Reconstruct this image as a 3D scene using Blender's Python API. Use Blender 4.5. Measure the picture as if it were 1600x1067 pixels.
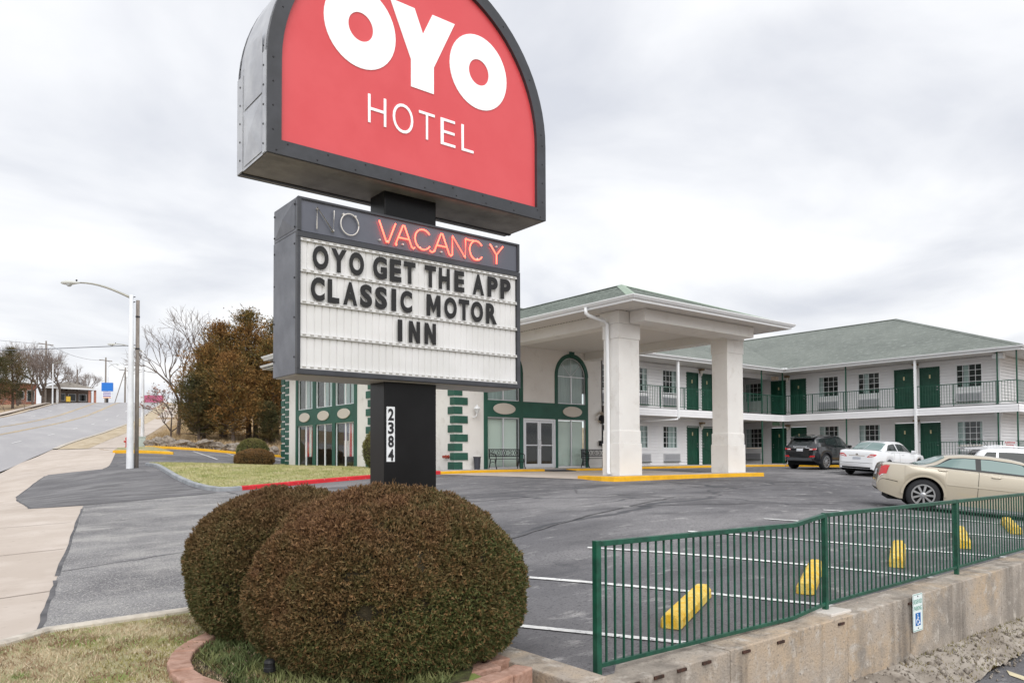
import bpy, bmesh, math, random
import numpy as np
from mathutils import Matrix, Vector
for o in list(bpy.data.objects): bpy.data.objects.remove(o)
SC = bpy.context.scene
COL = SC.collection
rnd = random.Random(7)
PI = math.pi
# ------------------------------------------------------------------ camera
cd = bpy.data.cameras.new('camera'); cam = bpy.data.objects.new('camera', cd); COL.objects.link(cam)
cd.sensor_fit = 'HORIZONTAL'; cd.sensor_width = 36.0
cd.lens = 1180.737/1600*36; cd.shift_y = (681.466-533.5)/1600; cd.clip_start = .1; cd.clip_end = 3000
YAW, PIT, ROL = 0.671252706, 0.0267545, -0.00385728
Fv = Vector((math.sin(YAW)*math.cos(PIT), math.cos(YAW)*math.cos(PIT), math.sin(PIT)))
Rv = Vector((math.cos(YAW), -math.sin(YAW), 0)); Uv = Rv.cross(Fv)
Rc = Rv*math.cos(ROL)+Uv*math.sin(ROL); Uc = Uv*math.cos(ROL)-Rv*math.sin(ROL)
m3 = Matrix((Rc, Uc, -Fv)).transposed()
cam.matrix_world = Matrix.Translation((0, 0, .52)) @ m3.to_4x4()
SC.camera = cam
# ------------------------------------------------------------------ sky, sun, exposure
SUN_AZ, SUN_EL = math.radians(205), math.radians(42)      # azimuth clockwise from +Y
wd = bpy.data.worlds.new('World'); SC.world = wd; wd.use_nodes = True
nt = wd.node_tree; N = nt.nodes; L = nt.links; N.clear()
wo = N.new('ShaderNodeOutputWorld'); mx = N.new('ShaderNodeMixShader')
b1 = N.new('ShaderNodeBackground'); b2 = N.new('ShaderNodeBackground')
sky = N.new('ShaderNodeTexSky'); sky.sky_type = 'NISHITA'; sky.sun_disc = False
sky.sun_elevation = SUN_EL; sky.sun_rotation = SUN_AZ; sky.air_density = 1.5; sky.dust_density = 3
b1.inputs['Strength'].default_value = .1; L.new(sky.outputs[0], b1.inputs[0])
tc = N.new('ShaderNodeTexCoord'); sx = N.new('ShaderNodeSeparateXYZ'); L.new(tc.outputs['Generated'], sx.inputs[0])
zz = N.new('ShaderNodeMath'); zz.operation = 'MAXIMUM'; L.new(sx.outputs[2], zz.inputs[0]); zz.inputs[1].default_value = 0
za = N.new('ShaderNodeMath'); za.operation = 'ADD'; L.new(zz.outputs[0], za.inputs[0]); za.inputs[1].default_value = .16
dx = N.new('ShaderNodeMath'); dx.operation = 'DIVIDE'; L.new(sx.outputs[0], dx.inputs[0]); L.new(za.outputs[0], dx.inputs[1])
dy = N.new('ShaderNodeMath'); dy.operation = 'DIVIDE'; L.new(sx.outputs[1], dy.inputs[0]); L.new(za.outputs[0], dy.inputs[1])
cb = N.new('ShaderNodeCombineXYZ'); L.new(dx.outputs[0], cb.inputs[0]); L.new(dy.outputs[0], cb.inputs[1])
n1 = N.new('ShaderNodeTexNoise'); n1.inputs['Scale'].default_value = 1.15; n1.inputs['Detail'].default_value = 7; n1.inputs['Roughness'].default_value = .5; n1.inputs['Distortion'].default_value = .35
L.new(cb.outputs[0], n1.inputs['Vector'])
cr = N.new('ShaderNodeValToRGB'); L.new(n1.outputs[0], cr.inputs[0])
e = cr.color_ramp.elements; e[0].position = .34; e[0].color = (.66, .68, .74, 1); e[1].position = .62; e[1].color = (1.0, 1.0, 1.0, 1)
m_ = cr.color_ramp.elements.new(.5); m_.color = (.87, .88, .91, 1)
L.new(cr.outputs[0], b2.inputs[0]); b2.inputs['Strength'].default_value = .80
mx.inputs[0].default_value = .94
L.new(b1.outputs[0], mx.inputs[1]); L.new(b2.outputs[0], mx.inputs[2]); L.new(mx.outputs[0], wo.inputs[0])
sl = bpy.data.lights.new('sun', 'SUN'); sl.energy = 1.5; sl.angle = math.radians(60); sl.color = (1, .98, .95)
so = bpy.data.objects.new('sun', sl); COL.objects.link(so)
sd = Vector((math.sin(SUN_AZ)*math.cos(SUN_EL), math.cos(SUN_AZ)*math.cos(SUN_EL), math.sin(SUN_EL)))
so.rotation_euler = (-sd).to_track_quat('-Z', 'Y').to_euler(); so.location = (0, 0, 60)
vs = SC.view_settings; vs.view_transform = 'Standard'; vs.look = 'None'; vs.exposure = 0.5; vs.gamma = 1.0; vs.use_curve_mapping = False
SC.cycles.max_bounces = 6; SC.cycles.transparent_max_bounces = 12
# ------------------------------------------------------------------ materials
def lin(c):
    if isinstance(c, str):
        c = c.lstrip('#'); v = [int(c[i:i+2], 16)/255 for i in (0, 2, 4)]
        return tuple((x/12.92 if x <= .04045 else ((x+.055)/1.055)**2.4) for x in v)
    return tuple(c)
MATS = {}
def mat(name, col, rough=.7, metal=0, var=None, vscale=4, vdetail=6, bump=0, bscale=60, spec=.5, coat=0, emit=None, estr=0, stretch=None, vlo=.38, vhi=.62, extra=None, trans=0, voff=0):
    """noise-varied principled material in object space"""
    if name in MATS: return MATS[name]
    m = bpy.data.materials.new(name); m.use_nodes = True; MATS[name] = m
    nt = m.node_tree; nn = nt.nodes; ll = nt.links; p = nn['Principled BSDF']
    col = lin(col); p.inputs['Base Color'].default_value = (*col, 1)
    p.inputs['Roughness'].default_value = rough; p.inputs['Metallic'].default_value = metal
    p.inputs['Specular IOR Level'].default_value = spec; p.inputs['Coat Weight'].default_value = coat
    if coat: p.inputs['Coat Roughness'].default_value = .04
    if trans: p.inputs['Transmission Weight'].default_value = trans
    if emit: p.inputs['Emission Color'].default_value = (*lin(emit), 1); p.inputs['Emission Strength'].default_value = estr
    geo = nn.new('ShaderNodeNewGeometry'); src = geo.outputs['Position']
    if stretch:
        mp = nn.new('ShaderNodeMapping'); ll.new(src, mp.inputs[0]); mp.inputs['Scale'].default_value = stretch; src = mp.outputs[0]
    last = None
    if var is not None:
        cols = var if isinstance(var, list) else [var]
        base = nn.new('ShaderNodeRGB'); base.outputs[0].default_value = (*col, 1); last = base.outputs[0]
        for i, cc in enumerate(cols):
            sc = vscale[i] if isinstance(vscale, (list, tuple)) else vscale*(2.7**i)
            lo = vlo[i] if isinstance(vlo, (list, tuple)) else vlo; hi = vhi[i] if isinstance(vhi, (list, tuple)) else vhi
            t = nn.new('ShaderNodeTexNoise'); t.inputs['Scale'].default_value = sc; t.inputs['Detail'].default_value = vdetail; t.inputs['Roughness'].default_value = .6
            ad = nn.new('ShaderNodeVectorMath'); ad.operation = 'ADD'; ll.new(src, ad.inputs[0]); ad.inputs[1].default_value = (17.3*i+voff, 5.1*i, 3.7*i)
            ll.new(ad.outputs[0], t.inputs['Vector'])
            mr = nn.new('ShaderNodeMapRange'); ll.new(t.outputs[0], mr.inputs[0]); mr.inputs[1].default_value = lo; mr.inputs[2].default_value = hi
            mm = nn.new('ShaderNodeMix'); mm.data_type = 'RGBA'; ll.new(mr.outputs[0], mm.inputs[0]); ll.new(last, mm.inputs[6]); mm.inputs[7].default_value = (*lin(cc), 1)
            last = mm.outputs[2]
    if extra: last = extra(nt, last, src, p) or last
    if last is not None and not isinstance(last, (int, float)): ll.new(last, p.inputs['Base Color'])
    if bump:
        t = nn.new('ShaderNodeTexNoise'); t.inputs['Scale'].default_value = bscale; t.inputs['Detail'].default_value = 5; ll.new(src, t.inputs['Vector'])
        bp = nn.new('ShaderNodeBump'); bp.inputs['Strength'].default_value = bump; bp.inputs['Distance'].default_value = .02
        ll.new(t.outputs[0], bp.inputs['Height']); ll.new(bp.outputs[0], p.inputs['Normal'])
    return m
def glass_mat(name, tint=(.93, .97, .96), refl=.04):
    if name in MATS: return MATS[name]
    m = bpy.data.materials.new(name); m.use_nodes = True; MATS[name] = m
    nt = m.node_tree; nn = nt.nodes; ll = nt.links; nn.clear()
    out = nn.new('ShaderNodeOutputMaterial'); mix = nn.new('ShaderNodeMixShader'); tr = nn.new('ShaderNodeBsdfTransparent'); gl = nn.new('ShaderNodeBsdfGlossy')
    tr.inputs[0].default_value = (*tint, 1); gl.inputs['Roughness'].default_value = .02
    fr = nn.new('ShaderNodeLayerWeight'); pw_ = nn.new('ShaderNodeMath'); pw_.operation = 'POWER'; ll.new(fr.outputs['Facing'], pw_.inputs[0]); pw_.inputs[1].default_value = 5
    ad = nn.new('ShaderNodeMath'); ad.operation = 'ADD'; ad.use_clamp = True; ll.new(pw_.outputs[0], ad.inputs[0]); ad.inputs[1].default_value = refl
    ll.new(ad.outputs[0], mix.inputs[0]); ll.new(tr.outputs[0], mix.inputs[1]); ll.new(gl.outputs[0], mix.inputs[2]); ll.new(mix.outputs[0], out.inputs[0])
    return m
def streaks(scale_xy=9, col='#5a5148', amt=.6, lo=.5, hi=.72):
    """vertical weather streaks / stains"""
    def f(nt, last, src, p):
        nn = nt.nodes; ll = nt.links
        mp = nn.new('ShaderNodeMapping'); ll.new(src, mp.inputs[0]); mp.inputs['Scale'].default_value = (scale_xy, scale_xy, scale_xy*.09)
        t = nn.new('ShaderNodeTexNoise'); t.inputs['Scale'].default_value = .55; t.inputs['Detail'].default_value = 7; t.inputs['Roughness'].default_value = .62; ll.new(mp.outputs[0], t.inputs['Vector'])
        mr = nn.new('ShaderNodeMapRange'); ll.new(t.outputs[0], mr.inputs[0]); mr.inputs[1].default_value = lo; mr.inputs[2].default_value = hi; mr.inputs[4].default_value = amt
        mm = nn.new('ShaderNodeMix'); mm.data_type = 'RGBA'; ll.new(mr.outputs[0], mm.inputs[0]); ll.new(last, mm.inputs[6]); mm.inputs[7].default_value = (*lin(col), 1)
        return mm.outputs[2]
    return f
def cracks(scale=.25, col='#3a3a3c', width=.012, amt=.8):
    def f(nt, last, src, p):
        nn = nt.nodes; ll = nt.links
        t0 = nn.new('ShaderNodeTexNoise'); t0.inputs['Scale'].default_value = .7; t0.inputs['Detail'].default_value = 4; ll.new(src, t0.inputs['Vector'])
        mv = nn.new('ShaderNodeVectorMath'); mv.operation = 'MULTIPLY_ADD'; ll.new(t0.outputs['Color'], mv.inputs[0]); mv.inputs[1].default_value = (1.6, 1.6, 0); ll.new(src, mv.inputs[2])
        fl = nn.new('ShaderNodeVectorMath'); fl.operation = 'MULTIPLY'; ll.new(mv.outputs[0], fl.inputs[0]); fl.inputs[1].default_value = (1, 1, 0)
        v = nn.new('ShaderNodeTexVoronoi'); v.feature = 'DISTANCE_TO_EDGE'; v.inputs['Scale'].default_value = scale; ll.new(fl.outputs[0], v.inputs['Vector'])
        mr = nn.new('ShaderNodeMapRange'); ll.new(v.outputs['Distance'], mr.inputs[0]); mr.inputs[1].default_value = width*.4; mr.inputs[2].default_value = width; mr.inputs[3].default_value = amt; mr.inputs[4].default_value = 0
        t1 = nn.new('ShaderNodeTexNoise'); t1.inputs['Scale'].default_value = .16; ll.new(src, t1.inputs['Vector'])
        m1 = nn.new('ShaderNodeMapRange'); ll.new(t1.outputs[0], m1.inputs[0]); m1.inputs[1].default_value = .42; m1.inputs[2].default_value = .5
        mu = nn.new('ShaderNodeMath'); mu.operation = 'MULTIPLY'; ll.new(mr.outputs[0], mu.inputs[0]); ll.new(m1.outputs[0], mu.inputs[1])
        mm = nn.new('ShaderNodeMix'); mm.data_type = 'RGBA'; ll.new(mu.outputs[0], mm.inputs[0]); ll.new(last, mm.inputs[6]); mm.inputs[7].default_value = (*lin(col), 1)
        return mm.outputs[2]
    return f
def courses(axis=2, pitch=.11, dark=.55, w=.12):
    """thin courses (shingle rows) along an axis, darkening the joint colour"""
    def f(nt, last, src, p):
        nn = nt.nodes; ll = nt.links
        s = nn.new('ShaderNodeSeparateXYZ'); ll.new(src, s.inputs[0])
        d = nn.new('ShaderNodeMath'); d.operation = 'DIVIDE'; ll.new(s.outputs[axis], d.inputs[0]); d.inputs[1].default_value = pitch
        fr = nn.new('ShaderNodeMath'); fr.operation = 'FRACT'; ll.new(d.outputs[0], fr.inputs[0])
        mr = nn.new('ShaderNodeMapRange'); ll.new(fr.outputs[0], mr.inputs[0]); mr.inputs[1].default_value = 0; mr.inputs[2].default_value = w; mr.inputs[3].default_value = dark; mr.inputs[4].default_value = 1
        mm = nn.new('ShaderNodeVectorMath'); mm.operation = 'SCALE'; ll.new(last, mm.inputs[0]); ll.new(mr.outputs[0], mm.inputs['Scale'])
        return mm.outputs[0]
    return f
# ------------------------------------------------------------------ mesh builder
class MB:
    def __init__(s): s.v = []; s.f = []
    def add(s, vs, fs):
        n = len(s.v); s.v.extend([tuple(map(float, q)) for q in vs]); s.f.extend([tuple(i+n for i in q) for q in fs]); return s
    def box(s, x0, x1, y0, y1, z0, z1):
        x0, x1 = min(x0, x1), max(x0, x1); y0, y1 = min(y0, y1), max(y0, y1); z0, z1 = min(z0, z1), max(z0, z1)
        return s.add([(x0, y0, z0), (x1, y0, z0), (x1, y1, z0), (x0, y1, z0), (x0, y0, z1), (x1, y0, z1), (x1, y1, z1), (x0, y1, z1)],
                     [(0, 3, 2, 1), (4, 5, 6, 7), (0, 1, 5, 4), (1, 2, 6, 5), (2, 3, 7, 6), (3, 0, 4, 7)])
    def tube(s, pts, r, n=8, cap=True):
        pts = [Vector(p) for p in pts]; rs = r if isinstance(r, (list, tuple)) else [r]*len(pts); vs = []; fs = []
        up = None
        for i, p in enumerate(pts):
            d = (pts[min(i+1, len(pts)-1)]-pts[max(i-1, 0)]).normalized()
            if up is None or abs(up.dot(d)) > .95: up = Vector((0, 0, 1)) if abs(d.z) < .9 else Vector((1, 0, 0))
            a = d.cross(up).normalized(); b = a.cross(d).normalized(); up = b
            for k in range(n):
                t = 2*PI*k/n; vs.append(p+a*math.cos(t)*rs[i]+b*math.sin(t)*rs[i])
        for i in range(len(pts)-1):
            for k in range(n):
                a0 = i*n+k; a1 = i*n+(k+1) % n; fs.append((a0, a1, a1+n, a0+n))
        if cap: fs.append(tuple(range(n))[::-1]); fs.append(tuple(range((len(pts)-1)*n, len(pts)*n)))
        return s.add(vs, fs)
    def lathe(s, prof, c=(0, 0, 0), n=16, axis='z', cap=True):
        vs = []; fs = []
        for r, z in prof:
            for k in range(n):
                t = 2*PI*k/n; q = (r*math.cos(t), r*math.sin(t), z)
                if axis == 'y': q = (q[0], q[2], q[1])
                if axis == 'x': q = (q[2], q[0], q[1])
                vs.append((q[0]+c[0], q[1]+c[1], q[2]+c[2]))
        for i in range(len(prof)-1):
            for k in range(n):
                a0 = i*n+k; a1 = i*n+(k+1) % n; fs.append((a0, a1, a1+n, a0+n))
        if cap: fs.append(tuple(range(n))[::-1]); fs.append(tuple(range((len(prof)-1)*n, len(prof)*n)))
        return s.add(vs, fs)
    def prism(s, poly, fn, d0, d1):
        """poly: 2-D outline; fn(a,b,d)->xyz; extruded d0..d1"""
        n = len(poly); vs = [fn(a, b, d0) for a, b in poly]+[fn(a, b, d1) for a, b in poly]
        fs = [tuple(range(n))[::-1], tuple(range(n, 2*n))]+[(i, (i+1) % n, (i+1) % n+n, i+n) for i in range(n)]
        return s.add(vs, fs)
    def mesh(s, name='m'):
        me = bpy.data.meshes.new(name); me.from_pydata(s.v, [], s.f); me.update()
        bm = bmesh.new(); bm.from_mesh(me); bmesh.ops.recalc_face_normals(bm, faces=bm.faces); bm.to_mesh(me); bm.free()
        return me
    def build(s, name, m, parent=None, smooth=False, bevel=0, recalc=True, **kw):
        if recalc: me = s.mesh(name)
        else: me = bpy.data.meshes.new(name); me.from_pydata(s.v, [], s.f); me.update()
        return link(name, me, m, parent, smooth, bevel, **kw)
def link(name, me, m, parent=None, smooth=False, bevel=0, **kw):
    if m is not None and not me.materials: me.materials.append(m)
    o = bpy.data.objects.new(name, me); COL.objects.link(o)
    if smooth:
        me.polygons.foreach_set('use_smooth', [True]*len(me.polygons))
    if bevel:
        b = o.modifiers.new('bevel', 'BEVEL'); b.width = bevel; b.segments = 2; b.limit_method = 'ANGLE'; b.angle_limit = .6
    if parent is not None: attach(o, parent)
    if kw: tag(o, **kw)
    return o
def attach(o, parent):
    o.parent = parent
    if not parent.get('_local'):
        l = parent.get('_loc')
        if l is not None: o.matrix_parent_inverse = Matrix.Translation(l).inverted()
def tag(o, label=None, cat=None, group=None, kind=None):
    if label: o['label'] = label
    if cat: o['category'] = cat
    if group: o['group'] = group
    if kind: o['kind'] = kind
    return o
EMPT = []
def thing(name, loc, label, cat, group=None, local=False, rz=0):
    o = bpy.data.objects.new(name, None); COL.objects.link(o); o.location = loc; o.rotation_euler = (0, 0, rz); o.empty_display_size = .2
    if local: o['_local'] = 1
    else: o['_loc'] = loc
    EMPT.append(o); tag(o, label, cat, group); return o
def np_mesh(name, V, Fc):
    """V (n,3) array, Fc (m,k) int array"""
    me = bpy.data.meshes.new(name); k = Fc.shape[1]
    me.vertices.add(len(V)); me.vertices.foreach_set('co', V.astype(np.float32).ravel())
    me.loops.add(Fc.size); me.loops.foreach_set('vertex_index', Fc.astype(np.int32).ravel())
    me.polygons.add(len(Fc)); me.polygons.foreach_set('loop_start', np.arange(0, Fc.size, k, dtype=np.int32))
    me.update(calc_edges=True); me.validate(); return me
def copy_tree(o, parent=None):
    c = o.copy(); COL.objects.link(c); c.parent = parent
    if parent is not None: c.matrix_parent_inverse = o.matrix_parent_inverse.copy()
    else: EMPT.append(c)
    for ch in [q for q in bpy.data.objects if q.parent == o]: copy_tree(ch, c)
    return c
def text_mesh(body, x0, x1, z0, z1, fn, depth=.01, bold=0.0, name='letter', uniform=False):
    """lettering filled into the box (x0..x1, z0..z1); fn(a,z,d)->xyz"""
    cu = bpy.data.curves.new('t', 'FONT'); cu.body = body; cu.size = 1; cu.offset = bold; cu.resolution_u = 5; cu.extrude = .01
    ob = bpy.data.objects.new('t', cu); COL.objects.link(ob)
    dg = bpy.context.evaluated_depsgraph_get(); me = bpy.data.meshes.new_from_object(ob.evaluated_get(dg))
    bpy.data.objects.remove(ob); bpy.data.curves.remove(cu)
    V = np.array([v.co[:] for v in me.vertices]); lo = V.min(0); hi = V.max(0)
    for v in me.vertices:
        a = x0+(v.co.x-lo[0])/(hi[0]-lo[0])*(x1-x0); b = z0+(v.co.y-lo[1])/(hi[1]-lo[1])*(z1-z0); d = 0 if v.co.z < 0 else depth
        v.co = fn(a, b, d)
    me.name = name; me.update(); return me
# ------------------------------------------------------------------ terrain height
CP = [(4.2,4.3,-1.2),(11.5,4.3,-1.2),(20,4.3,-1.17),(32,4.3,-1.1),(18.5,7.9,-.75),(30,8,-1.0),(45,8,-1.1),(10,7.9,-.8),(6,8,-.95),(2,8,-1.05),(-3,8,-1.25),(-9,8,-1.5),
(17.5,16.3,-.3),(26,16,-.3),(38,16,-.25),(8,16,-.58),(3,16,-.78),(-3,16,-1.0),(20.5,9.5,-.76),(23,11,-.68),(26,9.5,-.9),(12,11.5,-.55),(24,11.5,-.5),(15,23,-.12),(22,23,-.1),(38,24,-.1),(28,24,-.09),(7.3,23,-.47),(3,23,-.62),(-3,23,-.95),
(7.2,28.3,-.17),(6.75,32.9,.1),(7.6,34.3,.18),(14.8,28.3,-.02),(14.8,37,.02),(11.2,36,.08),(8.3,44.5,.83),(11.1,43.5,.7),(11.2,48.5,1.12),(19,48.5,.57),(26,48,.3),(15,42,.4),(40,40,.1),(60,30,0),(60,60,1),
(0,0,-1.2),(2,5,-1.1),(-4,0,-1.35),(0,-15,-1.6),(-20,-10,-2.6),(20,0,-1.6),(40,-10,-1.8),(60,0,-1)]
F2 = np.array([math.sin(YAW), math.cos(YAW)]); R2 = np.array([F2[1], -F2[0]])
def road_xy(D, o): p = D*F2+(-.4*D+o)*R2; return float(p[0]), float(p[1])
for D, z in ((20,-1.2),(34.7,-.19),(41.2,.5),(52,1.6),(63.3,2.45),(74.6,3.4),(85.9,4.35),(97.2,5.4),(108.5,6.55),(130,9.2),(150,11.5),(170,12.2),(190,12.0),(240,9),(330,3)):
    for o in (-9.6,-13.3,-19,-27,-45): CP.append((*road_xy(D, o), z))
for D, z in ((60,1.9),(80,3.6),(110,6.2),(150,10.5),(200,11)):
    for o in (5,25): CP.append((*road_xy(D, o), z-.02*o))
PC = np.array(CP)
def _fit():
    n = len(PC); d = np.hypot(PC[:,None,0]-PC[None,:,0], PC[:,None,1]-PC[None,:,1])
    A = np.sqrt(d*d+16)-.15*np.eye(n); B = np.c_[np.ones(n), PC[:,:2]]
    return np.linalg.solve(np.block([[A, B], [B.T, np.zeros((3,3))]]), np.r_[PC[:,2], 0, 0, 0])
WC = _fit()
def H(x, y):
    x = np.asarray(x, float); y = np.asarray(y, float)
    d = np.hypot(x[...,None]-PC[:,0], y[...,None]-PC[:,1])
    z = np.sqrt(d*d+16)@WC[:-3]+WC[-3]+WC[-2]*x+WC[-1]*y
    r = np.hypot(x, y); k = np.clip((r-230)/200, 0, 1); k = k*k*(3-2*k)
    return np.clip(z*(1-k)+k*(-2), -12, 14)
def hz(x, y): return float(H(np.array(x), np.array(y)))
# ------------------------------------------------------------------ shared materials
M_asph = mat('asphalt', '#6d6c6f', .93, var=['#8b898a', '#5a595c', '#a3a1a0', '#4b4a4d', '#8f8d8c'], vscale=[.2, .75, 2.8, 42, 90], vlo=[.44, .45, .58, .52, .6], vhi=[.62, .66, .72, .66, .7], bump=.5, bscale=110, extra=cracks(.17, '#46474b', .010, .85), stretch=(.55, 1.3, 1))
M_asph2 = mat('asphalt_drive', '#8d8c8d', .93, var=['#6c6b6e', '#a2a09e', '#c9c6c0', '#59585a'], vscale=[.45, 1.1, 55, 75], vlo=[.44, .48, .52, .53], vhi=[.58, .64, .64, .62], bump=.5, bscale=110, stretch=(.8, 1.2, 1))
M_patch = mat('asphalt_patch', '#666568', .93, var=['#7f7e7f', '#585759', '#8c8a89'], vscale=[.6, 1.5, 50], vlo=[.42, .45, .56], vhi=[.62, .66, .68], bump=.25, bscale=80, stretch=(.6, 1.4, 1))
M_road = mat('road_concrete', '#a9a7a8', .9, var=['#a09ea0', '#b0aeae', '#96959a'], vscale=[.08, .5, 30], vlo=[.4, .45, .55], vhi=[.65, .7, .7], bump=.1, bscale=30, stretch=(1.2, .25, 1))
M_conc = mat('pale_concrete', '#c1b5aa', .9, var=['#b5a89c', '#cbc0b6', '#a5998d'], vscale=[.25, 1.1, 9], vlo=[.4, .45, .6], vhi=[.65, .7, .8], bump=.1, bscale=60)
M_kerbc = mat('kerb_concrete', '#bcb4a8', .9, var=['#9c948a', '#cfc7bb'], vscale=[2, 7], bump=.25, bscale=50)
M_kgrey = mat('kerb_grey_paint', '#a4a8ac', .85, var=['#8c9095'], vscale=3, bump=.2, bscale=50)
M_kred = mat('kerb_red_paint', '#d4222e', .6, var=['#b81a26', '#c9a09a'], vscale=[3, 12], vlo=[.4, .62], vhi=[.7, .7], bump=.15, bscale=40)
M_kyel = mat('kerb_yellow_paint', '#f2b81c', .65, var=['#dda414', '#cfae62'], vscale=[2.5, 11], vlo=[.4, .6], vhi=[.7, .72], bump=.15, bscale=40)
M_line = mat('white_line_paint', '#e6e6e4', .8, var=['#c2c2c2', '#86858a'], vscale=[3, 14], vlo=[.45, .56], vhi=[.7, .66])
M_yline = mat('yellow_line_paint', '#d8b87c', .8, var=['#b4a68c'], vscale=.6)
M_field = mat('dry_grass_field', '#a58f72', .95, var=['#8b7358', '#b9a684', '#76604a'], vscale=[.12, .6, 3], vlo=[.4, .5, .55], vhi=[.62, .7, .75], bump=.6, bscale=9)
M_turf = mat('turf_soil', '#93906a', .95, var=['#b0a585', '#7d8a48', '#8a7a60'], vscale=[.9, 1.6, 5], vlo=[.42, .5, .55], vhi=[.6, .66, .7], bump=.5, bscale=40)
M_turf2 = mat('green_turf_soil', '#9a9868', .95, var=['#b3ab82', '#868c52'], vscale=[.5, 1.5], bump=.5, bscale=30)
M_dirt = mat('gravel_dirt', '#9d958b', .95, var=['#847b71', '#b3aba1', '#665e56'], vscale=[.9, 3.5, 12], vlo=[.42, .5, .56], vhi=[.6, .66, .7], bump=1.0, bscale=14)
# ------------------------------------------------------------------ ground sheets
def inpoly(px_, py_, poly):
    c = np.zeros(px_.shape, bool); n = len(poly)
    for i in range(n):
        x0, y0 = poly[i]; x1, y1 = poly[(i+1) % n]
        if y0 == y1: continue
        k = ((y0 > py_) != (y1 > py_)) & (px_ < (x1-x0)*(py_-y0)/(y1-y0)+x0); c ^= k
    return c
def sheet(name, poly, dz, step, m, hf=None, **kw):
    bm = bmesh.new(); vs = [bm.verts.new((x, y, 0)) for x, y in poly]; bm.faces.new(vs)
    bmesh.ops.triangulate(bm, faces=bm.faces[:])
    xs = [p[0] for p in poly]; ys = [p[1] for p in poly]
    for lo, hi, no in ((min(xs), max(xs), (1, 0, 0)), (min(ys), max(ys), (0, 1, 0))):
        t = math.ceil(lo/step)*step
        while t < hi:
            bmesh.ops.bisect_plane(bm, geom=bm.verts[:]+bm.edges[:]+bm.faces[:], plane_co=(t*no[0], t*no[1], 0), plane_no=no); t += step
    V = np.array([v.co[:2] for v in bm.verts]); Z = (hf(V[:,0], V[:,1]) if hf else H(V[:,0], V[:,1]))+dz
    for v, z in zip(bm.verts, Z): v.co.z = z
    for f in bm.faces:
        if f.normal.z < 0: f.normal_flip()
    bm.normal_update()
    for f in bm.faces:
        if f.normal.z < 0: f.normal_flip()
    me = bpy.data.meshes.new(name); bm.to_mesh(me); bm.free()
    return link(name, me, m, smooth=True, **kw)
def strip(name, Ds, offs, dz, m, parent=None, **kw):
    V = []; 
    for D in Ds:
        for o in offs:
            x, y = road_xy(D, o); V.append((x, y, hz(x, y)+dz))
    n = len(offs); Fc = [(i*n+j, i*n+j+1, (i+1)*n+j+1, (i+1)*n+j) for i in range(len(Ds)-1) for j in range(n-1)]
    mb = MB().add(V, Fc); o = mb.build(name, m, parent, smooth=True, recalc=False, **kw)
    o.data.flip_normals() if o.data.polygons[0].normal.z < 0 else None
    return o
RW = -9.6; RL = -29.0
# base terrain: one sheet out to the horizon
def axis(lo, hi, core0, core1, s, far):
    a = list(np.arange(core0, core1, s)); t = core0; st = s
    while t > lo: st = min(st*1.22, far); t -= st; a.insert(0, t)
    t = a[-1]; st = s
    while t < hi: st = min(st*1.22, far); t += st; a.append(t)
    return a
gx = sorted(set(axis(-700, 900, -20, 64, 1.6, 45)+[4.0, 4.12])); gy = sorted(set(axis(-300, 1100, -8, 60, 1.6, 45)+[3.98, 4.14]))
GX, GY = np.meshgrid(gx, gy); GZ = H(GX.ravel(), GY.ravel()).reshape(GX.shape)
D_ = GX*F2[0]+GY*F2[1]; O_ = GX*R2[0]+GY*R2[1]+.4*D_
low = (O_ > RL-.5) & (O_ < RW+.8) & (D_ > 5) & (D_ < 320)
near = (GX > -14) & (GX < 62) & (GY > -12) & (GY < 47.2) & (O_ > RW-3)
GZ = GZ-np.where(low, .25, 0)-np.where(near & ~low, .3, 0)
GZ = np.where((GX > 4.05) & (GY < 4.05), -2.35, GZ)
nx = len(gx); ny = len(gy)
idx = np.arange(nx*ny).reshape(ny, nx); FQ = np.stack([idx[:-1,:-1], idx[:-1,1:], idx[1:,1:], idx[1:,:-1]], -1).reshape(-1, 4)
gme = np_mesh('ground', np.c_[GX.ravel(), GY.ravel(), GZ.ravel()], FQ)
link('ground', gme, M_field, smooth=True, label='dry winter grass ground around the motel', cat='ground', kind='structure')
# road
Dr = list(np.arange(4, 120, 4))+list(np.arange(120, 215, 5))
road = strip('road', Dr, [RW, RW-1.9, -13.3, -15.5, -17.6, -19.7, -21.8, -25.4, RL], .03, M_road, label='wide pale grey road climbing to a crest', cat='road', kind='structure')
for D in np.arange(29.4, 175, 11.3): strip('lane_dash', [D-1.3, D, D+1.3], [-13.38, -13.22], .045, M_line, road); strip('lane_dash', [D-1.3, D, D+1.3], [-25.48, -25.32], .045, M_line, road)
for o in (-17.6, -21.8): strip('centre_line', Dr, [o-.09, o+.09], .045, M_yline, road); strip('centre_line', Dr, [o-.42, o-.26], .045, M_yline, road)
Dv = list(np.arange(46, 120, 3))+list(np.arange(120, 200, 5))
strip('pavement', Dv, [-7.4, -6.4, -5.2], .02, M_conc, label='pale concrete pavement running up beside the road', cat='pavement', kind='structure')
strip('verge', Dv, [RW+.28, -8.5, -7.38], .03, mat('verge_dry', '#b5a488', .95, var=['#9a8668', '#c6b8a0'], vscale=[.4, 1.6], bump=.5, bscale=9), label='dry grass verge between road kerb and pavement', cat='verge', kind='structure')
strip('kerb', Dv, [RW-.02, RW+.3], .06, M_kerbc, label='low concrete kerb on the near side of the road', cat='kerb', kind='structure')
strip('kerb', list(np.arange(30, 200, 4)), [RL-.5, RL], .14, M_kerbc, label='concrete kerb on the far side of the road', cat='kerb', kind='structure')
strip('pavement', list(np.arange(30, 200, 4)), [RL-3.2, RL-1.7], .12, M_conc, label='concrete pavement across the road below the brick building', cat='pavement', kind='structure')
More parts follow.
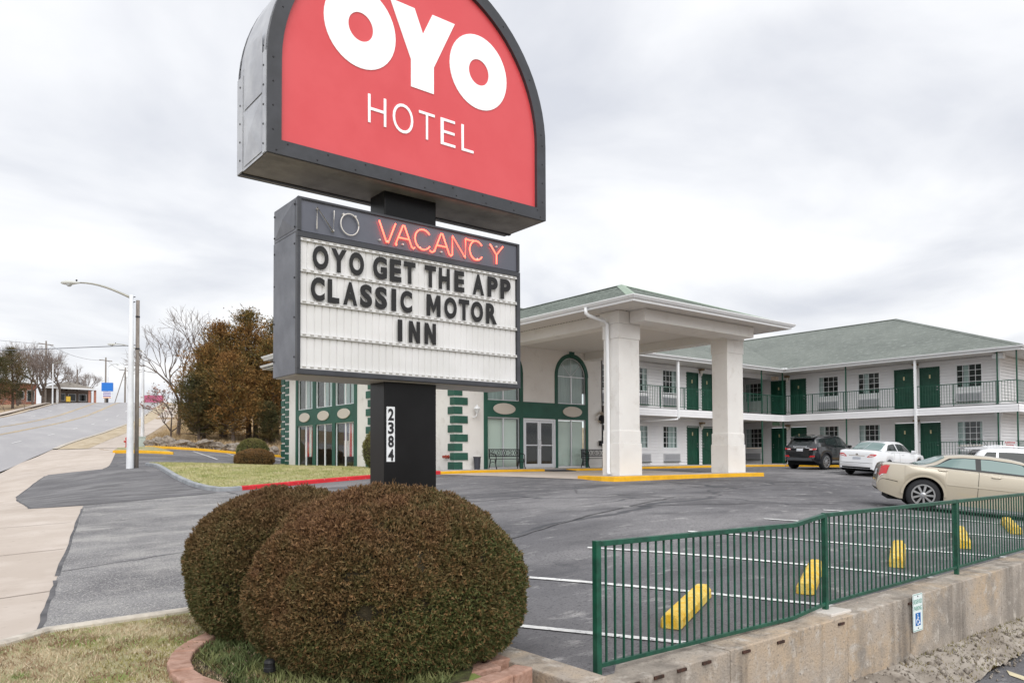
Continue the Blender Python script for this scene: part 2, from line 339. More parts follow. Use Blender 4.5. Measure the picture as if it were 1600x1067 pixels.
# asphalt of the car park
EDGE = [(.9, 7.97), (1.48, 11.2), (3.27, 20.82), (2.2, 21.03), (2.55, 28.0), (4.2, 34.57), (6.05, 34.3), (8.4, 44.2)]
lot_poly = EDGE+[(11.0, 43.3), (10.97, 47.35), (18.66, 47.5), (62, 48.5), (62, 4.2), (4.12, 4.2), (3.98, 5.15), (4.62, 6.1), (4.62, 6.9), (4.2, 7.5), (3.3, 7.9), (2.15, 7.95)]
lot = sheet('car_park', lot_poly, 0, 1.0, M_asph, label='worn grey asphalt car park with sealed cracks', cat='car park', kind='structure')
sheet('driveway', [(.9, 7.98), (1.48, 11.2), (3.27, 20.8), (4.5, 21.2), (6.2, 21.9), (7.0, 22.2), (7.3, 20.5), (6.3, 14), (5.6, 9.5), (4.8, 7.6), (4.2, 7.52), (3.3, 7.92), (2.15, 7.97)], .008, 1.0, M_asph2, label='paler weathered asphalt driveway beside the yew bushes', cat='driveway', kind='structure')
sheet('asphalt_patch', [(3.27, 20.85), (2.2, 21.05), (2.55, 28.0), (4.2, 34.55), (6.05, 34.3), (7.0, 34.0), (7.0, 28.3), (6.78, 25), (6.9, 22.4), (6.2, 21.95), (4.5, 21.25)], .008, 1.0, M_patch, label='dark asphalt patch around the lamp post foot', cat='patch', kind='structure')
ap = [road_xy(D, RW) for D in np.arange(10, 46.1, 3)]+[road_xy(46, -5.2)]+[(8.4, 44.3)]+EDGE[::-1]+[(.6, 7.72), (-6, 7.0)]
sheet('concrete_apron', ap, .004, 1.2, M_conc, label='pale concrete apron between road and driveway', cat='apron', kind='structure')
cpd = sheet('canopy_drive', [(14.95, 22.95), (16.96, 18.62), (17.3, 17.6), (25.2, 18.0), (25.2, 23.1)], .012, 1.0, M_conc, label='pale concrete drive under the entrance canopy', cat='drive', kind='structure')
# painted bay lines, each on the car park
def bay(a, b, w=.1, m=M_line, n=8):
    a = np.array(a[:2]); b = np.array(b[:2]); d = (b-a)/np.linalg.norm(b-a); p = np.array([-d[1], d[0]])*w/2; V = []
    for i in range(n+1):
        c = a+(b-a)*i/n
        for s in (-1, 1): q = c+p*s; V.append((q[0], q[1], hz(*q)+.012))
    o = MB().add(V, [(2*i, 2*i+1, 2*i+3, 2*i+2) for i in range(n)]).build('bay_line', m, lot, recalc=False)
    if o.data.polygons[0].normal.z < 0: o.data.flip_normals()
for a, b in (((4.54, 5.78), (5.65, 4.32)), ((5.95, 7.43), (8.19, 4.42)), ((7.97, 8.22), (11.04, 4.45)), ((10.4, 8.27), (13.75, 4.55)), ((13.0, 8.49), (16.5, 4.6)), ((15.56, 8.7), (19.1, 4.6)), ((18.18, 8.79), (21.8, 4.6)), ((20.8, 8.85), (24.4, 4.6)), ((23.4, 8.9), (27, 4.6)), ((12.78, 45.79), (12.75, 41.24)), ((14.8, 46.2), (14.46, 41.8)), ((17, 46.6), (16.6, 42)), ((31.5, 22.9), (38.8, 22.9)), ((31.5, 17.7), (38.8, 17.7))): bay(a, b)
def sealed(pts, w=.045, jit=.03):
    o = None; V = []; P_ = []
    for i in range(len(pts)-1):
        n = 10
        for k in range(n): P_.append((pts[i][0]+(pts[i+1][0]-pts[i][0])*k/n+rnd.uniform(-jit, jit), pts[i][1]+(pts[i+1][1]-pts[i][1])*k/n+rnd.uniform(-jit, jit)))
    for i, q in enumerate(P_):
        d = np.array(P_[min(i+1, len(P_)-1)])-np.array(P_[max(i-1, 0)]); d = d/np.linalg.norm(d); p = np.array([-d[1], d[0]])*w*rnd.uniform(.35, .7)
        for s in (-1, 1): r = np.array(q)+p*s; V.append((r[0], r[1], hz(*r)+.0105))
    o = MB().add(V, [(2*i, 2*i+1, 2*i+3, 2*i+2) for i in range(len(P_)-1)]).build('crack_seal', mat('crack_sealant', '#4c4c4f', .9, var='#6a696b', vscale=3), lot, recalc=False)
    if o.data.polygons[0].normal.z < 0: o.data.flip_normals()
for pts in (((6.3, 9.0), (9.5, 10.3), (12.1, 11.2)), ((12.1, 11.2), (14.6, 12.0), (13.4, 14.2), (15.2, 16.2)), ((12.1, 11.2), (15, 10.2), (17.5, 9.2)), ((8.1, 15.5), (10.6, 14.2), (12.9, 14.3)), ((15.2, 16.2), (18.2, 15.0), (21, 14.4), (24.5, 13.6)), ((18.2, 15.0), (17.8, 13.3), (20.5, 12.3)), ((20.5, 15.9), (23.2, 13.9), (27, 11.5), (31, 10)), ((7.2, 22.4), (6.9, 19), (6.3, 14)), ((3.2, 20.9), (5.5, 21.9), (7.0, 22.3)), ((1.55, 11.5), (4, 12.1), (6.2, 12.4)), ((2.6, 22.2), (4.6, 23.4), (6.8, 24.5))): sealed(pts)
for e0, e1 in zip(EDGE[:5], EDGE[1:6]): sealed((e0, e1), .045, .012)
M_joint = mat('joint_dark', '#8d8074', .95)
APR = bpy.data.objects['concrete_apron']
def joint(a, b, w=.02, par=None, dz=.010):
    n = 12; a = np.array(a); b = np.array(b); d = (b-a)/np.linalg.norm(b-a); p = np.array([-d[1], d[0]])*w/2; V = []
    for i in range(n+1):
        c = a+(b-a)*i/n+np.array([rnd.uniform(-.01, .01), rnd.uniform(-.01, .01)])
        for s in (-1, 1): q = c+p*s; V.append((q[0], q[1], hz(*q)+dz))
    o = MB().add(V, [(2*i, 2*i+1, 2*i+3, 2*i+2) for i in range(n)]).build('slab_joint', M_joint, par, recalc=False)
    if o.data.polygons[0].normal.z < 0: o.data.flip_normals()
for a, b in (((1.3, 10.2), (-4.6, 9.6)), ((1.9, 13.6), (-3.9, 13.2)), ((2.5, 17.2), (-3.0, 17.0)), ((2.2, 21.0), (-1.9, 21.2)), ((2.4, 25), (-.9, 25.2)), ((3.0, 30), (.4, 30.4)), ((4.3, 34.6), (1.9, 35.2)), ((7.2, 39.4), (3.4, 40)), ((-1.2, 8), (1.0, 24)), ((-3.8, 8), (.6, 30.5))): joint(a, b, .022, APR)
# ------------------------------------------------------------------ kerbs
def kerb(name, pts, w, hgt, m, label, side=1, sub=.5, base=None):
    P_ = []
    for (x0, y0), (x1, y1) in zip(pts[:-1], pts[1:]):
        n = max(1, int(math.hypot(x1-x0, y1-y0)/sub))
        P_ += [(x0+(x1-x0)*k/n, y0+(y1-y0)*k/n) for k in range(n)]
    P_.append(pts[-1]); V = []
    for i, q in enumerate(P_):
        d = np.array(P_[min(i+1, len(P_)-1)])-np.array(P_[max(i-1, 0)]); d = d/np.linalg.norm(d); p = np.array([-d[1], d[0]])*side
        z = hz(*q); a = np.array(q); t = hgt if base is None else base-z
        for off, zz in ((0, -.15), (0, t-.025), (.02, t-.004), (w-.02, t), (w, t-.02), (w, -.15)): r = a+p*off; V.append((r[0], r[1], z+zz))
    n = len(P_); Fc = [(i*6+j, i*6+j+1, (i+1)*6+j+1, (i+1)*6+j) for i in range(n-1) for j in range(5)]+[tuple(range(6)), tuple(range((n-1)*6, n*6))]
    return MB().add(V, Fc).build(name, m, label=label, cat='kerb', kind='structure')
kerb('kerb', [(8.26, 37.0), (7.55, 31.5), (7.2, 28.3), (6.97, 25.4), (6.94, 23.6), (7.05, 22.9), (7.35, 22.62), (7.7, 22.6)], .16, .13, M_kgrey, 'grey painted kerb around the corner of the lawn', side=-1) if False else kerb('kerb', [(7.7, 22.6), (7.35, 22.62), (7.05, 22.9), (6.94, 23.6), (6.97, 25.4), (7.2, 28.3), (7.55, 31.5), (8.26, 37.0)], .16, .13, M_kgrey, 'grey painted kerb around the corner of the lawn', side=-1)
kerb('kerb', [(7.7, 22.6), (9.7, 22.95), (12.3, 23.12), (15.1, 23.2)], .16, .13, M_kred, 'red painted kerb along the front of the lawn')
kerb('kerb', [(15.1, 23.2), (17, 23.17), (20.05, 23.12)], .16, .1, M_kyel, 'yellow painted kerb in front of the left bench')
kerb('kerb', [(21.35, 23.1), (25.3, 23.1)], .16, .1, M_kyel, 'yellow painted kerb in front of the right bench')
kerb('kerb', [(25.3, 24.2), (39.2, 24.2)], .16, .1, M_kyel, 'yellow painted kerb along the back wing')
kerb('kerb', [(39.25, 24.2), (39.25, 11.5)], .16, .12, M_kyel, 'yellow painted kerb along the right wing', side=1)
kerb('kerb', [(8.36, 44.64), (11.03, 43.3)], .18, .14, M_kyel, 'short yellow painted kerb beyond the lamp post')
kerb('kerb', [(10.6, 47.6), (15.67, 46.6), (18.66, 47.46), (30, 47.9)], .18, .15, M_kyel, 'long yellow painted kerb in front of the rocks')
kerb('kerb', [(-12, 6.6), (.6, 7.69), (.95, 7.93), (2.15, 7.9), (3.3, 7.86)], .13, .1, M_kerbc, 'pale concrete kerb along the dry lawn by the driveway', side=-1)
# lawns
LAWN1 = [(-12, 6.5), (.6, 7.57), (.95, 7.81), (2.15, 7.78), (3.3, 7.7), (4.1, 7.4), (4.5, 6.85), (4.5, 6.2), (3.55, 5.35), (3.3, 4.6), (3.3, -9), (-12, -9)]
lawn1 = sheet('lawn', LAWN1, .06, .6, M_turf, label='patchy dry lawn around the sign planter', cat='lawn', kind='structure')
LAWN2 = [(7.7, 22.76), (9.7, 23.1), (12.3, 23.27), (15.05, 23.35), (14.85, 27.5), (14.85, 37.6), (8.42, 37.0), (7.7, 31.5), (7.36, 28.3), (7.13, 25.4), (7.1, 23.7), (7.2, 23.0), (7.45, 22.78)]
lawn2 = sheet('lawn', LAWN2, .11, .8, M_turf2, label='small green lawn between red kerb and motel office', cat='lawn', kind='structure')
sheet('verge', [(8.42, 44.75), (11.05, 43.5), (11.0, 47.3), (10.6, 47.6), (9.2, 47.5)], .12, .8, M_turf, label='scrap of dry grass behind the short yellow kerb', cat='verge', kind='structure')
# low ground in front of the retaining wall
def low_h(x, y):
    t = np.clip((3.98-y)/.5, 0, 1); k = np.clip(t*4, 0, 1)*np.clip((1-t)*6, 0, 1); return -1.80-.25*t**1.5+k*(.035*np.sin(x*4.3+y*6)+.03*np.sin(x*9.1-y*13)+.02*np.sin(x*21+y*17)+.018*np.sin(x*37-y*41))
sheet('dirt_strip', [(3.0, 3.99), (16, 3.99), (16, 3.65), (14, 3.62), (11.2, 3.57), (10.2, 3.53), (9.4, 3.49), (7, 3.35), (3.0, 3.1)], 0, .06, M_dirt, hf=low_h, label='stony dirt strip at the foot of the retaining wall', cat='dirt', kind='structure')
lowlot = sheet('lower_car_park', [(3.0, 3.15), (7, 3.4), (9.4, 3.54), (11.2, 3.62), (40, 3.8), (40, -12), (3.0, -12)], -2.06, 1.0, M_asph, hf=lambda x, y: 0*x, label='dark asphalt car park below the retaining wall', cat='car park', kind='structure')
MB().add([(10.28, 3.46, -2.05), (10.08, 3.36, -2.05), (8.6, .9, -2.05), (8.8, .9, -2.05)], [(0, 1, 2, 3)]).build('bay_line', mat('cream_line_paint', '#ddd2b0', .85, var='#b9b09a', vscale=4), lowlot)
# loose stones and grit on the dirt strip
r_ = np.random.default_rng(3); ico = bmesh.new(); bmesh.ops.create_icosphere(ico, subdivisions=1, radius=1); IV = np.array([v.co[:] for v in ico.verts]); IF = np.array([[v.index for v in f.verts] for f in ico.faces]); ico.free()
n_ = 1500; sx_ = r_.uniform(4.2, 15, n_); sy_ = 3.98-np.abs(r_.normal(.27, .16, n_)); ss = r_.uniform(.004, .02, n_)*(1+1.8*(r_.random(n_) > .97)); sz_ = low_h(sx_, sy_)+ss*.2
Vs = IV[None]*(ss[:,None,None]*r_.uniform(.6, 1.3, (n_, 1, 3)))*r_.uniform(.75, 1.2, (n_, len(IV), 1))+np.stack([sx_, sy_, sz_], -1)[:,None]
link('gravel', np_mesh('gravel', Vs.reshape(-1, 3), (IF[None]+np.arange(n_)[:,None,None]*len(IV)).reshape(-1, 3)), mat('grey_stone', '#8f867c', .95, var=['#b3aba1', '#665e56'], vscale=[9, 30]), label='loose stones on the dirt at the wall foot', cat='gravel', kind='stuff')
# grass blades
def blades(name, poly, n, dz, hmin, hmax, w, m, label, hf=H, keep=None):
    r = np.random.default_rng(5); xs = [p[0] for p in poly]; ys = [p[1] for p in poly]
    X = r.uniform(min(xs), max(xs), n*3); Y = r.uniform(min(ys), max(ys), n*3); k = inpoly(X, Y, poly); X = X[k][:n]; Y = Y[k][:n]; n = len(X)
    Z = hf(X, Y)+dz; a = r.uniform(0, 2*PI, n); h_ = r.uniform(hmin, hmax, n); lx = r.normal(0, .6, n)*h_; ly = r.normal(0, .6, n)*h_
    V = np.empty((n, 3, 3)); V[:,0] = np.c_[X-np.cos(a)*w, Y-np.sin(a)*w, Z]; V[:,1] = np.c_[X+np.cos(a)*w, Y+np.sin(a)*w, Z]; V[:,2] = np.c_[X+lx, Y+ly, Z+h_]
    return link(name, np_mesh(name, V.reshape(-1, 3), np.arange(3*n).reshape(-1, 3)), m, label=label, cat='grass', kind='stuff')
M_gr1 = mat('dry_blades', '#bfae90', .9, var=['#98935c', '#8d725a', '#6a8040', '#d2c5ac'], vscale=[1.3, 3.2, 2.2, 30], vlo=[.5, .48, .6, .55], vhi=[.58, .58, .66, .62])
M_gr2 = mat('green_blades', '#b0ac78', .9, var=['#c6bc96', '#88924e'], vscale=[.6, 1.7], vlo=[.45, .5], vhi=[.6, .66])
M_gr3 = mat('field_blades', '#b39b78', .95, var=['#8f775a', '#c5b08c'], vscale=[.15, .7])
blades('dry_grass', [(-4, 7.2), (.6, 7.5), (.95, 7.75), (2.3, 7.7), (2.3, 4.2), (0, 4.2)], 46000, .05, .015, .055, .006, M_gr1, 'dry straw and green grass blades on the lawn by the kerb')
blades('green_grass', LAWN2, 42000, .1, .03, .08, .012, M_gr2, 'short pale green grass on the office lawn')
blades('field_grass', [(11, 48.2), (33, 48.6), (36, 95), (25, 95), (14, 62)], 42000, -.02, .08, .4, .03, M_gr3, 'long dry grass in the field under the cedars')
blades('weeds', [(8.6, 3.98), (15, 3.98), (15, 3.62), (9.2, 3.5)], 1800, .0, .01, .05, .006, mat('wall_weeds', '#6b6a3c', .9, var='#94855c', vscale=4), 'sparse weeds on the dirt by the retaining wall', hf=low_h)
# ------------------------------------------------------------------ hotel sign
M_blk = mat('sign_black_paint', '#3b3d43', .45, var=['#42444b', '#36383d'], vscale=[1.5, 5], spec=.5)
M_pole = mat('pole_gloss_black', '#0d0d0f', .3, var=['#151517'], vscale=2.2, spec=.25, bump=.04, bscale=6)
M_alum = mat('sign_side_metal', '#b4b7be', .35, metal=.3, var=['#a4a7af', '#c2c5cb'], vscale=[1.2, 4])
M_side = mat('sign_grey_paint', '#62656e', .4, metal=.2, var=['#555862', '#70737c'], vscale=[1.2, 4])
M_under = mat('sign_under_metal', '#8a8581', .6, var=['#7a7672', '#96918c'], vscale=[2, 6])
M_red = mat('sign_red_face', '#d15055', .3, emit='#e24a50', estr=.05, var=['#ce4d52', '#d35459'], vscale=[.5, 2.0])
M_wlet = mat('sign_white_letter', '#f2f3f6', .4, emit='#f2f3f6', estr=.12)
M_screw = mat('screw_metal', '#3a3a3e', .5, metal=.6)
M_rail = mat('marquee_white', '#dadadb', .45, var=['#d0d0d0'], vscale=3)
M_marq = mat('marquee_panel', '#dededf', .5, var=['#d5d5d5'], vscale=2)
M_let = mat('marquee_letter_black', '#18181a', .6)
sg = thing('hotel_sign', (3.85, 6.58, -1.1), 'tall black pole sign with arched red hotel panel and white letter board', 'sign')
YF = 6.21; YB = 6.95; XC = 3.865; RA = 1.555; ZC = 3.92; ZB = 3.10
MB().box(3.55, 4.14, 6.44, 6.73, -1.3, 3.3).build('pole', M_pole, sg, bevel=.008)
pl = MB().box(3.572, 3.66, 6.432, 6.44, .475, 1.005).build('address_plate', mat('plate_white', '#e9ecef', .4), sg, label='white vertical plate reading 2384')
for i, d in enumerate('2384'):
    z1 = .995-i*.13; link('digit', text_mesh(d, 3.586, 3.647, z1-.122, z1-.008, lambda a, b, d_: (a, 6.431-d_, b), .004, .03, 'digit'), mat('digit_black', '#1c1c20', .5), pl)
fy = lambda y: (lambda a, b, d: (a, y-d, b))
def arch(r, x0, x1, zb, n=40):
    return [(x0, zb)]+[(XC-r*math.cos(PI*k/n), ZC+r*math.sin(PI*k/n)) for k in range(n+1)]+[(x1, zb)]
A1 = arch(RA, XC-RA, XC+RA, ZB); A2 = arch(RA-.125, XC-RA+.125, XC+RA-.125, ZB+.125)
# cabinet side skin (arch strip) and bottom
n = len(A1); V = [(a, YF+.02, b) for a, b in A1]+[(a, YB-.02, b) for a, b in A1]
MB().add(V, [(i, i+1, i+1+n, i+n) for i in range(n-1)]).build('cabinet_side', M_alum, sg)
MB().box(XC-RA+.01, XC+RA-.01, YF+.03, YB-.03, ZB-.002, ZB+.03).build('cabinet_floor', M_under, sg)
MB().box(XC-RA, XC+RA, YB-.12, YB-.08, ZB-.012, ZB).build('floor_seam', M_screw, sg)
for yy, s in ((YF, 1), (YB, -1)):
    V = [(a, yy, b) for a, b in A1]+[(a, yy, b) for a, b in A2]+[(a, yy+.045*s, b) for a, b in A2]+[(a, yy+.06*s, b) for a, b in A1]
    fs = []
    for i in range(n):
        j = (i+1) % n; fs += [(i, j, j+n, i+n), (i+n, j+n, j+2*n, i+2*n), (i, j, j+3*n, i+3*n)]
    MB().add(V, fs).build('face_frame', M_blk, sg)
face = MB().add([(a, YF+.04, b) for a, b in A2], [tuple(range(n))]).build('face_panel', M_red, sg, label='red arched panel reading OYO HOTEL')
MB().add([(a, YB-.04, b) for a, b in A2], [tuple(range(n))]).build('face_panel', M_red, sg)
# raised side flange strips, cross-broken sheet panels and rivets on the near end
MB().box(XC-RA-.012, XC-RA, YF+.02, YF+.09, ZB, ZC+.05).build('side_flange', M_alum, sg); MB().box(XC-RA-.012, XC-RA, YB-.16, YB-.02, ZB, ZC+.05).build('side_flange', M_alum, sg)
xs = XC-RA-.006; y0, y1 = YF+.11, YB-.18; z0, z1 = ZB+.03, 3.62
MB().add([(xs, y0, z0), (xs, y1, z0), (xs, y1, z1), (xs, y0, z1), (xs-.03, (y0+y1)/2, (z0+z1)/2)], [(0, 1, 4), (1, 2, 4), (2, 3, 4), (3, 0, 4)]).build('side_panel', M_alum, sg)
z0, z1 = 3.64, ZC+.25
MB().add([(xs, y0, z0), (xs, y1, z0), (xs, y1, z1), (xs, y0, z1), (xs-.02, (y0+y1)/2, (z0+z1)/2)], [(0, 1, 4), (1, 2, 4), (2, 3, 4), (3, 0, 4)]).build('side_panel', M_alum, sg)
sc = MB()
def screw(x, y, z, ax):
    sc.lathe([(.009, -.004), (.009, .0), (.005, .004)] if ax != 'y' else [(.009, .004), (.009, 0), (.005, -.004)], (x, y, z), 6, {'x': 'x', 'y': 'y', 'z': 'z'}[ax])
for x in np.linspace(XC-RA+.08, XC+RA-.08, 9): screw(x, YF-.001, ZB+.03, 'y'); screw(x-.04 if x > XC else x+.1, YF-.001, ZB+.1, 'y')
for z in np.linspace(ZB+.2, ZC, 4): screw(XC-RA+.05, YF-.001, z, 'y'); screw(XC+RA-.05, YF-.001, z, 'y')
for z in np.linspace(ZB+.08, ZC+.1, 6): screw(XC-RA-.013, YF+.06, z, 'x'); screw(XC-RA-.013, YB-.1, z+.03, 'x')
for k in range(4, 40, 5): t = PI*k/40; screw(XC-(RA-.06)*math.cos(t), YF-.001, ZC+(RA-.06)*math.sin(t), 'y')
sc.build('screws', M_screw, sg, kind='stuff')
# OYO HOTEL lettering
def ring(cx, cz, ra, rb, ri, y, nseg=44):
    V = []; 
    for k in range(nseg):
        t = 2*PI*k/nseg; c, s = math.cos(t), math.sin(t)
        V += [(cx+ra*c, y, cz+rb*s), (cx+ri*c, y, cz+ri*1.06*s), (cx+ra*c, y-.006, cz+rb*s), (cx+ri*c, y-.006, cz+ri*1.06*s)]
    fs = []
    for k in range(nseg):
        a = 4*k; b = 4*((k+1) % nseg); fs += [(a+2, b+2, b+3, a+3), (a, b, b+2, a+2), (a+1, b+1, b+3, a+3)]
    return MB().add(V, fs)
yl = YF+.038
ring(3.195, 4.487, .365, .385, .126, yl).build('letter', M_wlet, face); ring(4.54, 4.487, .362, .385, .126, yl).build('letter', M_wlet, face)
MB().prism([(3.50, 4.875), (3.77, 4.875), (3.865, 4.655), (3.975, 4.885), (4.24, 4.885), (3.99, 4.36), (3.99, 4.095), (3.73, 4.095), (3.73, 4.36)], fy(yl), 0, .006).build('letter', M_wlet, face)
for ch, x0, x1 in (('H', 3.27, 3.46), ('O', 3.53, 3.755), ('T', 3.82, 4.0), ('E', 4.07, 4.245), ('L', 4.32, 4.47)):
    dz = .008 if ch == 'O' else 0
    link('letter', text_mesh(ch, x0, x1, 3.622-dz, 3.89+dz, fy(yl), .006, -.012, 'letter'), M_wlet, face)
# letter board cabinet
MX0, MX1, MY0, MY1 = 2.62, 5.115, 6.3, 6.86
MB().box(MX0, MX1, MY0+.03, MY1, 2.505, 2.81).build('header_cabinet', M_side, sg, bevel=.006)
MB().box(MX0-.006, MX1+.006, MY0+.03, MY1-.004, 1.25, 2.5).build('board_cabinet', M_side, sg, bevel=.006)
MB().box(MX0+.012, MX1-.012, MY0+.06, MY1-.03, 1.244, 1.25).build('cabinet_floor', mat('cabinet_floor_grey', '#cfcac6', .6), sg)
# cross-broken header end
MB().add([(MX0-.003, MY0+.06, 2.53), (MX0-.003, MY1-.03, 2.53), (MX0-.003, MY1-.03, 2.79), (MX0-.003, MY0+.06, 2.79), (MX0-.03, (MY0+MY1)/2, 2.66)], [(0, 1, 4), (1, 2, 4), (2, 3, 4), (3, 0, 4)]).build('side_panel', M_side, sg)
fr = MB(); fr.box(MX0, MX1, MY0-.004, MY0+.03, 2.79, 2.81).box(MX0, MX0+.03, MY0-.004, MY0+.03, 2.51, 2.79).box(MX1-.03, MX1, MY0-.004, MY0+.03, 2.51, 2.79)
fr.build('header_frame', M_blk, sg)
hd = MB().box(MX0+.03, MX1-.03, MY0+.012, MY0+.03, 2.512, 2.79).build('header_panel', mat('header_slate', '#5a5d68', .25, var='#666974', vscale=1.5), sg)
fr = MB(); fr.box(MX0-.006, MX1+.006, MY0-.006, MY0+.04, 2.455, 2.503).box(MX0-.006, MX1+.006, MY0-.006, MY0+.04, 1.25, 1.295).box(MX0-.006, MX0+.025, MY0-.006, MY0+.04, 1.295, 2.455).box(MX1-.035, MX1+.006, MY0-.006, MY0+.04, 1.295, 2.455)
fr.build('board_frame', M_blk, sg, bevel=.003)
bd = MB()
# vertically ribbed white panels
x = MX0+.025; w_ = (MX1-.035-x)/34
for i in range(34):
    xa = x+i*w_; bd.add([(xa, MY0+.03, 1.295), (xa+w_*.12, MY0+.02, 1.295), (xa+w_*.88, MY0+.02, 1.295), (xa+w_, MY0+.03, 1.295), (xa, MY0+.03, 2.455), (xa+w_*.12, MY0+.02, 2.455), (xa+w_*.88, MY0+.02, 2.455), (xa+w_, MY0+.03, 2.455)], [(0, 1, 5, 4), (1, 2, 6, 5), (2, 3, 7, 6)])
board = bd.build('letter_board', M_marq, sg, label='white ribbed letter board reading OYO GET THE APP CLASSIC MOTOR INN')
for z in (2.44, 2.165, 1.885, 1.595, 1.31):
    r_ = MB().box(MX0+.025, MX1-.035, MY0+.004, MY0+.02, z-.014, z+.014).box(MX0+.025, MX1-.035, MY0-.001, MY0+.006, z-.014, z-.007).build('letter_track', M_rail, board)
    c_ = MB()
    for i in range(34): xa = x+(i+.3)*w_; c_.box(xa, xa+w_*.45, MY0-.004, MY0+.004, z-.004, z+.006)
    c_.build('track_slots', mat('slot_grey', '#a9a7a2', .6), board, kind='stuff')
ROWS = (('OYOGETTHEAPP', [2.754, 2.906, 2.928, 3.083, 3.107, 3.257, 3.349, 3.497, 3.527, 3.652, 3.68, 3.81, 3.914, 4.045, 4.079, 4.209, 4.264, 4.386, 4.49, 4.636, 4.68, 4.815, 4.849, 4.988], 2.188, 2.402),
        ('CLASSICMOTOR', [2.738, 2.869, 2.897, 3.01, 3.049, 3.189, 3.217, 3.341, 3.372, 3.498, 3.544, 3.596, 3.641, 3.772, 3.936, 4.098, 4.142, 4.293, 4.317, 4.447, 4.469, 4.622, 4.661, 4.803], 1.905, 2.118),
        ('INN', [3.613, 3.663, 3.735, 3.861, 3.913, 4.044], 1.622, 1.832))
for s, xs_, z0, z1 in ROWS:
    for i, ch in enumerate(s):
        a, b = xs_[2*i], xs_[2*i+1]
        if ch in 'MN':
            w = .044 if ch == 'M' else .04; c = (a+b)/2; hh = z1-z0
            poly = [(a, z0), (a+w, z0), (a+w, z1-.095), (b-w, z0), (b, z0), (b, z1), (b-w, z1), (b-w, z0+.095), (a+w, z1), (a, z1)] if ch == 'N' else [(a, z0), (a+w*.95, z0), (a+w*.95, z1-.1), (c, z0+.03), (b-w*.95, z1-.1), (b-w*.95, z0), (b, z0), (b, z1), (b-w*1.05, z1), (c, z0+.105), (a+w*1.05, z1), (a, z1)]
            MB().prism(poly, fy(MY0-.005), 0, .003).build('letter', M_let, board)
        else: link('letter', text_mesh(ch, a, b, z0, z1, fy(MY0-.005), .003, .048, 'letter'), M_let, board)
# neon header: NO (unlit), VACANCY (lit)
M_ng = mat('neon_glass_off', '#d6d3d0', .25); M_nl = mat('neon_lit', '#ff6a50', .3, emit='#ff4a38', estr=5.0); M_nc = mat('neon_core', '#ffb8a0', .3, emit='#ffb09a', estr=3.0)
def neon(strokes, x0, x1, m, z0=2.545, z1=2.742):
    mb = MB()
    for st in strokes:
        mb.tube([(x0+a*(x1-x0), MY0-.012, z0+b*(z1-z0)) for a, b in st], .0062, 6)
    return mb.build('neon_letter', m, hd, smooth=True)
circ = lambda a0, a1, n_=14, cx=.5, cy=.5, rx=.5, ry=.5: [(cx+rx*math.cos(math.radians(a0+(a1-a0)*k/n_)), cy+ry*math.sin(math.radians(a0+(a1-a0)*k/n_))) for k in range(n_+1)]
Nn = [[(0, 0), (.02, 1), (.97, 0), (1, 1)]]; An = [[(0, 0), (.46, 1), (.54, 1), (1, 0)], [(.2, .36), (.82, .36)]]; Cn = [circ(38, 325, 18)]
neon(Nn, 2.79, 2.955, M_ng); neon([circ(0, 360, 20)], 3.02, 3.2, M_ng)
neon([[(0, 1), (.45, 0), (.55, 0), (1, 1)]], 3.41, 3.585, M_nl); neon(An, 3.585, 3.765, M_nl); neon(Cn, 3.80, 3.985, M_nl); neon(An, 4.02, 4.2, M_nl)
neon(Nn, 4.235, 4.40, M_nl); neon(Cn, 4.45, 4.62, M_nl); neon([[(0, 1), (.5, .48), (1, 1)], [(.5, .48), (.5, 0)]], 4.71, 4.88, M_nl)
# short joining tubes between letters
mb = MB()
for a, b in ((3.585, 3.60), (3.765, 3.80), (3.97, 4.02), (4.2, 4.235)): mb.tube([(a, MY0-.012, 2.55), ((a+b)/2, MY0-.012, 2.535), (b, MY0-.012, 2.55)], .006, 6)
mb.tube([(4.40, MY0-.012, 2.742), (4.45, MY0-.012, 2.735), (4.5, MY0-.012, 2.742)], .006, 6)
mb.build('neon_link', M_nl, hd, kind='stuff')
mb = MB()
for xx in (2.8, 2.95, 3.05, 3.17, 3.42, 3.5, 3.67, 3.86, 4.03, 4.11, 4.25, 4.39, 4.55, 4.72, 4.8): mb.lathe([(.009, -.012), (.009, .012)], (xx, MY0, 2.56 if int(xx*50) % 2 else 2.73), 6, 'y')
mb.build('tube_standoff', M_ng, hd, kind='stuff')
sc = MB()
for z in (1.4, 1.75, 2.1, 2.4, 2.55, 2.75): screw(MX0-.007, MY0+.06, z, 'x'); screw(MX0-.007, MY1-.03, z, 'x')
sc.build('screws', M_screw, sg, kind='stuff')
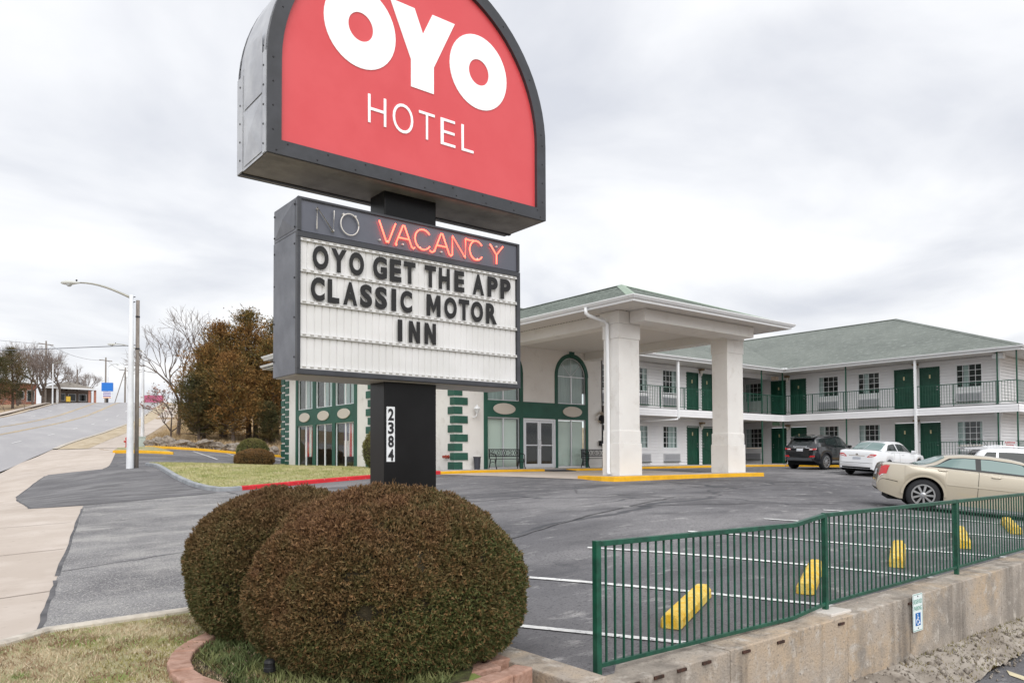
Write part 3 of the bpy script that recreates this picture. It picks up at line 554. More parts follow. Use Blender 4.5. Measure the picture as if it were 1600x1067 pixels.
# ------------------------------------------------------------------ clipped yew bushes
def yew_cols(name, green, brown, tip, zmid, zr, xc=0, xk=0):
    """needle colour: bronzed patches drifting over green, pale growing tips"""
    def f(nt, last, src, p):
        nn = nt.nodes; ll = nt.links; s = nn.new('ShaderNodeSeparateXYZ'); ll.new(src, s.inputs[0])
        t = nn.new('ShaderNodeTexNoise'); t.inputs['Scale'].default_value = 3.2; t.inputs['Detail'].default_value = 6; t.inputs['Roughness'].default_value = .65; ll.new(src, t.inputs['Vector'])
        ad = nn.new('ShaderNodeMath'); ad.operation = 'MULTIPLY_ADD'; ll.new(t.outputs[0], ad.inputs[0]); ad.inputs[1].default_value = 2.6; ll.new(s.outputs[2], ad.inputs[2])
        ax = nn.new('ShaderNodeMath'); ax.operation = 'MULTIPLY_ADD'; ll.new(s.outputs[0], ax.inputs[0]); ax.inputs[1].default_value = -xk; ll.new(ad.outputs[0], ax.inputs[2])
        mr = nn.new('ShaderNodeMapRange'); ll.new(ax.outputs[0], mr.inputs[0]); mr.inputs[1].default_value = zmid-zr-xk*xc; mr.inputs[2].default_value = zmid+zr-xk*xc
        mm = nn.new('ShaderNodeMix'); mm.data_type = 'RGBA'; ll.new(mr.outputs[0], mm.inputs[0]); mm.inputs[6].default_value = (*lin(green), 1); mm.inputs[7].default_value = (*lin(brown), 1)
        t2 = nn.new('ShaderNodeTexNoise'); t2.inputs['Scale'].default_value = 38; t2.inputs['Detail'].default_value = 3; ll.new(src, t2.inputs['Vector'])
        m2 = nn.new('ShaderNodeMapRange'); ll.new(t2.outputs[0], m2.inputs[0]); m2.inputs[1].default_value = .5; m2.inputs[2].default_value = .66
        m3_ = nn.new('ShaderNodeMix'); m3_.data_type = 'RGBA'; ll.new(m2.outputs[0], m3_.inputs[0]); ll.new(mm.outputs[2], m3_.inputs[6]); m3_.inputs[7].default_value = (*lin(tip), 1)
        return m3_.outputs[2]
    return mat(name, green, .7, extra=f, spec=.3)
def bush(name, c, rx, ry, zb, zt, nsp, m, mcore, label, size=.035, pw=2.6, seed=1, group=None, flat=0, droop=0):
    r = np.random.default_rng(seed); base = zb; hh = (zt-zb)
    th = thing(name, (c[0], c[1], zb), label, 'bush', group)
    def surf(u, v):          # u azimuth, v in [-1,1]
        cv = np.cos(v*PI/2); sv = np.sin(v*PI/2); e = np.where(v > 0, 2/min(pw, 2.12), 2/pw)
        f = lambda q: np.sign(q)*np.abs(q)**e
        rr_ = f(cv); wob = 1+.035*np.sin(3*u+seed)+.03*np.sin(5*u+2*v+seed*2)+.02*np.sin(9*u-4*v)
        x = c[0]+rx*rr_*np.cos(u)*wob; y = c[1]+ry*rr_*np.sin(u)*wob; z = (zb+zt)/2+hh/2*f(sv)*(1+.02*np.sin(4*u)+.02*np.sin(7*u+3*v))
        return x, y, z
    nu, nv = 48, 28; U_, V_ = np.meshgrid(np.linspace(0, 2*PI, nu, endpoint=False), np.linspace(-.98, .98, nv)); x, y, z = surf(U_.ravel(), V_.ravel())
    k = .945; x = c[0]+(x-c[0])*k; y = c[1]+(y-c[1])*k; z = (zb+zt)/2+(z-(zb+zt)/2)*k
    idx = np.arange(nu*nv).reshape(nv, nu); FQ = np.stack([idx[:-1], np.roll(idx, -1, 1)[:-1], np.roll(idx, -1, 1)[1:], idx[1:]], -1).reshape(-1, 4)
    link('inner_foliage', np_mesh('core', np.c_[x, y, z], FQ), mcore, th, smooth=True)
    u = r.uniform(0, 2*PI, nsp); v = np.arcsin(r.uniform(-.97, 1, nsp))/(PI/2); x, y, z = surf(u, v)
    e = 1e-3; xu, yu, zu = surf(u+e, v); xv, yv, zv = surf(u, v+e)
    P0 = np.c_[x, y, z]; tu = np.c_[xu, yu, zu]-P0; tv = np.c_[xv, yv, zv]-P0; nrm = np.cross(tu, tv); nrm /= np.linalg.norm(nrm, axis=1)[:,None]+1e-9
    def nz(fr, sd):                 # cheap smooth noise from random waves
        q = np.random.default_rng(sd); o = 0
        for _ in range(7): k = q.normal(0, fr, 3); o = o+np.sin(P0@k+q.uniform(0, 6.3))
        return o/3.2
    sc_ = min(1, size/.032); big = nz(5, seed*7+1)*.022*rx; med = nz(14, seed*7+2)*.018; fine = nz(34, seed*7+3)*.014
    gap = nz(11, seed*7+4)+.8*nz(25, seed*7+5); dep = r.uniform(-.06, .014, nsp)-np.clip(gap-1.1, 0, 1)*.06
    keep = r.random(nsp) > np.clip((gap-1.2)*.8, 0, .5); P0 = P0+nrm*(dep+big+med+fine)[:,None]
    P0 = P0[keep]; nrm = nrm[keep]; nsp = len(P0); stray = r.random(nsp) > .988
    VV = []
    for q in range(3):
        d = nrm*.8+r.normal(0, .7, (nsp, 3)); d[:,2] += .3; d /= np.linalg.norm(d, axis=1)[:,None]
        s = np.cross(d, r.normal(0, 1, (nsp, 3))); s /= np.linalg.norm(s, axis=1)[:,None]+1e-9
        L_ = (size*r.uniform(.5, 1.3, nsp)*np.where(stray, 1.9, 1))[:,None]; W_ = size*.26*np.ones((nsp, 1))
        a0 = P0-s*W_; b0 = P0+s*W_; t0 = P0+d*L_; VV.append(np.stack([a0, b0, t0], 1))
    A = np.concatenate(VV).reshape(-1, 3); link('foliage', np_mesh('leaf', A, np.arange(len(A)).reshape(-1, 3)), m, th)
    return th
M_yew = yew_cols('yew_foliage', '#525932', '#6c4f37', '#8d6d4b', 1.22, .6, 3.1, .5)
M_yewb = yew_cols('yew_foliage_bronze', '#535631', '#694d35', '#826646', 1.18, .6)
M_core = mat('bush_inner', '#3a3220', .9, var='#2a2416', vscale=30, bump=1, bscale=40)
by = bush('yew_bush', (3.05, 5.48), 1.06, 1.04, -1.24, .245, 150000, M_yew, M_core, 'large round clipped yew bush, bronze on top, in front of the sign pole', size=.027, pw=2.5, seed=3)
bush('yew_bush', (2.78, 6.76), .95, .95, -1.2, .225, 110000, M_yewb, M_core, 'round clipped bronze yew bush, partly hidden behind the larger one', size=.027, pw=2.5, seed=8)
# small clipped shrubs by the office
M_sh1 = yew_cols('shrub_bronze', '#5f5434', '#83623f', '#8a7048', 1.6, .6); M_sh2 = yew_cols('shrub_green', '#666c40', '#8a7a4c', '#858a54', 2.6, .7)
bush('box_shrub', (13.05, 36.6), .95, .85, .0, .92, 9000, M_sh1, M_core, 'low flattened bronze shrub at the edge of the green lawn', size=.06, seed=4)
bush('box_shrub', (13.9, 39.2), .78, .78, .05, 1.5, 7000, M_sh2, M_core, 'domed green shrub standing behind the low bronze shrub', size=.06, pw=2.1, seed=5)
bush('box_shrub', (14.42, 26.85), .48, .48, .05, 1.55, 6000, M_sh2, M_core, 'egg-shaped green shrub beside the office window bay', size=.05, pw=2.2, seed=6)
# planter edging blocks
M_brick = mat('planter_block', '#a88270', .9, var=['#93705f', '#b89585'], vscale=[4, 12], bump=.5, bscale=40)
pe = thing('planter_edging', (1.5, 5.8, -1.1), 'curved red block edging around the yew bushes', 'edging')
ang = [200+i*13.5 for i in range(-14, 12)]
for i in range(30):
    t = math.radians(92+i*11.2); cx, cy_ = 2.95+1.42*math.cos(t), 5.62+1.33*math.sin(t)
    if cx > 3.75: continue
    z = hz(cx, cy_)+.03; dxy = (-math.sin(t), math.cos(t)); nrm_ = (math.cos(t), math.sin(t)); hl = .132; hw = .08
    P_ = [(cx+dxy[0]*hl*a+nrm_[0]*hw*b, cy_+dxy[1]*hl*a+nrm_[1]*hw*b) for a, b in ((-1, -1), (1, -1), (1, 1), (-1, 1))]
    j = rnd.uniform(-.008, .008)
    MB().prism(P_, lambda a, b, d: (a, b, d), z-.08, z+.085+j).build('block', M_brick, pe, bevel=.012)
for cx, cy_ in ((3.62, 4.86), (3.42, 4.72)):
    MB().box(cx-.14, cx+.14, cy_-.1, cy_+.1, -1.2, -1.08).build('block', M_brick, pe, bevel=.012)
blades('planter_weeds', [(1.75, 5.2), (1.75, 6.3), (2.3, 6.8), (3.6, 6), (3.4, 4.9), (3, 4.5)], 9000, .06, .02, .09, .012, mat('weed_green', '#566238', .8, var=['#75784a', '#6b5a3a'], vscale=[2.5, 6], vlo=[.45, .55], vhi=[.6, .65]), 'low green weeds inside the block edging')
sheet('planter_soil', [(1.5, 5.3), (1.6, 6.2), (2.3, 6.95), (3.6, 6.95), (4.4, 6.3), (3.68, 5.4), (3.35, 4.7), (2.9, 4.2), (1.9, 4.4)], .07, .4, mat('mulch', '#4b3d30', .95, var=['#5f6b34', '#35291f'], vscale=[2, 9], bump=.8, bscale=40), label='dark mulch bed under the yew bushes', cat='soil', kind='structure')
pl_ = thing('path_light', (2.0, 5.28, -1.08), 'small black path light in the planter', 'light')
MB().lathe([(.012, -1.1), (.012, -.98)], (2.0, 5.28, 0), 8).build('stake', M_let, pl_); MB().lathe([(.03, -.99), (.042, -.985), (.042, -.96), (.036, -.955), (.036, -.93), (.04, -.925), (.03, -.905), (.01, -.9)], (2.0, 5.28, 0), 14).build('lamp_head', M_let, pl_, smooth=False)
# ------------------------------------------------------------------ retaining wall
M_wall = mat('weathered_concrete', '#aaa095', .92, var=['#b8a48c', '#948c83', '#beb6ac', '#877f77'], vscale=[.7, 1.7, 6, 34], vlo=[.48, .5, .54, .56], vhi=[.62, .64, .66, .68], bump=.55, bscale=40, extra=streaks(6, '#5a534c', .6, .5, .66))
M_rust = mat('rust', '#33261f', .9, var='#503328', vscale=30)
rw = thing('retaining_wall', (9, 4.1, -1.9), 'stained concrete retaining wall below the green railing', 'wall')
def wtop(x): return -1.185+.018*(x-4.2)
SEG = [3.98, 5.55, 7.55, 8.95, 10.02, 11.7, 13.6, 15.6, 19, 24, 30]
for a, b in zip(SEG[:-1], SEG[1:]):
    y0 = 3.975+rnd.uniform(-.006, .006); zt0 = wtop(a)+rnd.uniform(-.006, .006); zt1 = wtop(b)
    V = [(a+.004, y0, -2.3), (b-.004, y0, -2.3), (b-.004, 4.36, -2.3), (a+.004, 4.36, -2.3), (a+.004, y0, zt0), (b-.004, y0, zt1), (b-.004, 4.36, zt1), (a+.004, 4.36, zt0)]
    MB().add(V, [(0, 3, 2, 1), (4, 5, 6, 7), (0, 1, 5, 4), (1, 2, 6, 5), (2, 3, 7, 6), (3, 0, 4, 7)]).build('wall_panel', M_wall, rw, bevel=.012)
MB().box(3.74, 4.04, 3.97, 5.25, -1.7, -1.10).build('wall_return', M_wall, rw, bevel=.012)
for x, z in ((4.33, -1.215), (4.61, -1.21), (4.89, -1.205), (5.21, -1.2), (5.77, -1.2), (6.31, -1.2), (7.4, -1.185), (8.95, -1.17), (9.51, -1.84), (10.02, -1.84)):
    MB().box(x-.055, x+.055, 3.955, 3.975, z-.012, z+.012).build('form_tie', M_rust, rw)
MB().box(7.38, 7.78, 4.05, 4.36, wtop(7.6)-.02, wtop(7.6)+.022).build('mortar_pad', mat('mortar', '#cfc9c2', .9, bump=.4, bscale=40), rw, bevel=.01)
# ------------------------------------------------------------------ accessible-parking sign on the wall
ps = thing('parking_sign', (9.08, 3.955, -1.5), 'white reserved parking sign with blue wheelchair square on the retaining wall', 'sign')
def rrect(x0, x1, z0, z1, r, n=5):
    out = []
    for cx, cz, a0 in ((x1-r, z1-r, 0), (x0+r, z1-r, 90), (x0+r, z0+r, 180), (x1-r, z0+r, 270)):
        out += [(cx+r*math.cos(math.radians(a0+90*k/n)), cz+r*math.sin(math.radians(a0+90*k/n))) for k in range(n+1)]
    return out
SX0, SX1, SZ0, SZ1 = 8.955, 9.205, -1.50, -1.07
plate = MB().prism(rrect(SX0, SX1, SZ0, SZ1, .02), fy(3.948), 0, .004).build('plate', mat('sign_sheet_white', '#e8f2f2', .4), ps)
M_sgr = mat('sign_green', '#1d8a72', .4); M_sbl = mat('sign_blue', '#1269b4', .4); M_wpl = mat('sign_white', '#f0f4f6', .4)
o1 = rrect(SX0+.008, SX1-.008, SZ0+.008, SZ1-.008, .016); o2 = rrect(SX0+.013, SX1-.013, SZ0+.013, SZ1-.013, .012); k = len(o1)
MB().add([(a, 3.9435, b) for a, b in o1]+[(a, 3.9435, b) for a, b in o2], [(i, (i+1) % k, (i+1) % k+k, i+k) for i in range(k)]).build('border', M_sgr, plate)
link('lettering', text_mesh('RESERVED', SX0+.022, SX1-.022, -1.185, -1.135, fy(3.944), .001, .0, 'lettering'), M_sgr, plate)
link('lettering', text_mesh('PARKING', SX0+.03, SX1-.03, -1.262, -1.212, fy(3.944), .001, .0, 'lettering'), M_sgr, plate)
MB().box(SX0+.06, SX1-.06, 3.9425, 3.944, -1.435, -1.29).build('symbol_square', M_sbl, plate)
mb = MB(); cx = (SX0+SX1)/2
mb.tube([(cx-.008+.034*math.cos(math.radians(a)), 3.9415, -1.388+.034*math.sin(math.radians(a))) for a in range(120, 385, 20)], .0045, 5)
mb.tube([(cx-.012, 3.9415, -1.322), (cx-.008, 3.9415, -1.372), (cx+.022, 3.9415, -1.376), (cx+.036, 3.9415, -1.412), (cx+.046, 3.9415, -1.408)], .0055, 5); mb.tube([(cx-.01, 3.9415, -1.345), (cx+.016, 3.9415, -1.347)], .0045, 5); mb.lathe([(.009, 0), (.009, -.002)], (cx-.013, 3.9415, -1.308), 10, 'y')
mb.build('wheelchair_symbol', M_wpl, plate)
for z in (-1.1, -1.465): MB().lathe([(.01, 0), (.008, -.004)], (cx, 3.944, z), 8, 'y').build('bolt', M_screw, ps)
# ------------------------------------------------------------------ green railing
M_fg = mat('railing_green', '#17503d', .42, var=['#1b5a46', '#134335'], vscale=[3, 11], spec=.5)
fn = thing('railing', (8, 4.23, -1.2), 'dark green metal picket railing on top of the concrete wall', 'railing')
FY = 4.23
PX = [4.2, 7.58, 10.9, 14.2, 17.5]
def ftop(x):
    if x < 7.0: return -.15-.02*(x-4.2)/2.8
    if x < 7.58: return -.17+.07*(x-7.0)/.58
    return -.10+.004*(x-7.58)
def fbot(x):
    if x < 6.94: return -1.11
    if x < 7.56: return -1.11+.065*(x-6.94)/.62
    return -1.045+.022*(x-7.58)
for i, x in enumerate(PX):
    MB().box(x-.026, x+.026, FY-.026, FY+.026, wtop(x)-.03, ftop(x)+.012).build('post', M_fg, fn, bevel=.004)
def frail(x0, x1, f, hgt, w):
    xs_ = [x0]+[q for q in (6.94, 6.96, 7.0, 7.04, 7.5) if x0 < q < x1]+[x1]; V = []
    for q in xs_:
        for dy_, dz_ in ((-w, -hgt), (w, -hgt), (w, 0), (-w, 0)): V.append((q, FY+dy_, f(q)+dz_))
    n_ = len(xs_); return MB().add(V, [(i*4+j, i*4+(j+1) % 4, (i+1)*4+(j+1) % 4, (i+1)*4+j) for i in range(n_-1) for j in range(4)]+[(0, 1, 2, 3), tuple(range(4*n_-4, 4*n_))])
for a, b in zip(PX[:-1], PX[1:]):
    frail(a+.026, b-.026, lambda q: ftop(q)+.008, .042, .026).build('top_rail', M_fg, fn, bevel=.003)
    frail(a+.026, b-.026, lambda q: fbot(q)+.018, .034, .018).build('bottom_rail', M_fg, fn, bevel=.003)
    n_ = int((b-a)/.0985); s_ = (b-a)/n_
    for k in range(1, n_):
        x = a+k*s_; MB().box(x-.007, x+.007, FY-.007, FY+.007, fbot(x)+.018, ftop(x)-.03).build('picket', M_fg, fn)
# ------------------------------------------------------------------ wheel stops
M_stop = mat('wheel_stop_yellow', '#f0c02a', .7, var=['#d9a91e', '#e8cf72'], vscale=[3, 9], bump=.3, bscale=30)
STOPS = (((5.8, 4.84), (7.2, 5.52), 'nearest yellow wheel stop, behind the first railing section'), ((8.36, 4.92), (9.8, 5.6), 'second yellow wheel stop from the sign, left of the middle railing post'), ((11.1, 5.1), (12.6, 5.76), 'third yellow wheel stop from the sign, above the parking sign'),
         ((13.78, 5.21), (15.35, 5.9), 'fourth yellow wheel stop, just right of the third railing post'), ((16.51, 5.34), (18.05, 6.02), 'farthest yellow wheel stop, near the gold car'))
for a, b, lb in STOPS:
    a = np.array(a); b = np.array(b); d = (b-a)/np.linalg.norm(b-a); p = np.array([-d[1], d[0]])
    prof = [(-.105, 0), (-.103, .085), (-.06, .145), (.06, .145), (.103, .085), (.105, 0)]; V = []
    for t, sc_ in ((0, .8), (.04, 1), (np.linalg.norm(b-a)-.04, 1), (np.linalg.norm(b-a), .8)):
        for w_, z_ in prof: q = a+d*t+p*w_*sc_; V.append((q[0], q[1], hz(*(a+d*t))+z_*(.97 if sc_ < 1 else 1)+.004))
    fs = [(i*6+j, i*6+(j+1) % 6, (i+1)*6+(j+1) % 6, (i+1)*6+j) for i in range(3) for j in range(6)]+[tuple(range(6)), tuple(range(18, 24))]
    MB().add(V, fs).build('wheel_stop', M_stop, bevel=.008, label=lb, cat='wheel stop', group='yellow wheel stops behind the railing')
# ------------------------------------------------------------------ motel: materials
M_sid = mat('white_siding', '#eeeef0', .55, var=['#e6e6e8'], vscale=.6)
M_stu = mat('white_stucco', '#e8e6e2', .9, var=['#e0ddd9', '#d5d1cb'], vscale=[.5, 2.2], vlo=[.42, .56], vhi=[.65, .75], bump=.35, bscale=38)
M_grn = mat('dark_green_trim', '#25594a', .6, var=['#204f42'], vscale=2)
M_gdoor = mat('green_door', '#0f4a38', .45, var='#0d4232', vscale=2)
M_wtr = mat('white_trim', '#eceef0', .5)
M_gut = mat('white_gutter', '#eef0f2', .4, spec=.5)
M_sof = mat('soffit_vinyl', '#d9d5d0', .6)
M_roof = mat('green_shingle', '#7c827c', .95, var=['#6e746f', '#8a908a', '#636964'], vscale=[.35, 3.2, 14], vlo=[.42, .5, .5], vhi=[.65, .66, .7], bump=.6, bscale=30, extra=courses(2, .052, .80, .22))
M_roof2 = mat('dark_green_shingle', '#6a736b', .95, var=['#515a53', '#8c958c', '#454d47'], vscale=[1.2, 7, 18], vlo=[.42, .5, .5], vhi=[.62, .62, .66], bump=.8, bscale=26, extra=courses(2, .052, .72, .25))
M_gl = glass_mat('window_glass', refl=.04); M_dark = mat('dark_room', '#2b2a2c', .9); M_cur = mat('curtain', '#c9d2d2', .85, var='#b3bdbe', vscale=9, stretch=(3, 3, .1))
M_blind = mat('vertical_blind', '#e4e8e2', .8); M_ac = mat('ac_grille', '#c3c4c8', .5, metal=.2); M_acd = mat('ac_louvre', '#8f9096', .5)
M_gold = mat('number_plate_gold', '#d8cba0', .4, metal=.3); M_knob = mat('chrome_knob', '#cfcfd2', .25, metal=.9)
M_alf = mat('aluminium_frame', '#d6d8dc', .35, metal=.3); M_oval = mat('beige_oval', '#cbc3b8', .8); M_floor = mat('walk_concrete', '#b3aeaa', .9, var='#a29d98', vscale=1.2, bump=.2)
class Face:
    """a wall: a runs along it, d sticks out of it"""
    def __init__(s, kind, c): s.k = kind; s.c = c
    def p(s, a, d, z): return (s.c-d, a, z) if s.k == 'v' else (a, s.c-d, z)
    def box(s, mb, a0, a1, d0, d1, z0, z1):
        return mb.box(s.c-d1, s.c-d0, a0, a1, z0, z1) if s.k == 'v' else mb.box(a0, a1, s.c-d1, s.c-d0, z0, z1)
    def fn(s, d0=0): return lambda a, b, d: s.p(a, d0+d, b)
    def rev(s, a0, a1): return (a0, a1) if s.k == 'u' else (a1, a0)     # left-to-right as seen
def siding(fc, a0, a1, z0, z1, holes, parent, m=M_sid, lap=.155):
    mb = MB(); z = z0
    while z < z1-.01:
        zt = min(z+lap, z1); zm = (z+zt)/2; iv = [(a0, a1)]
        for h0, h1, hz0, hz1 in holes:
            if hz0 < zm < hz1:
                nv_ = []
                for p, q in iv:
                    if h1 <= p or h0 >= q: nv_.append((p, q)); continue
                    if h0 > p: nv_.append((p, h0))
                    if h1 < q: nv_.append((h1, q))
                iv = nv_
        for p, q in iv:
            zc = zt-.024; mb.add([fc.p(p, .02, z), fc.p(q, .02, z), fc.p(q, .004, zc), fc.p(p, .004, zc), fc.p(p, -.03, z), fc.p(q, -.03, z), fc.p(q, -.03, zc), fc.p(p, -.03, zc), fc.p(q, -.03, zt), fc.p(p, -.03, zt)], [(0, 1, 2, 3), (4, 5, 1, 0), (3, 2, 6, 7), (7, 6, 8, 9)])
        z = zt
    return mb.build('siding', m, parent)
def ring_box(fc, mb, a0, a1, z0, z1, w, d0, d1):
    fc.box(mb, a0, a1, d0, d1, z1-w, z1); fc.box(mb, a0, a1, d0, d1, z0, z0+w); fc.box(mb, a0, a0+w, d0, d1, z0+w, z1-w); fc.box(mb, a1-w, a1, d0, d1, z0+w, z1-w)
def grid_window(fc, a0, a1, z0, z1, parent, cols=4, rows=4, cur=None):
    mb = MB(); ring_box(fc, mb, a0-.03, a1+.03, z0-.03, z1+.03, .05, -.06, .028); w = mb.build('window', M_wtr, parent)
    mb = MB()
    for i in range(1, cols): x = a0+(a1-a0)*i/cols; fc.box(mb, x-.011, x+.011, -.012, .0, z0+.02, z1-.02)
    for i in range(1, rows): z = z0+(z1-z0)*i/rows; fc.box(mb, a0+.02, a1-.02, -.012, .001, z-.011, z+.011)
    mb.build('muntins', M_wtr, w)
    fc.box(MB(), a0+.02, a1-.02, -.024, -.018, z0+.02, z1-.02).build('pane', M_gl, w)
    fc.box(MB(), a0-.02, a1+.02, -.40, -.38, z0-.02, z1+.02).build('dark_interior', M_dark, w)
    mb = MB(); fc.box(mb, a0-.02, a0, -.38, -.03, z0, z1); fc.box(mb, a1, a1+.02, -.38, -.03, z0, z1); fc.box(mb, a0, a1, -.38, -.03, z1, z1+.02); fc.box(mb, a0, a1, -.38, -.03, z0-.02, z0); mb.build('reveal', M_dark, w)
    for c0, c1 in (cur or []):
        n_ = max(4, int((c1-c0)*(a1-a0)/.035)); V = []
        for i in range(n_+1):
            a = a0+(c0+(c1-c0)*i/n_)*(a1-a0)
            for z in (z0+.02, z1-.02): V.append(fc.p(a, -.10-.018*(i % 2), z))
        MB().add(V, [(2*i, 2*i+2, 2*i+3, 2*i+1) for i in range(n_)]).build('curtain', M_cur, w)
    return w
def room_door(fc, a0, a1, z0, z1, parent, hinge=1):
    """six-panel door: raised panels on a slab, frame, plate, knob"""
    mb = MB(); fc.box(mb, a0, a0+.05, -.03, .03, z0, z1); fc.box(mb, a1-.05, a1, -.03, .03, z0, z1); fc.box(mb, a0+.05, a1-.05, -.03, .03, z1-.05, z1)
    mb2 = MB(); fc.box(mb2, a0+.05, a1-.05, -.05, -.02, z0+.01, z1-.05); d = mb2.build('door', M_gdoor, parent)
    mb.build('door_frame', M_gdoor, d)
    w = a1-a0-.1; x0 = a0+.05; hh = z1-.05-z0
    for r0, r1 in ((.06, .36), (.42, .72), (.78, .94)):
        for c in (0, 1):
            p0 = x0+w*(.12+.42*c); p1 = p0+w*.34; q0 = z0+hh*r0; q1 = z0+hh*r1; b = .035
            V = [fc.p(p0, -.02, q0), fc.p(p1, -.02, q0), fc.p(p1, -.02, q1), fc.p(p0, -.02, q1), fc.p(p0+b, -.006, q0+b), fc.p(p1-b, -.006, q0+b), fc.p(p1-b, -.006, q1-b), fc.p(p0+b, -.006, q1-b)]
            MB().add(V, [(4, 5, 6, 7), (0, 1, 5, 4), (1, 2, 6, 5), (2, 3, 7, 6), (3, 0, 4, 7)]).build('panel', M_gdoor, d)
    ac = (a0+a1)/2; fc.box(MB(), ac-.035, ac+.035, -.02, -.004, z0+1.58, z0+1.76).build('number_plate', M_gold, d)
    ax = a0+.13 if hinge > 0 else a1-.13
    for z in (z0+.98, z0+1.13): 
        c = fc.p(ax, .0, z); MB().lathe([(.03, -.02), (.03, .0), (.02, .03)], c, 8, 'x' if fc.k == 'v' else 'y').build('knob', M_knob, d)
    return d
def ac_unit(fc, a0, a1, z0, z1, parent):
    a = fc.box(MB(), a0, a1, 0, .10, z0, z1).build('air_conditioner', M_ac, parent, bevel=.01)
    mb = MB(); n_ = 20
    for i in range(n_): x = a0+.04+(a1-a0-.08)*i/n_; fc.box(mb, x, x+.022, .1, .108, z0+.05, z1-.04)
    mb.build('louvres', M_acd, a, kind='stuff')
    fc.box(MB(), a0-.01, a1+.01, .02, .13, z0-.035, z0-.003).build('drip_tray', mat('tray_dark', '#5d6560', .6), a)
    return a
def gutter(pts, z, parent, w=.12, hgt=.13, out=None):
    """K-style gutter swept along an eave; out(i) outward 2-D normals at the points"""
    prof = [(0, .055), (.07, .055), (.085, .075), (.1, .095), (.125, .125), (.125, .15), (.11, .15), (0, .15)]; V = []
    for (x, y), (ox, oy) in zip(pts, out):
        for a, b in prof: V.append((x+ox*a, y+oy*a, z+b))
    n_ = len(prof); fs = [(i*n_+j, i*n_+(j+1) % n_, (i+1)*n_+(j+1) % n_, (i+1)*n_+j) for i in range(len(pts)-1) for j in range(n_)]+[tuple(range(n_)), tuple(range((len(pts)-1)*n_, len(pts)*n_))]
    return MB().add(V, fs).build('gutter', M_gut, parent)
# ------------------------------------------------------------------ guest room building (L-shaped, two storeys)
gb = thing('guest_room_building', (33, 26, 0), 'two-storey white sided motel with green doors, balcony and green hip roof', 'building')
FV = Face('v', 41.14); FU = Face('u', 26.0); XB = 39.77; YBK = 24.63; ZF1 = .04; ZF2 = 2.89
vw = [(14.64, 15.80), (19.66, 20.84), (21.99, 23.17)]; vd = [(16.58, 17.57), (17.88, 18.87), (23.96, 24.97), (25.27, 26.28)]
holes = []
for a0, a1 in vw+[(26.95, 28.1)]: holes += [(a0, a1, 1.02, 2.18), (a0, a1, 3.87, 5.01)]
for a0, a1 in vd: holes += [(a0, a1, ZF1, 2.19), (a0, a1, ZF2, 5.05)]
siding(FV, 13.88, 34, ZF1, 5.36, holes, gb)
uw = [(26.0, 27.1), (28.4, 29.54), (30.72, 31.86)]; ud = [(32.67, 33.68), (33.97, 34.98)]; uw2 = [(35.9, 37.05)]
holes = []
for a0, a1 in uw+uw2: holes += [(a0, a1, .92, 2.07), (a0, a1, 3.83, 5.03)]
for a0, a1 in ud: holes += [(a0, a1, ZF1, 2.13), (a0, a1, ZF2, 5.05)]
siding(FU, 25.17, 37.7, ZF1, 5.36, holes, gb)
cl = [(0, .28), (.86, 1)]; cr_ = [(.72, 1.0), (0, .12)]
for a0, a1 in vw: grid_window(FV, a0, a1, 1.02, 2.18, gb, cur=[(.72, 1.0), (0, .14)]); grid_window(FV, a0, a1, 3.87, 5.01, gb, cur=[(.8, 1.0)] if a0 > 20 else [(.55, .75)])
grid_window(FV, 26.95, 28.1, 1.02, 2.18, gb, cur=[(.7, 1)]); grid_window(FV, 26.95, 28.1, 3.87, 5.01, gb, cur=[(.7, 1)])
for i, (a0, a1) in enumerate(vd): room_door(FV, a0, a1, ZF1, 2.19, gb, 1 if i % 2 == 0 else -1); room_door(FV, a0, a1, ZF2, 5.05, gb, 1 if i % 2 == 0 else -1)
for a0, a1 in uw+uw2: grid_window(FU, a0, a1, .92, 2.07, gb, cols=4, rows=4, cur=[(.45, 1.0)]); grid_window(FU, a0, a1, 3.83, 5.03, gb, cur=[(.75, 1)])
for i, (a0, a1) in enumerate(ud): room_door(FU, a0, a1, ZF1, 2.13, gb, -1 if i % 2 == 0 else 1); room_door(FU, a0, a1, ZF2, 5.05, gb, -1 if i % 2 == 0 else 1)
for a0, a1 in vw: ac_unit(FV, a0+.02, a1-.02, 3.18, 3.59, gb); ac_unit(FV, a0+.02, a1-.02, .3, .71, gb)
for a0, a1 in uw+uw2: ac_unit(FU, a0+.02, a1+.15, .24, .63, gb); ac_unit(FU, a0+.02, a1-.02, 3.17, 3.59, gb)
ac_unit(FV, 27.0, 28.1, .3, .68, gb)
# end wall of the right wing, breezeway sides, floor slabs
FE = Face('u', 13.88); siding(FE, 41.14, 61, ZF1, 5.36, [(45, 46.1, 1.0, 2.2), (45, 46.1, 3.87, 5.0)], gb); grid_window(FE, 45, 46.1, 1.0, 2.2, gb); grid_window(FE, 45, 46.1, 3.87, 5.0, gb)
MB().box(41.09, 41.16, 13.84, 13.9, ZF1, 5.34).build('corner_board', M_wtr, gb); MB().box(41.1, 41.16, 13.9, 14.0, ZF1, 5.34).build('corner_board', M_wtr, gb)
MB().box(37.62, 37.7, 25.97, 26.03, ZF1, 5.36).build('corner_board', M_wtr, gb); MB().box(37.5, 37.68, 26.03, 34, ZF1, 5.36).build('breezeway_wall', M_sid, gb); MB().box(37.7, 41.1, 33.9, 34, ZF1, 5.36).build('breezeway_wall', M_sid, gb)
MB().box(37.7, 41.1, 25.95, 26.05, 5.08, 5.36).build('breezeway_lintel', M_sid, gb); MB().box(37.7, 41.13, 26.1, 33.9, 2.55, 2.88).build('breezeway_floor', M_floor, gb)
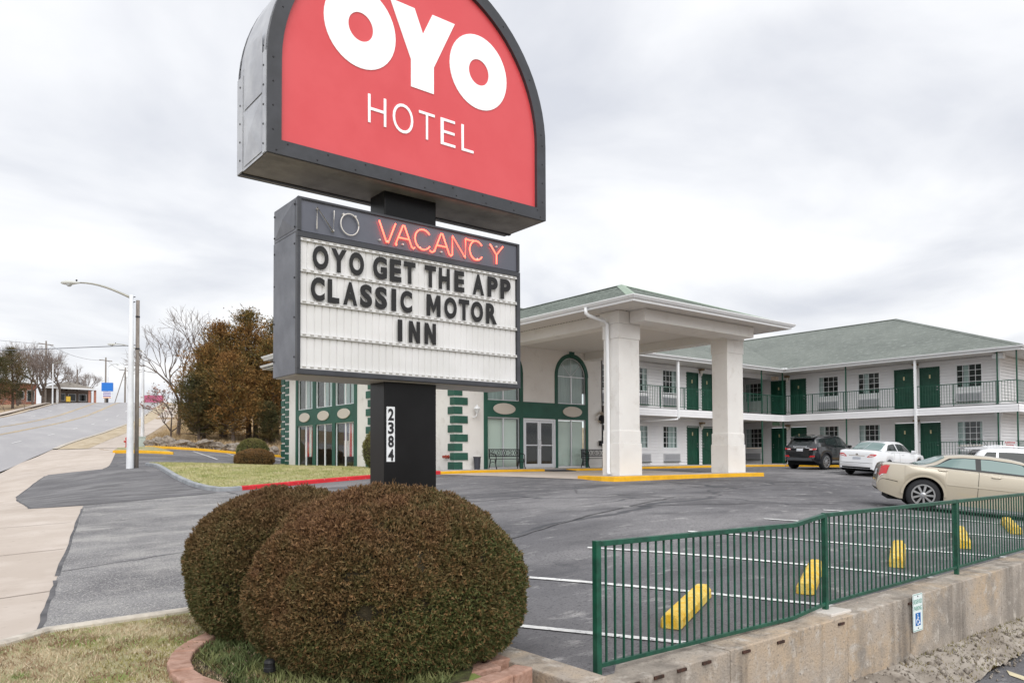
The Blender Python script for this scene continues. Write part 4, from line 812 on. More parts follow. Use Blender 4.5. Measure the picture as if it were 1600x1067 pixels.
MB().box(25.3, 41.2, 24.36, 34, -.3, ZF1).build('walkway', M_floor, gb); MB().box(39.41, 62, 11.6, 24.36, -.3, ZF1-.002).build('walkway', M_floor, gb)
MB().box(25.25, 41.14, YBK+.02, 25.99, 2.56, 2.875).build('balcony_slab', M_floor, gb); MB().box(XB+.02, 41.13, 12.68, YBK+.02, 2.56, 2.872).build('balcony_slab', M_floor, gb); MB().box(41.13, 61, 12.68, 13.87, 2.56, 2.87).build('balcony_slab', M_floor, gb)
def fascia(fc, a0, a1, z0, z1, n_=3):
    mb = MB(); hh = (z1-z0)/n_
    for i in range(n_): z = z0+i*hh; mb.add([fc.p(a0, .02, z), fc.p(a1, .02, z), fc.p(a1, .004, z+hh), fc.p(a0, .004, z+hh), fc.p(a0, 0, z), fc.p(a1, 0, z)], [(0, 1, 2, 3), (4, 5, 1, 0)])
    return mb
fascia(Face('u', YBK), 25.25, XB, 2.5, 2.86).build('balcony_fascia', M_sid, gb); fascia(Face('v', XB), 12.66, YBK, 2.5, 2.86).build('balcony_fascia', M_sid, gb); fascia(Face('u', 12.66), XB, 61, 2.5, 2.86).build('balcony_fascia', M_sid, gb)
mb = MB(); mb.box(25.25, XB+.02, YBK+.0, YBK+.1, 2.861, 2.885).build('balcony_edge', mat('edge_dark', '#4b4f50', .7), gb); MB().box(XB, XB+.1, 12.66, YBK, 2.862, 2.886).build('balcony_edge', MATS['edge_dark'], gb); MB().box(XB+.1, 61, 12.66, 12.76, 2.862, 2.884).build('balcony_edge', MATS['edge_dark'], gb)
# soffits (lower and upper)
def soffit(x0, x1, y0, y1, z, along, parent, m=M_sof, pitch=.30):
    t0, t1 = (x0, x1) if along == 'y' else (y0, y1); n_ = max(1, round((t1-t0)/pitch)); s_ = (t1-t0)/n_
    for i in range(n_):
        a = t0+i*s_+.02; b = t0+(i+1)*s_-.02; k_ = (b-a)*.5; mb = MB()
        for c0, c1 in ((a, a+k_-.012), (a+k_+.012, b)):
            if along == 'y': mb.add([(c0, y0, z+.03), (c1, y0, z), (c1, y1, z), (c0, y1, z+.03), (c1, y0, z+.06), (c1, y1, z+.06)], [(0, 1, 2, 3), (1, 4, 5, 2)])
            else: mb.add([(x0, c0, z+.03), (x0, c1, z), (x1, c1, z), (x1, c0, z+.03), (x0, c1, z+.06), (x1, c1, z+.06)], [(0, 1, 2, 3), (1, 4, 5, 2)])
        mb.build('soffit_panel', m, parent)
    MB().box(x0, x1, y0, y1, z+.06, z+.07).build('soffit_backing', mat('soffit_gap', '#5f5b57', .9), parent)
for q in ((25.25, 41.12, YBK+.03, 25.98, 2.53), (XB+.03, 41.12, 12.7, YBK+.03, 2.528), (41.12, 61, 12.7, 13.86, 2.53)): MB().box(*q[:4], q[4], q[4]+.015).build('soffit', M_sof, gb)
EX, EY, EN = 39.55, 24.42, 12.44       # eave lines: right wing west eave, back wing south eave, near end
soffit(25.25, 41.1, EY, 25.98, 5.34, 'y', gb, pitch=.6); soffit(EX, 41.12, EN, EY-.01, 5.342, 'x', gb, pitch=.4); soffit(41.12, 61.5, EN, 13.87, 5.341, 'y', gb, pitch=.6)
# roof planes
ZE, W_, ZR = 5.52, 10.2, 9.28
ridgeX = EX+W_; ridgeY = EY+W_
rf = MB().add([(EX-.04, EN-.04, ZE), (EX-.04, EY-.04, ZE), (ridgeX, ridgeY, ZR), (ridgeX, EN+W_, ZR)], [(0, 3, 2, 1)]).build('roof', M_roof, gb)
MB().add([(EX-.04, EN-.04, ZE), (ridgeX+W_, EN-.04, ZE), (ridgeX, EN+W_, ZR)], [(0, 1, 2)]).build('roof', M_roof, gb)
MB().add([(ridgeX+W_, EN, ZE), (ridgeX+W_, 44, ZE), (ridgeX, 44, ZR), (ridgeX, EN+W_, ZR)], [(0, 1, 2, 3)]).build('roof', M_roof, gb)
MB().add([(EX-.04, EY-.04, ZE), (19.5, EY-.04, ZE), (19.5, ridgeY, ZR), (ridgeX, ridgeY, ZR)], [(0, 3, 2, 1)]).build('roof', M_roof, gb)
MB().add([(19.5, ridgeY, ZR), (ridgeX, ridgeY, ZR), (ridgeX, 44, ZE), (19.5, 44, ZE)], [(0, 1, 2, 3)]).build('roof', M_roof, gb)
def cap(a, b, parent, m, w=.16):
    a = Vector(a); b = Vector(b); d = (b-a).normalized(); p = d.cross(Vector((0, 0, 1))).normalized()*w; u = Vector((0, 0, .03)); dn = Vector((0, 0, -.04))
    MB().add([a+p+dn, a+u, a-p+dn, b+p+dn, b+u, b-p+dn], [(0, 1, 4, 3), (1, 2, 5, 4)]).build('ridge_cap', m, parent)
cap((EX, EN, ZE+.03), (ridgeX, EN+W_, ZR+.02), gb, M_roof); cap((ridgeX, EN+W_, ZR+.02), (ridgeX, 44, ZR+.02), gb, M_roof); cap((20, ridgeY, ZR+.02), (ridgeX, ridgeY, ZR+.02), gb, M_roof)
# dashed shadow line of the valley, put in as darker woven shingle tabs
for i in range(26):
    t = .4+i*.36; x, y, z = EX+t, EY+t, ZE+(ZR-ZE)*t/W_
    MB().add([(x-.1, y+.03, z-.01), (x+.12, y-.06, z+.012), (x+.2, y+.12, z+.055), (x-.02, y+.2, z+.04)], [(0, 1, 2, 3)]).build('valley_shadow_tab', M_roof2, gb)
gutter([(25.25, EY), (EX, EY)], 5.36, gb, out=[(0, -1), (-1, -1)]); gutter([(EX, EY), (EX, EN)], 5.361, gb, out=[(-1, -1), (-1, -1)]); gutter([(EX, EN), (61, EN)], 5.36, gb, out=[(-1, -1), (0, -1)])
MB().box(25.25, EX, EY+.002, EY+.03, 5.325, 5.51).build('eave_fascia', M_gut, gb); MB().box(EX+.002, EX+.03, EN, EY, 5.326, 5.51).build('eave_fascia', M_gut, gb); MB().box(EX, 61, EN+.002, EN+.03, 5.325, 5.508).build('eave_fascia', M_gut, gb)
MB().box(39.35, 39.75, 24.2, 24.62, 5.47, 5.56).build('valley_splash_guard', M_gut, gb)
# posts
def post(x, y, z0, z1, r, m): MB().box(x-r, x+r, y-r, y+r, z0, z1).build('post', m, gb)
for x, y in ((XB+.05, 20.86), (XB+.05, YBK+.05), (XB+.05, 13.52), (XB+.05, 12.72), (37.7, YBK+.05), (33.9, YBK+.05), (43.2, 12.72), (46.5, 12.72)):
    post(x, y, 2.87, 5.34, .028, M_fg); post(x, y, ZF1, 2.52, .028, M_fg)
for x, y in ((XB-.03, 17.19), (30.27, YBK-.03)):
    MB().box(x-.065, x+.065, y-.05, y+.05, ZF1 if x > 35 else 2.42, 5.45).build('downspout', M_gut, gb, bevel=.01)
MB().tube([(30.27, YBK-.03, 2.45), (30.2, YBK, 2.36), (28.7, 25.4, 2.28), (28.6, 25.88, 2.2), (28.6, 25.9, .1), (28.75, 25.8, .05)], .05, 8).build('downspout', M_gut, gb, smooth=True)
# balcony railings: rails and posts are parts, the hair-thin pickets one part per run
def brail(pts, z0, z1, parent=None):
    (x0, y0), (x1, y1) = pts; L_ = math.hypot(x1-x0, y1-y0); d = ((x1-x0)/L_, (y1-y0)/L_)
    bx_ = lambda mb, t0, t1, za, zb, w: mb.box(*sorted((x0+d[0]*t0-(w if d[0] == 0 else 0), x0+d[0]*t1+(w if d[0] == 0 else 0))), *sorted((y0+d[1]*t0-(w if d[1] == 0 else 0), y0+d[1]*t1+(w if d[1] == 0 else 0))), za, zb)
    r_ = bx_(MB(), 0, L_, z1-.035, z1, .018).build('balcony_railing', M_fg, gb)
    bx_(MB(), 0, L_, z0+.1, z0+.13, .012).build('bottom_rail', M_fg, r_)
    mb = MB(); n_ = int(L_/.125)
    for i in range(1, n_): t = L_*i/n_; bx_(mb, t-.008, t+.008, z0+.12, z1-.03, .008)
    mb.build('pickets', M_fg, r_, kind='stuff')
    t = 1.85
    while t < L_: bx_(MB(), t-.016, t+.016, z0, z1-.01, .016).build('rail_post', M_fg, r_); t += 1.85
brail(((25.3, YBK+.06), (XB+.06, YBK+.06)), 2.88, 3.99); brail(((XB+.06, YBK+.06), (XB+.06, 12.72)), 2.88, 3.99); brail(((XB+.06, 12.72), (60, 12.72)), 2.88, 3.99)
brail(((XB, 17.05), (XB, 12.7)), ZF1, 1.17); brail(((XB, 12.7), (60, 12.7)), ZF1, 1.17)
# lamps and small fittings of the guest building
def wall_lamp(fc, a, z, name='corridor_lamp'):
    l_ = fc.box(MB(), a-.05, a+.05, .0, .06, z-.05, z+.12).build(name, mat('lamp_brass', '#8d7b62', .5, metal=.3), gb)
    c = fc.p(a, .13, z); MB().lathe([(.02, -.2), (.09, .02), (.1, .06), (.02, .1)], c, 8).build('lamp_glass', mat('lamp_glass_white', '#e6e2da', .4), l_)
    MB().box(c[0]-.12, c[0]+.12, c[1]-.12, c[1]+.12, z+.1, z+.2).build('lamp_hood', MATS['lamp_brass'], l_)
for z in (2.15, 5.08): wall_lamp(FU, 33.83, z); wall_lamp(FV, 25.12, z); wall_lamp(FV, 17.73, z)
MB().box(40.2, 40.5, 13.4, 13.85, 5.08, 5.32).build('flood_lamp', M_wtr, gb); MB().box(40.2, 40.4, 13.5, 13.8, 2.36, 2.52).build('flood_lamp', M_wtr, gb)
MB().box(40.1, 40.4, 25.3, 25.6, 5.0, 5.2).build('exit_lamp', mat('exit_lamp_beige', '#cbb9a4', .5), gb); MB().box(40.0, 40.3, 25.2, 25.5, 2.3, 2.5).build('exit_lamp', mat('exit_lamp_green', '#7fa58c', .5), gb)
# small notice on the ground-floor railing
nb = thing('parking_notice', (XB-.03, 12.95, .7), 'small white notice with red lettering on the ground floor railing', 'sign')
FN = Face('v', XB-.03); npl = FN.box(MB(), 12.78, 13.28, 0, .01, .72, 1.16).build('plate', mat('notice_white', '#eeeeee', .5), nb); M_nr = mat('notice_red', '#c8363c', .5)
fnn = lambda a, b, d: (XB-.041-d, 13.28+12.78-a, b)
link('lettering', text_mesh('Additional', 12.82, 13.24, 1.04, 1.13, fnn, .002, .02, 'lettering'), M_nr, npl); link('lettering', text_mesh('Parking', 12.88, 13.18, .91, 1.0, fnn, .002, .02, 'lettering'), M_nr, npl)
FN.box(MB(), 12.84, 13.22, .011, .014, .80, .825).build('arrow', M_nr, npl); MB().add([fnn(13.16, .86, 0), fnn(13.16, .765, 0), fnn(13.25, .8125, 0)], [(0, 1, 2)]).build('arrow_head', M_nr, npl)
# ------------------------------------------------------------------ motel office
of = thing('motel_office', (20, 28, 0), 'white stucco motel office with green quoins and arched windows', 'building')
OV = Face('v', 14.85); OU = Face('u', 24.9); OW = Face('v', 16.86)
def slab(fc, a0, a1, z0, z1, holes, parent, m=M_stu, name='wall', th=.2):
    """wall slab with rectangular openings cut out"""
    xs_ = sorted({a0, a1, *[q for h in holes for q in h[:2]]}); zs_ = sorted({z0, z1, *[q for h in holes for q in h[2:]]}); mb = MB()
    for p, q in zip(xs_[:-1], xs_[1:]):
        for r, s in zip(zs_[:-1], zs_[1:]):
            if any(h[0] <= p and q <= h[1] and h[2] <= r and s <= h[3] for h in holes): continue
            mb.add([fc.p(p, 0, r), fc.p(q, 0, r), fc.p(q, 0, s), fc.p(p, 0, s)], [(0, 1, 2, 3)])
    return mb.build(name, m, parent)
# openings on the bay face and the entrance face
bw = [(29.56, 31.41), (31.7, 33.5), (33.83, 35.61)]
hl = [h for a0, a1 in bw for h in ((a0, a1, .02, 2.05), (a0, a1, 2.82, 4.3))]
slab(OV, 27.5, 37.67, -.3, 5.4, hl, of)
ew = [(18.49, 20.19), (22.36, 24.06)]; dr = (20.37, 22.19)
hl = [h for a0, a1 in ew for h in ((a0, a1, .06, 2.15), (a0, a1, 2.86, 4.1+(a1-a0)/2))]+[(dr[0], dr[1], .04, 2.14)]
slab(OU, 16.86, 25.17, -.3, 5.4, hl, of)
slab(Face('v', 16.86), 24.9, 27.5, -.3, 5.4, [], of); slab(Face('u', 27.5), 14.85, 16.86, -.3, 5.4, [], of)
MB().box(25.1, 25.17, 24.9, 26.0, -.3, 5.4).build('wall', M_stu, of); MB().box(14.86, 25, 37.6, 37.67, -.3, 5.4).build('wall', M_stu, of)
# green surrounds: proud boards around the openings
def arch_surround(fc, a0, a1, zs, w, d, parent, m=M_grn, keystone=True):
    c = (a0+a1)/2; r = (a1-a0)/2; n_ = 22; o_ = [(c-(r+w)*math.cos(PI*k/n_), zs+(r+w)*math.sin(PI*k/n_)) for k in range(n_+1)]; i_ = [(c-r*math.cos(PI*k/n_), zs+r*math.sin(PI*k/n_)) for k in range(n_+1)]
    V = [fc.p(a, d, b) for a, b in o_]+[fc.p(a, d, b) for a, b in i_]+[fc.p(a, 0, b) for a, b in o_]+[fc.p(a, -.1, b) for a, b in i_]; q = n_+1; fs = []
    for k in range(n_): fs += [(k, k+1, k+1+q, k+q), (k, k+1, k+1+2*q, k+2*q), (k+q, k+1+q, k+1+3*q, k+3*q)]
    s_ = MB().add(V, fs).build('arch_surround', m, parent)
    if keystone: MB().prism([(c-.10, zs+r-.0), (c+.10, zs+r), (c+.16, zs+r+w+.14), (c-.16, zs+r+w+.14)], fc.fn(d), -.02, .03).build('keystone', m, parent)
    return s_
def half_wall(fc, a0, a1, zs, w, parent):
    """stucco infill is the slab; glass half-disc in front of a dark room"""
def pane_set(fc, a0, a1, z0, z1, parent, mullion=True, arch=False, frame=M_alf, back=.55, inner=None, name='window'):
    mb = MB(); c = (a0+a1)/2; w = .035
    if not arch: ring_box(fc, mb, a0, a1, z0, z1, w, -.08, -.03)
    else: fc.box(mb, a0, a1, -.08, -.03, z0, z0+w); fc.box(mb, a0, a0+w, -.08, -.03, z0+w, z1); fc.box(mb, a1-w, a1, -.08, -.03, z0+w, z1); fc.box(mb, a0+w, a1-w, -.079, -.031, z1-w*.5, z1+w*.5)
    if mullion: fc.box(mb, c-.03, c+.03, -.08, -.028, z0+w, z1-w*.5)
    win = mb.build(name, frame, parent)
    if not arch: fc.box(MB(), a0+w, a1-w, -.062, -.055, z0+w, z1-w).build('pane', M_gl, win)
    else:
        r = (a1-a0)/2; n_ = 18; P_ = [(a0+.01, z0+w), (a1-.01, z0+w)]+[(c+r*math.cos(PI*k/n_)*.99, z1+r*math.sin(PI*k/n_)*.99) for k in range(n_+1)]
        MB().prism(P_, fc.fn(-.06), 0, .005).build('pane', M_gl, win)
        mb = MB()
        for t in (45, 90, 135): mb.tube([fc.p(c, -.045, z1), fc.p(c+r*math.cos(math.radians(t)), -.045, z1+r*math.sin(math.radians(t)))], .014, 5)
        mb.tube([fc.p(c+r*.985*math.cos(PI*k/n_), -.045, z1+r*.985*math.sin(PI*k/n_)) for k in range(n_+1)], .02, 5); mb.build('fan_bars', frame, win)
    return win
def blinds(fc, a0, a1, z0, z1, parent, m=M_blind, d=-.2, pitch=.11, gap=.0):
    mb = MB(); t = a0
    while t < a1: mb.add([fc.p(t, d-.025, z0), fc.p(min(t+pitch*.86, a1), d+.03, z0), fc.p(min(t+pitch*.86, a1), d+.03, z1), fc.p(t, d-.025, z1)], [(0, 1, 2, 3)]); t += pitch
    return mb.build('blind', m, parent)
M_room = mat('lobby_dark', '#35322f', .9); M_lwall = mat('lobby_wall', '#6a5f55', .9)
# bay face (left of the sign pole): three tall bays
MBg = MB(); OV.box(MBg, 29.3, 35.85, .0, .03, 2.05, 2.82)
for a, b in ((29.3, 29.56), (31.41, 31.7), (33.5, 33.83), (35.61, 35.85)): OV.box(MBg, a, b, .0, .031, -.02, 2.05); OV.box(MBg, a, b, .0, .031, 2.82, 4.3)
MBg.build('green_surround', M_grn, of)
for a0, a1 in bw:
    w = pane_set(OV, a0, a1, .02, 2.05, of, frame=M_wtr); pane_set(OV, a0, a1, 2.82, 4.3, of, frame=M_wtr); MB().prism([((a0+a1)/2+.6*math.cos(2*PI*k/24), 2.43+.225*math.sin(2*PI*k/24)) for k in range(24)], OV.fn(.03), 0, .05).build('oval_plaque', M_oval, of, bevel=.015)
OV.box(MB(), 29.3, 35.85, 0, .032, 4.3, 4.55).build('green_header', M_grn, of)
OV.box(MB(), 29.5, 35.7, -3.2, -3.15, .0, 4.4).build('lobby_back_wall', M_lwall, of); OV.box(MB(), 29.4, 35.7, -3.2, -.1, -.02, .0).build('lobby_floor', M_room, of); OV.box(MB(), 29.4, 35.7, -3.2, -.1, 2.4, 2.5).build('lobby_ceiling', M_room, of)
OV.box(MB(), 29.35, 29.4, -3.2, -.1, 0, 4.4).build('lobby_side_wall', M_lwall, of); OV.box(MB(), 35.75, 35.8, -3.2, -.1, 0, 4.4).build('lobby_side_wall', M_lwall, of)
for a0, a1 in bw: blinds(OV, a0+.05, a0+.75, 2.86, 4.3, of, M_cur, -.25); blinds(OV, a0+1.0, a1-.4, 2.86, 4.3, of, M_cur, -.25)
# entrance face
MBg = MB(); OU.box(MBg, 18.3, 24.21, .0, .03, 2.16, 2.855)
for a, b in ((18.3, 18.49), (20.19, 20.37), (22.19, 22.36), (24.06, 24.21)): OU.box(MBg, a, b, .0, .031, .0, 2.16)
for a, b in ((18.3, 18.49), (20.19, 20.37), (22.19, 22.36), (24.06, 24.21)): OU.box(MBg, a, b, .0, .031, 2.855, 4.1)
MBg.build('green_surround', M_grn, of)
for (a0, a1) in ew:
    w = pane_set(OU, a0, a1, .06, 2.15, of); blinds(OU, a0+.05, a1-.05, .1, 2.1, w); u = pane_set(OU, a0, a1, 2.86, 4.08, of, arch=True); blinds(OU, a0+.05, a1-.05, 2.9, 4.9, u, M_cur)
    arch_surround(OU, a0, a1, 4.1, .17, .031, of); c = (a0+a1)/2
    MB().prism([(c+.58*math.cos(2*PI*k/26), 2.51+.235*math.sin(2*PI*k/26)) for k in range(26)], OU.fn(.03), 0, .05).build('oval_plaque', M_oval, of, bevel=.015)
    # close the square corners above the springing line with stucco spandrels
    r = (a1-a0)/2; n_ = 16
    for s_ in (-1, 1):
        V = [OU.p(c+s_*r, 0, 4.1+r)]+[OU.p(c+s_*r*math.cos(PI/2*k/n_), 0, 4.1+r*math.sin(PI/2*k/n_)) for k in range(n_+1)]
        MB().add(V, [(0, k+1, k+2) for k in range(n_)]).build('spandrel', M_stu, of)
# stucco above the arches (slab holes stop at 4.2; spandrels fill to the curve)
dd = MB(); OU.box(dd, dr[0], dr[0]+.07, -.06, .045, .04, 2.14); OU.box(dd, dr[1]-.07, dr[1], -.06, .045, .04, 2.14); OU.box(dd, dr[0]+.07, dr[1]-.07, -.06, .045, 2.06, 2.14); dfr = dd.build('entrance_door_frame', M_alf, of)
cx = (dr[0]+dr[1])/2
for a0, a1, s_ in ((dr[0]+.075, cx-.004, 1), (cx+.004, dr[1]-.075, -1)):
    mb = MB(); OU.box(mb, a0, a0+.09, -.03, .02, .05, 2.05); OU.box(mb, a1-.09, a1, -.03, .02, .05, 2.05); OU.box(mb, a0+.09, a1-.09, -.03, .02, 1.97, 2.05); OU.box(mb, a0+.09, a1-.09, -.03, .02, .05, .2); OU.box(mb, a0+.09, a1-.09, -.03, .02, .98, 1.03)
    d = mb.build('entrance_door', M_alf, of); OU.box(MB(), a0+.09, a1-.09, -.012, -.004, .2, 1.97).build('pane', M_gl, d)
    ax = a1-.045 if s_ > 0 else a0+.045; MB().tube([OU.p(ax, .02, .86), OU.p(ax, .07, .88), OU.p(ax, .07, 1.2), OU.p(ax, .02, 1.22)], .014, 6).build('handle', M_knob, d)
OU.box(MB(), 18.3, 24.3, -2.6, -2.55, 0, 5.1).build('lobby_back_wall', mat('lobby_brown', '#4a382e', .9), of); OU.box(MB(), 18.3, 24.3, -2.6, -.1, .0, .03).build('lobby_floor', M_room, of); OU.box(MB(), 18.3, 24.3, -2.6, -.1, 2.3, 2.4).build('lobby_ceiling', M_room, of)
# quoins
def quoin(z, fc, a, sgn, w, parent): fc.box(MB(), *sorted((a, a+sgn*w)), -.02, .045, z, z+.29).build('quoin', M_grn, parent, bevel=.012)
i = 0; z = .02
while z < 5.2:
    L1, L2 = (.42, .36) if i % 2 == 0 else (.26, .62)
    mb = MB(); mb.box(16.86-.045, 16.86+L2*1.0, 24.9-.045, 24.9+.02, z, z+.29); mb.box(16.86-.045, 16.86+.02, 24.9+.021, 24.9+L1, z, z+.29); mb.build('quoin', M_grn, of)
    OV.box(MB(), 27.46, 27.5+(.95 if i % 2 == 0 else .78), -.02, .045, z, z+.29).build('quoin', M_grn, of)
    OV.box(MB(), 36.73, 37.15, -.02, .045, z+(.0 if i % 2 else .02), z+.3).build('quoin', M_grn, of); OV.box(MB(), 37.25, 37.7, -.02, .045, z+.16, z+.44).build('quoin', M_grn, of)
    z += .368; i += 1
# office roof, eaves
ZO = 5.36
def hip(x0, x1, y0, y1, z, slope, parent, m, name='roof'):
    w = min(x1-x0, y1-y0)/2; zr = z+w*slope
    if (y1-y0) >= (x1-x0): a = ((x0+x1)/2, y0+w, zr); b = ((x0+x1)/2, y1-w, zr); fs = [((x0, y0, z), (x1, y0, z), a), ((x1, y0, z), (x1, y1, z), b, a), ((x1, y1, z), (x0, y1, z), b), ((x0, y1, z), (x0, y0, z), a, b)]
    else: a = (x0+w, (y0+y1)/2, zr); b = (x1-w, (y0+y1)/2, zr); fs = [((x0, y0, z), (x1, y0, z), b, a), ((x1, y0, z), (x1, y1, z), b), ((x1, y1, z), (x0, y1, z), a, b), ((x0, y1, z), (x0, y0, z), a)]
    for f in fs: MB().add(f, [tuple(range(len(f)))]).build(name, m, parent)
hip(13.95, 25.1, 26.4, 37.95, 5.62, .39, of, M_roof2)
MB().box(13.95, 25.1, 26.4, 37.9, 5.44, 5.47).build('soffit', M_sof, of); MB().box(14.83, 25.1, 27.5, 37.68, 5.38, 5.6).build('frieze', M_stu, of)
gutter([(13.95, 37.9), (13.95, 26.4)], 5.47, of, out=[(-1, 0), (-1, 0)]); MB().box(13.96, 13.99, 26.4, 37.9, 5.43, 5.61).build('eave_fascia', M_gut, of)
gutter([(13.97, 38.1), (13.97, 26.9)], 5.02, of, out=[(-1, 0), (-1, 0)]); MB().box(13.97, 14.84, 27.0, 38.1, 4.99, 5.02).build('lower_soffit', M_sof, of); MB().box(13.98, 14.84, 27.0, 38.1, 5.1, 5.13).build('lower_eave', M_roof2, of)
MB().box(14.86, 25.4, 23.3, 24.9, -.35, .01).build('entrance_walk', M_floor, of)
# ------------------------------------------------------------------ entrance canopy
cn = thing('entrance_canopy', (21.4, 17.4, -.1), 'entrance canopy on two white stucco pillars with green shingle hip roof', 'canopy')
def pil(x0, y0):
    x1 = x0+1.08; y1 = y0+.78
    p = MB().box(x0+.05, x1-.05, y0+.04, y1-.04, .9, 4.5).build('pillar', M_stu, cn, bevel=.012)
    MB().box(x0, x1, y0, y1, -.12, .94).build('plinth', M_stu, p, bevel=.012); MB().box(x0+.025, x1-.025, y0+.02, y1-.02, .94, 1.36).build('plinth_step', M_stu, p, bevel=.012)
    MB().box(x0+.025, x1-.025, y0+.015, y1-.015, 4.39, 4.87).build('capital', M_stu, p, bevel=.01); MB().box(x0-.01, x1-.03, y0-.02, y1+.08, 4.87, 5.285).build('upper_capital', M_stu, p, bevel=.01)
pil(18.0, 17.05); pil(23.84, 17.05)
MB().box(18.25, 18.85, 17.85, 24.89, 4.89, 5.284).build('beam', M_stu, cn); MB().box(24.0, 24.6, 17.85, 24.89, 4.89, 5.284).build('beam', M_stu, cn)
MB().box(18.47, 24.47, 16.33, 17.0, 4.89, 5.283).build('front_beam', M_stu, cn, bevel=.01); MB().box(18.86, 23.99, 17.1, 17.7, 4.95, 5.2).build('cross_beam', M_stu, cn)
GX0, GX1, GY0 = 17.13, 25.85, 15.61
soffit(18.85, 24.0, 17.0, 24.88, 5.2, 'y', cn, pitch=.3); soffit(GX0, 18.25, GY0+1.46, 26.3, 5.285, 'x', cn, pitch=.3); soffit(24.6, GX1, GY0+1.46, 26.3, 5.285, 'x', cn, pitch=.3); soffit(GX0, GX1, GY0, GY0+1.45, 5.286, 'y', cn, pitch=.3)
za, zr, xm = 5.40, 7.13, (GX0+GX1)/2; ya = 20.2
MB().add([(GX0-.06, GY0-.06, za), (xm, ya, zr), (xm, 30, zr), (GX0-.06, 30, za)], [(0, 1, 2, 3)]).build('roof', M_roof2, cn); MB().add([(GX0-.06, GY0-.06, za), (GX1+.06, GY0-.06, za), (xm, ya, zr)], [(0, 1, 2)]).build('roof', M_roof2, cn); MB().add([(GX1+.06, GY0-.06, za), (GX1+.06, 30, za), (xm, 30, zr), (xm, ya, zr)], [(0, 1, 2, 3)]).build('roof', M_roof2, cn)
cap((GX0, GY0, za+.02), (xm, ya, zr+.02), cn, mat('hip_shingle', '#a3b3a4', .95, var='#93a394', vscale=4, bump=.4, bscale=30), .17); cap((GX1, GY0, za+.02), (xm, ya, zr+.02), cn, MATS['hip_shingle'], .17); cap((xm, ya, zr+.015), (xm, 30, zr+.015), cn, M_roof2, .14)
gutter([(GX0, 26.3), (GX0, GY0)], 5.285, cn, out=[(-1, 0), (-1, -1)]); gutter([(GX0, GY0), (GX1, GY0)], 5.286, cn, out=[(-1, -1), (1, -1)]); gutter([(GX1, GY0), (GX1, 26.3)], 5.285, cn, out=[(1, -1), (1, 0)])
MB().box(GX0+.002, GX1-.002, GY0+.002, GY0+.03, 5.255, 5.41).build('eave_fascia', M_gut, cn); MB().box(GX0+.002, GX0+.03, GY0+.031, 26.3, 5.255, 5.41).build('eave_fascia', M_gut, cn); MB().box(GX1-.03, GX1-.002, GY0+.031, 26.3, 5.255, 5.41).build('eave_fascia', M_gut, cn)
MB().tube([(17.08, 17.62, 5.33), (17.08, 17.62, 5.16), (17.2, 17.6, 5.08), (17.86, 17.55, 4.98), (17.93, 17.5, 4.88), (17.95, 17.5, 1.4), (17.93, 17.5, .0), (17.88, 17.4, -.06)], .06, 8).build('downspout', M_gut, cn, smooth=True)
# kerbed pad under the pillars
pd = [(17.25, 17.75), (17.2, 17.1), (17.35, 16.68), (17.75, 16.58), (25.3, 16.5), (25.35, 18.2), (17.3, 18.3)]
MB().prism(pd, lambda a, b, d: (a, b, d), -.45, -.125).build('pillar_pad', M_kyel, label='yellow painted raised pad under the canopy pillars', cat='kerb', kind='structure', bevel=.015)
MB().prism([(17.45, 17.9), (17.45, 16.85), (25.15, 16.72), (25.15, 18.1)], lambda a, b, d: (a, b, d), -.127, -.115).build('pillar_pad_top', M_floor, label='concrete top of the pillar pad', cat='pad', kind='structure')
MB().add([(20.1, 22.6, -.06), (21.3, 22.6, -.06), (21.3, 24.2, .02), (20.1, 24.2, .02), (20.1, 22.6, -.08), (21.3, 22.6, -.08), (21.3, 24.2, -.0), (20.1, 24.2, -.0)], [(0, 1, 2, 3), (0, 1, 5, 4), (1, 2, 6, 5), (3, 0, 4, 7)]).build('door_mat', mat('mat_black', '#3c3d42', .95, bump=.4, bscale=60), label='dark rubber mat in front of the entrance doors', cat='mat')
# ------------------------------------------------------------------ benches, bin, lantern and other things by the entrance
M_iron = mat('cast_iron', '#26272a', .5, metal=.4); M_slat = mat('bench_slat', '#33302e', .6)
def bench(loc, label, first=None):
    if first:
        b = copy_tree(first); b.location = loc; b['label'] = label; return b
    b = thing('bench', loc, label, 'bench', 'iron benches beside the entrance doors', local=True)
    for i in range(4): MB().box(-.78, .78, -.36+i*.1, -.28+i*.1, .40, .425).build('seat_slat', M_slat, b, bevel=.006)
    mb = MB()
    for x in (-.8, .76): mb.box(x, x+.04, .02, .05, .42, .82)
    mb.box(-.8, .8, .03, .07, .78, .82).box(-.8, .8, .02, .055, .5, .54); mb.build('backrest', M_iron, b)
    mb = MB()          # lattice panel
    for i in range(17): x = -.76+i*.095; mb.tube([(x, .035, .54), (x+.09, .04, .78)], .008, 4); mb.tube([(x+.09, .035, .54), (x, .04, .78)], .008, 4)
    for i in range(5): mb.tube([(-.6+i*.3+.07*math.cos(t), .03, .66+.07*math.sin(t)) for t in np.linspace(0, 2*PI, 11)], .012, 4)
    mb.build('back_lattice', M_iron, b, kind='stuff')
    for s in (-1, 1):
        x = s*.74
        MB().tube([(x, -.40, 0), (x, -.34, .2), (x, -.38, .4), (x, -.36, .58), (x, -.28, .62), (x, 0, .64)], .018, 6).build('arm', M_iron, b, smooth=True)
        MB().tube([(x, -.42, .015), (x, -.36, .12), (x, -.34, .25), (x, -.3, .39)], .02, 6).build('leg', M_iron, b); MB().tube([(x, .12, .015), (x, .06, .15), (x, .02, .3), (x, .0, .42)], .02, 6).build('leg', M_iron, b)
        MB().tube([(x, -.34, .25), (x, -.16, .3), (x, .03, .25)], .012, 5).build('scroll', M_iron, b)
    return b
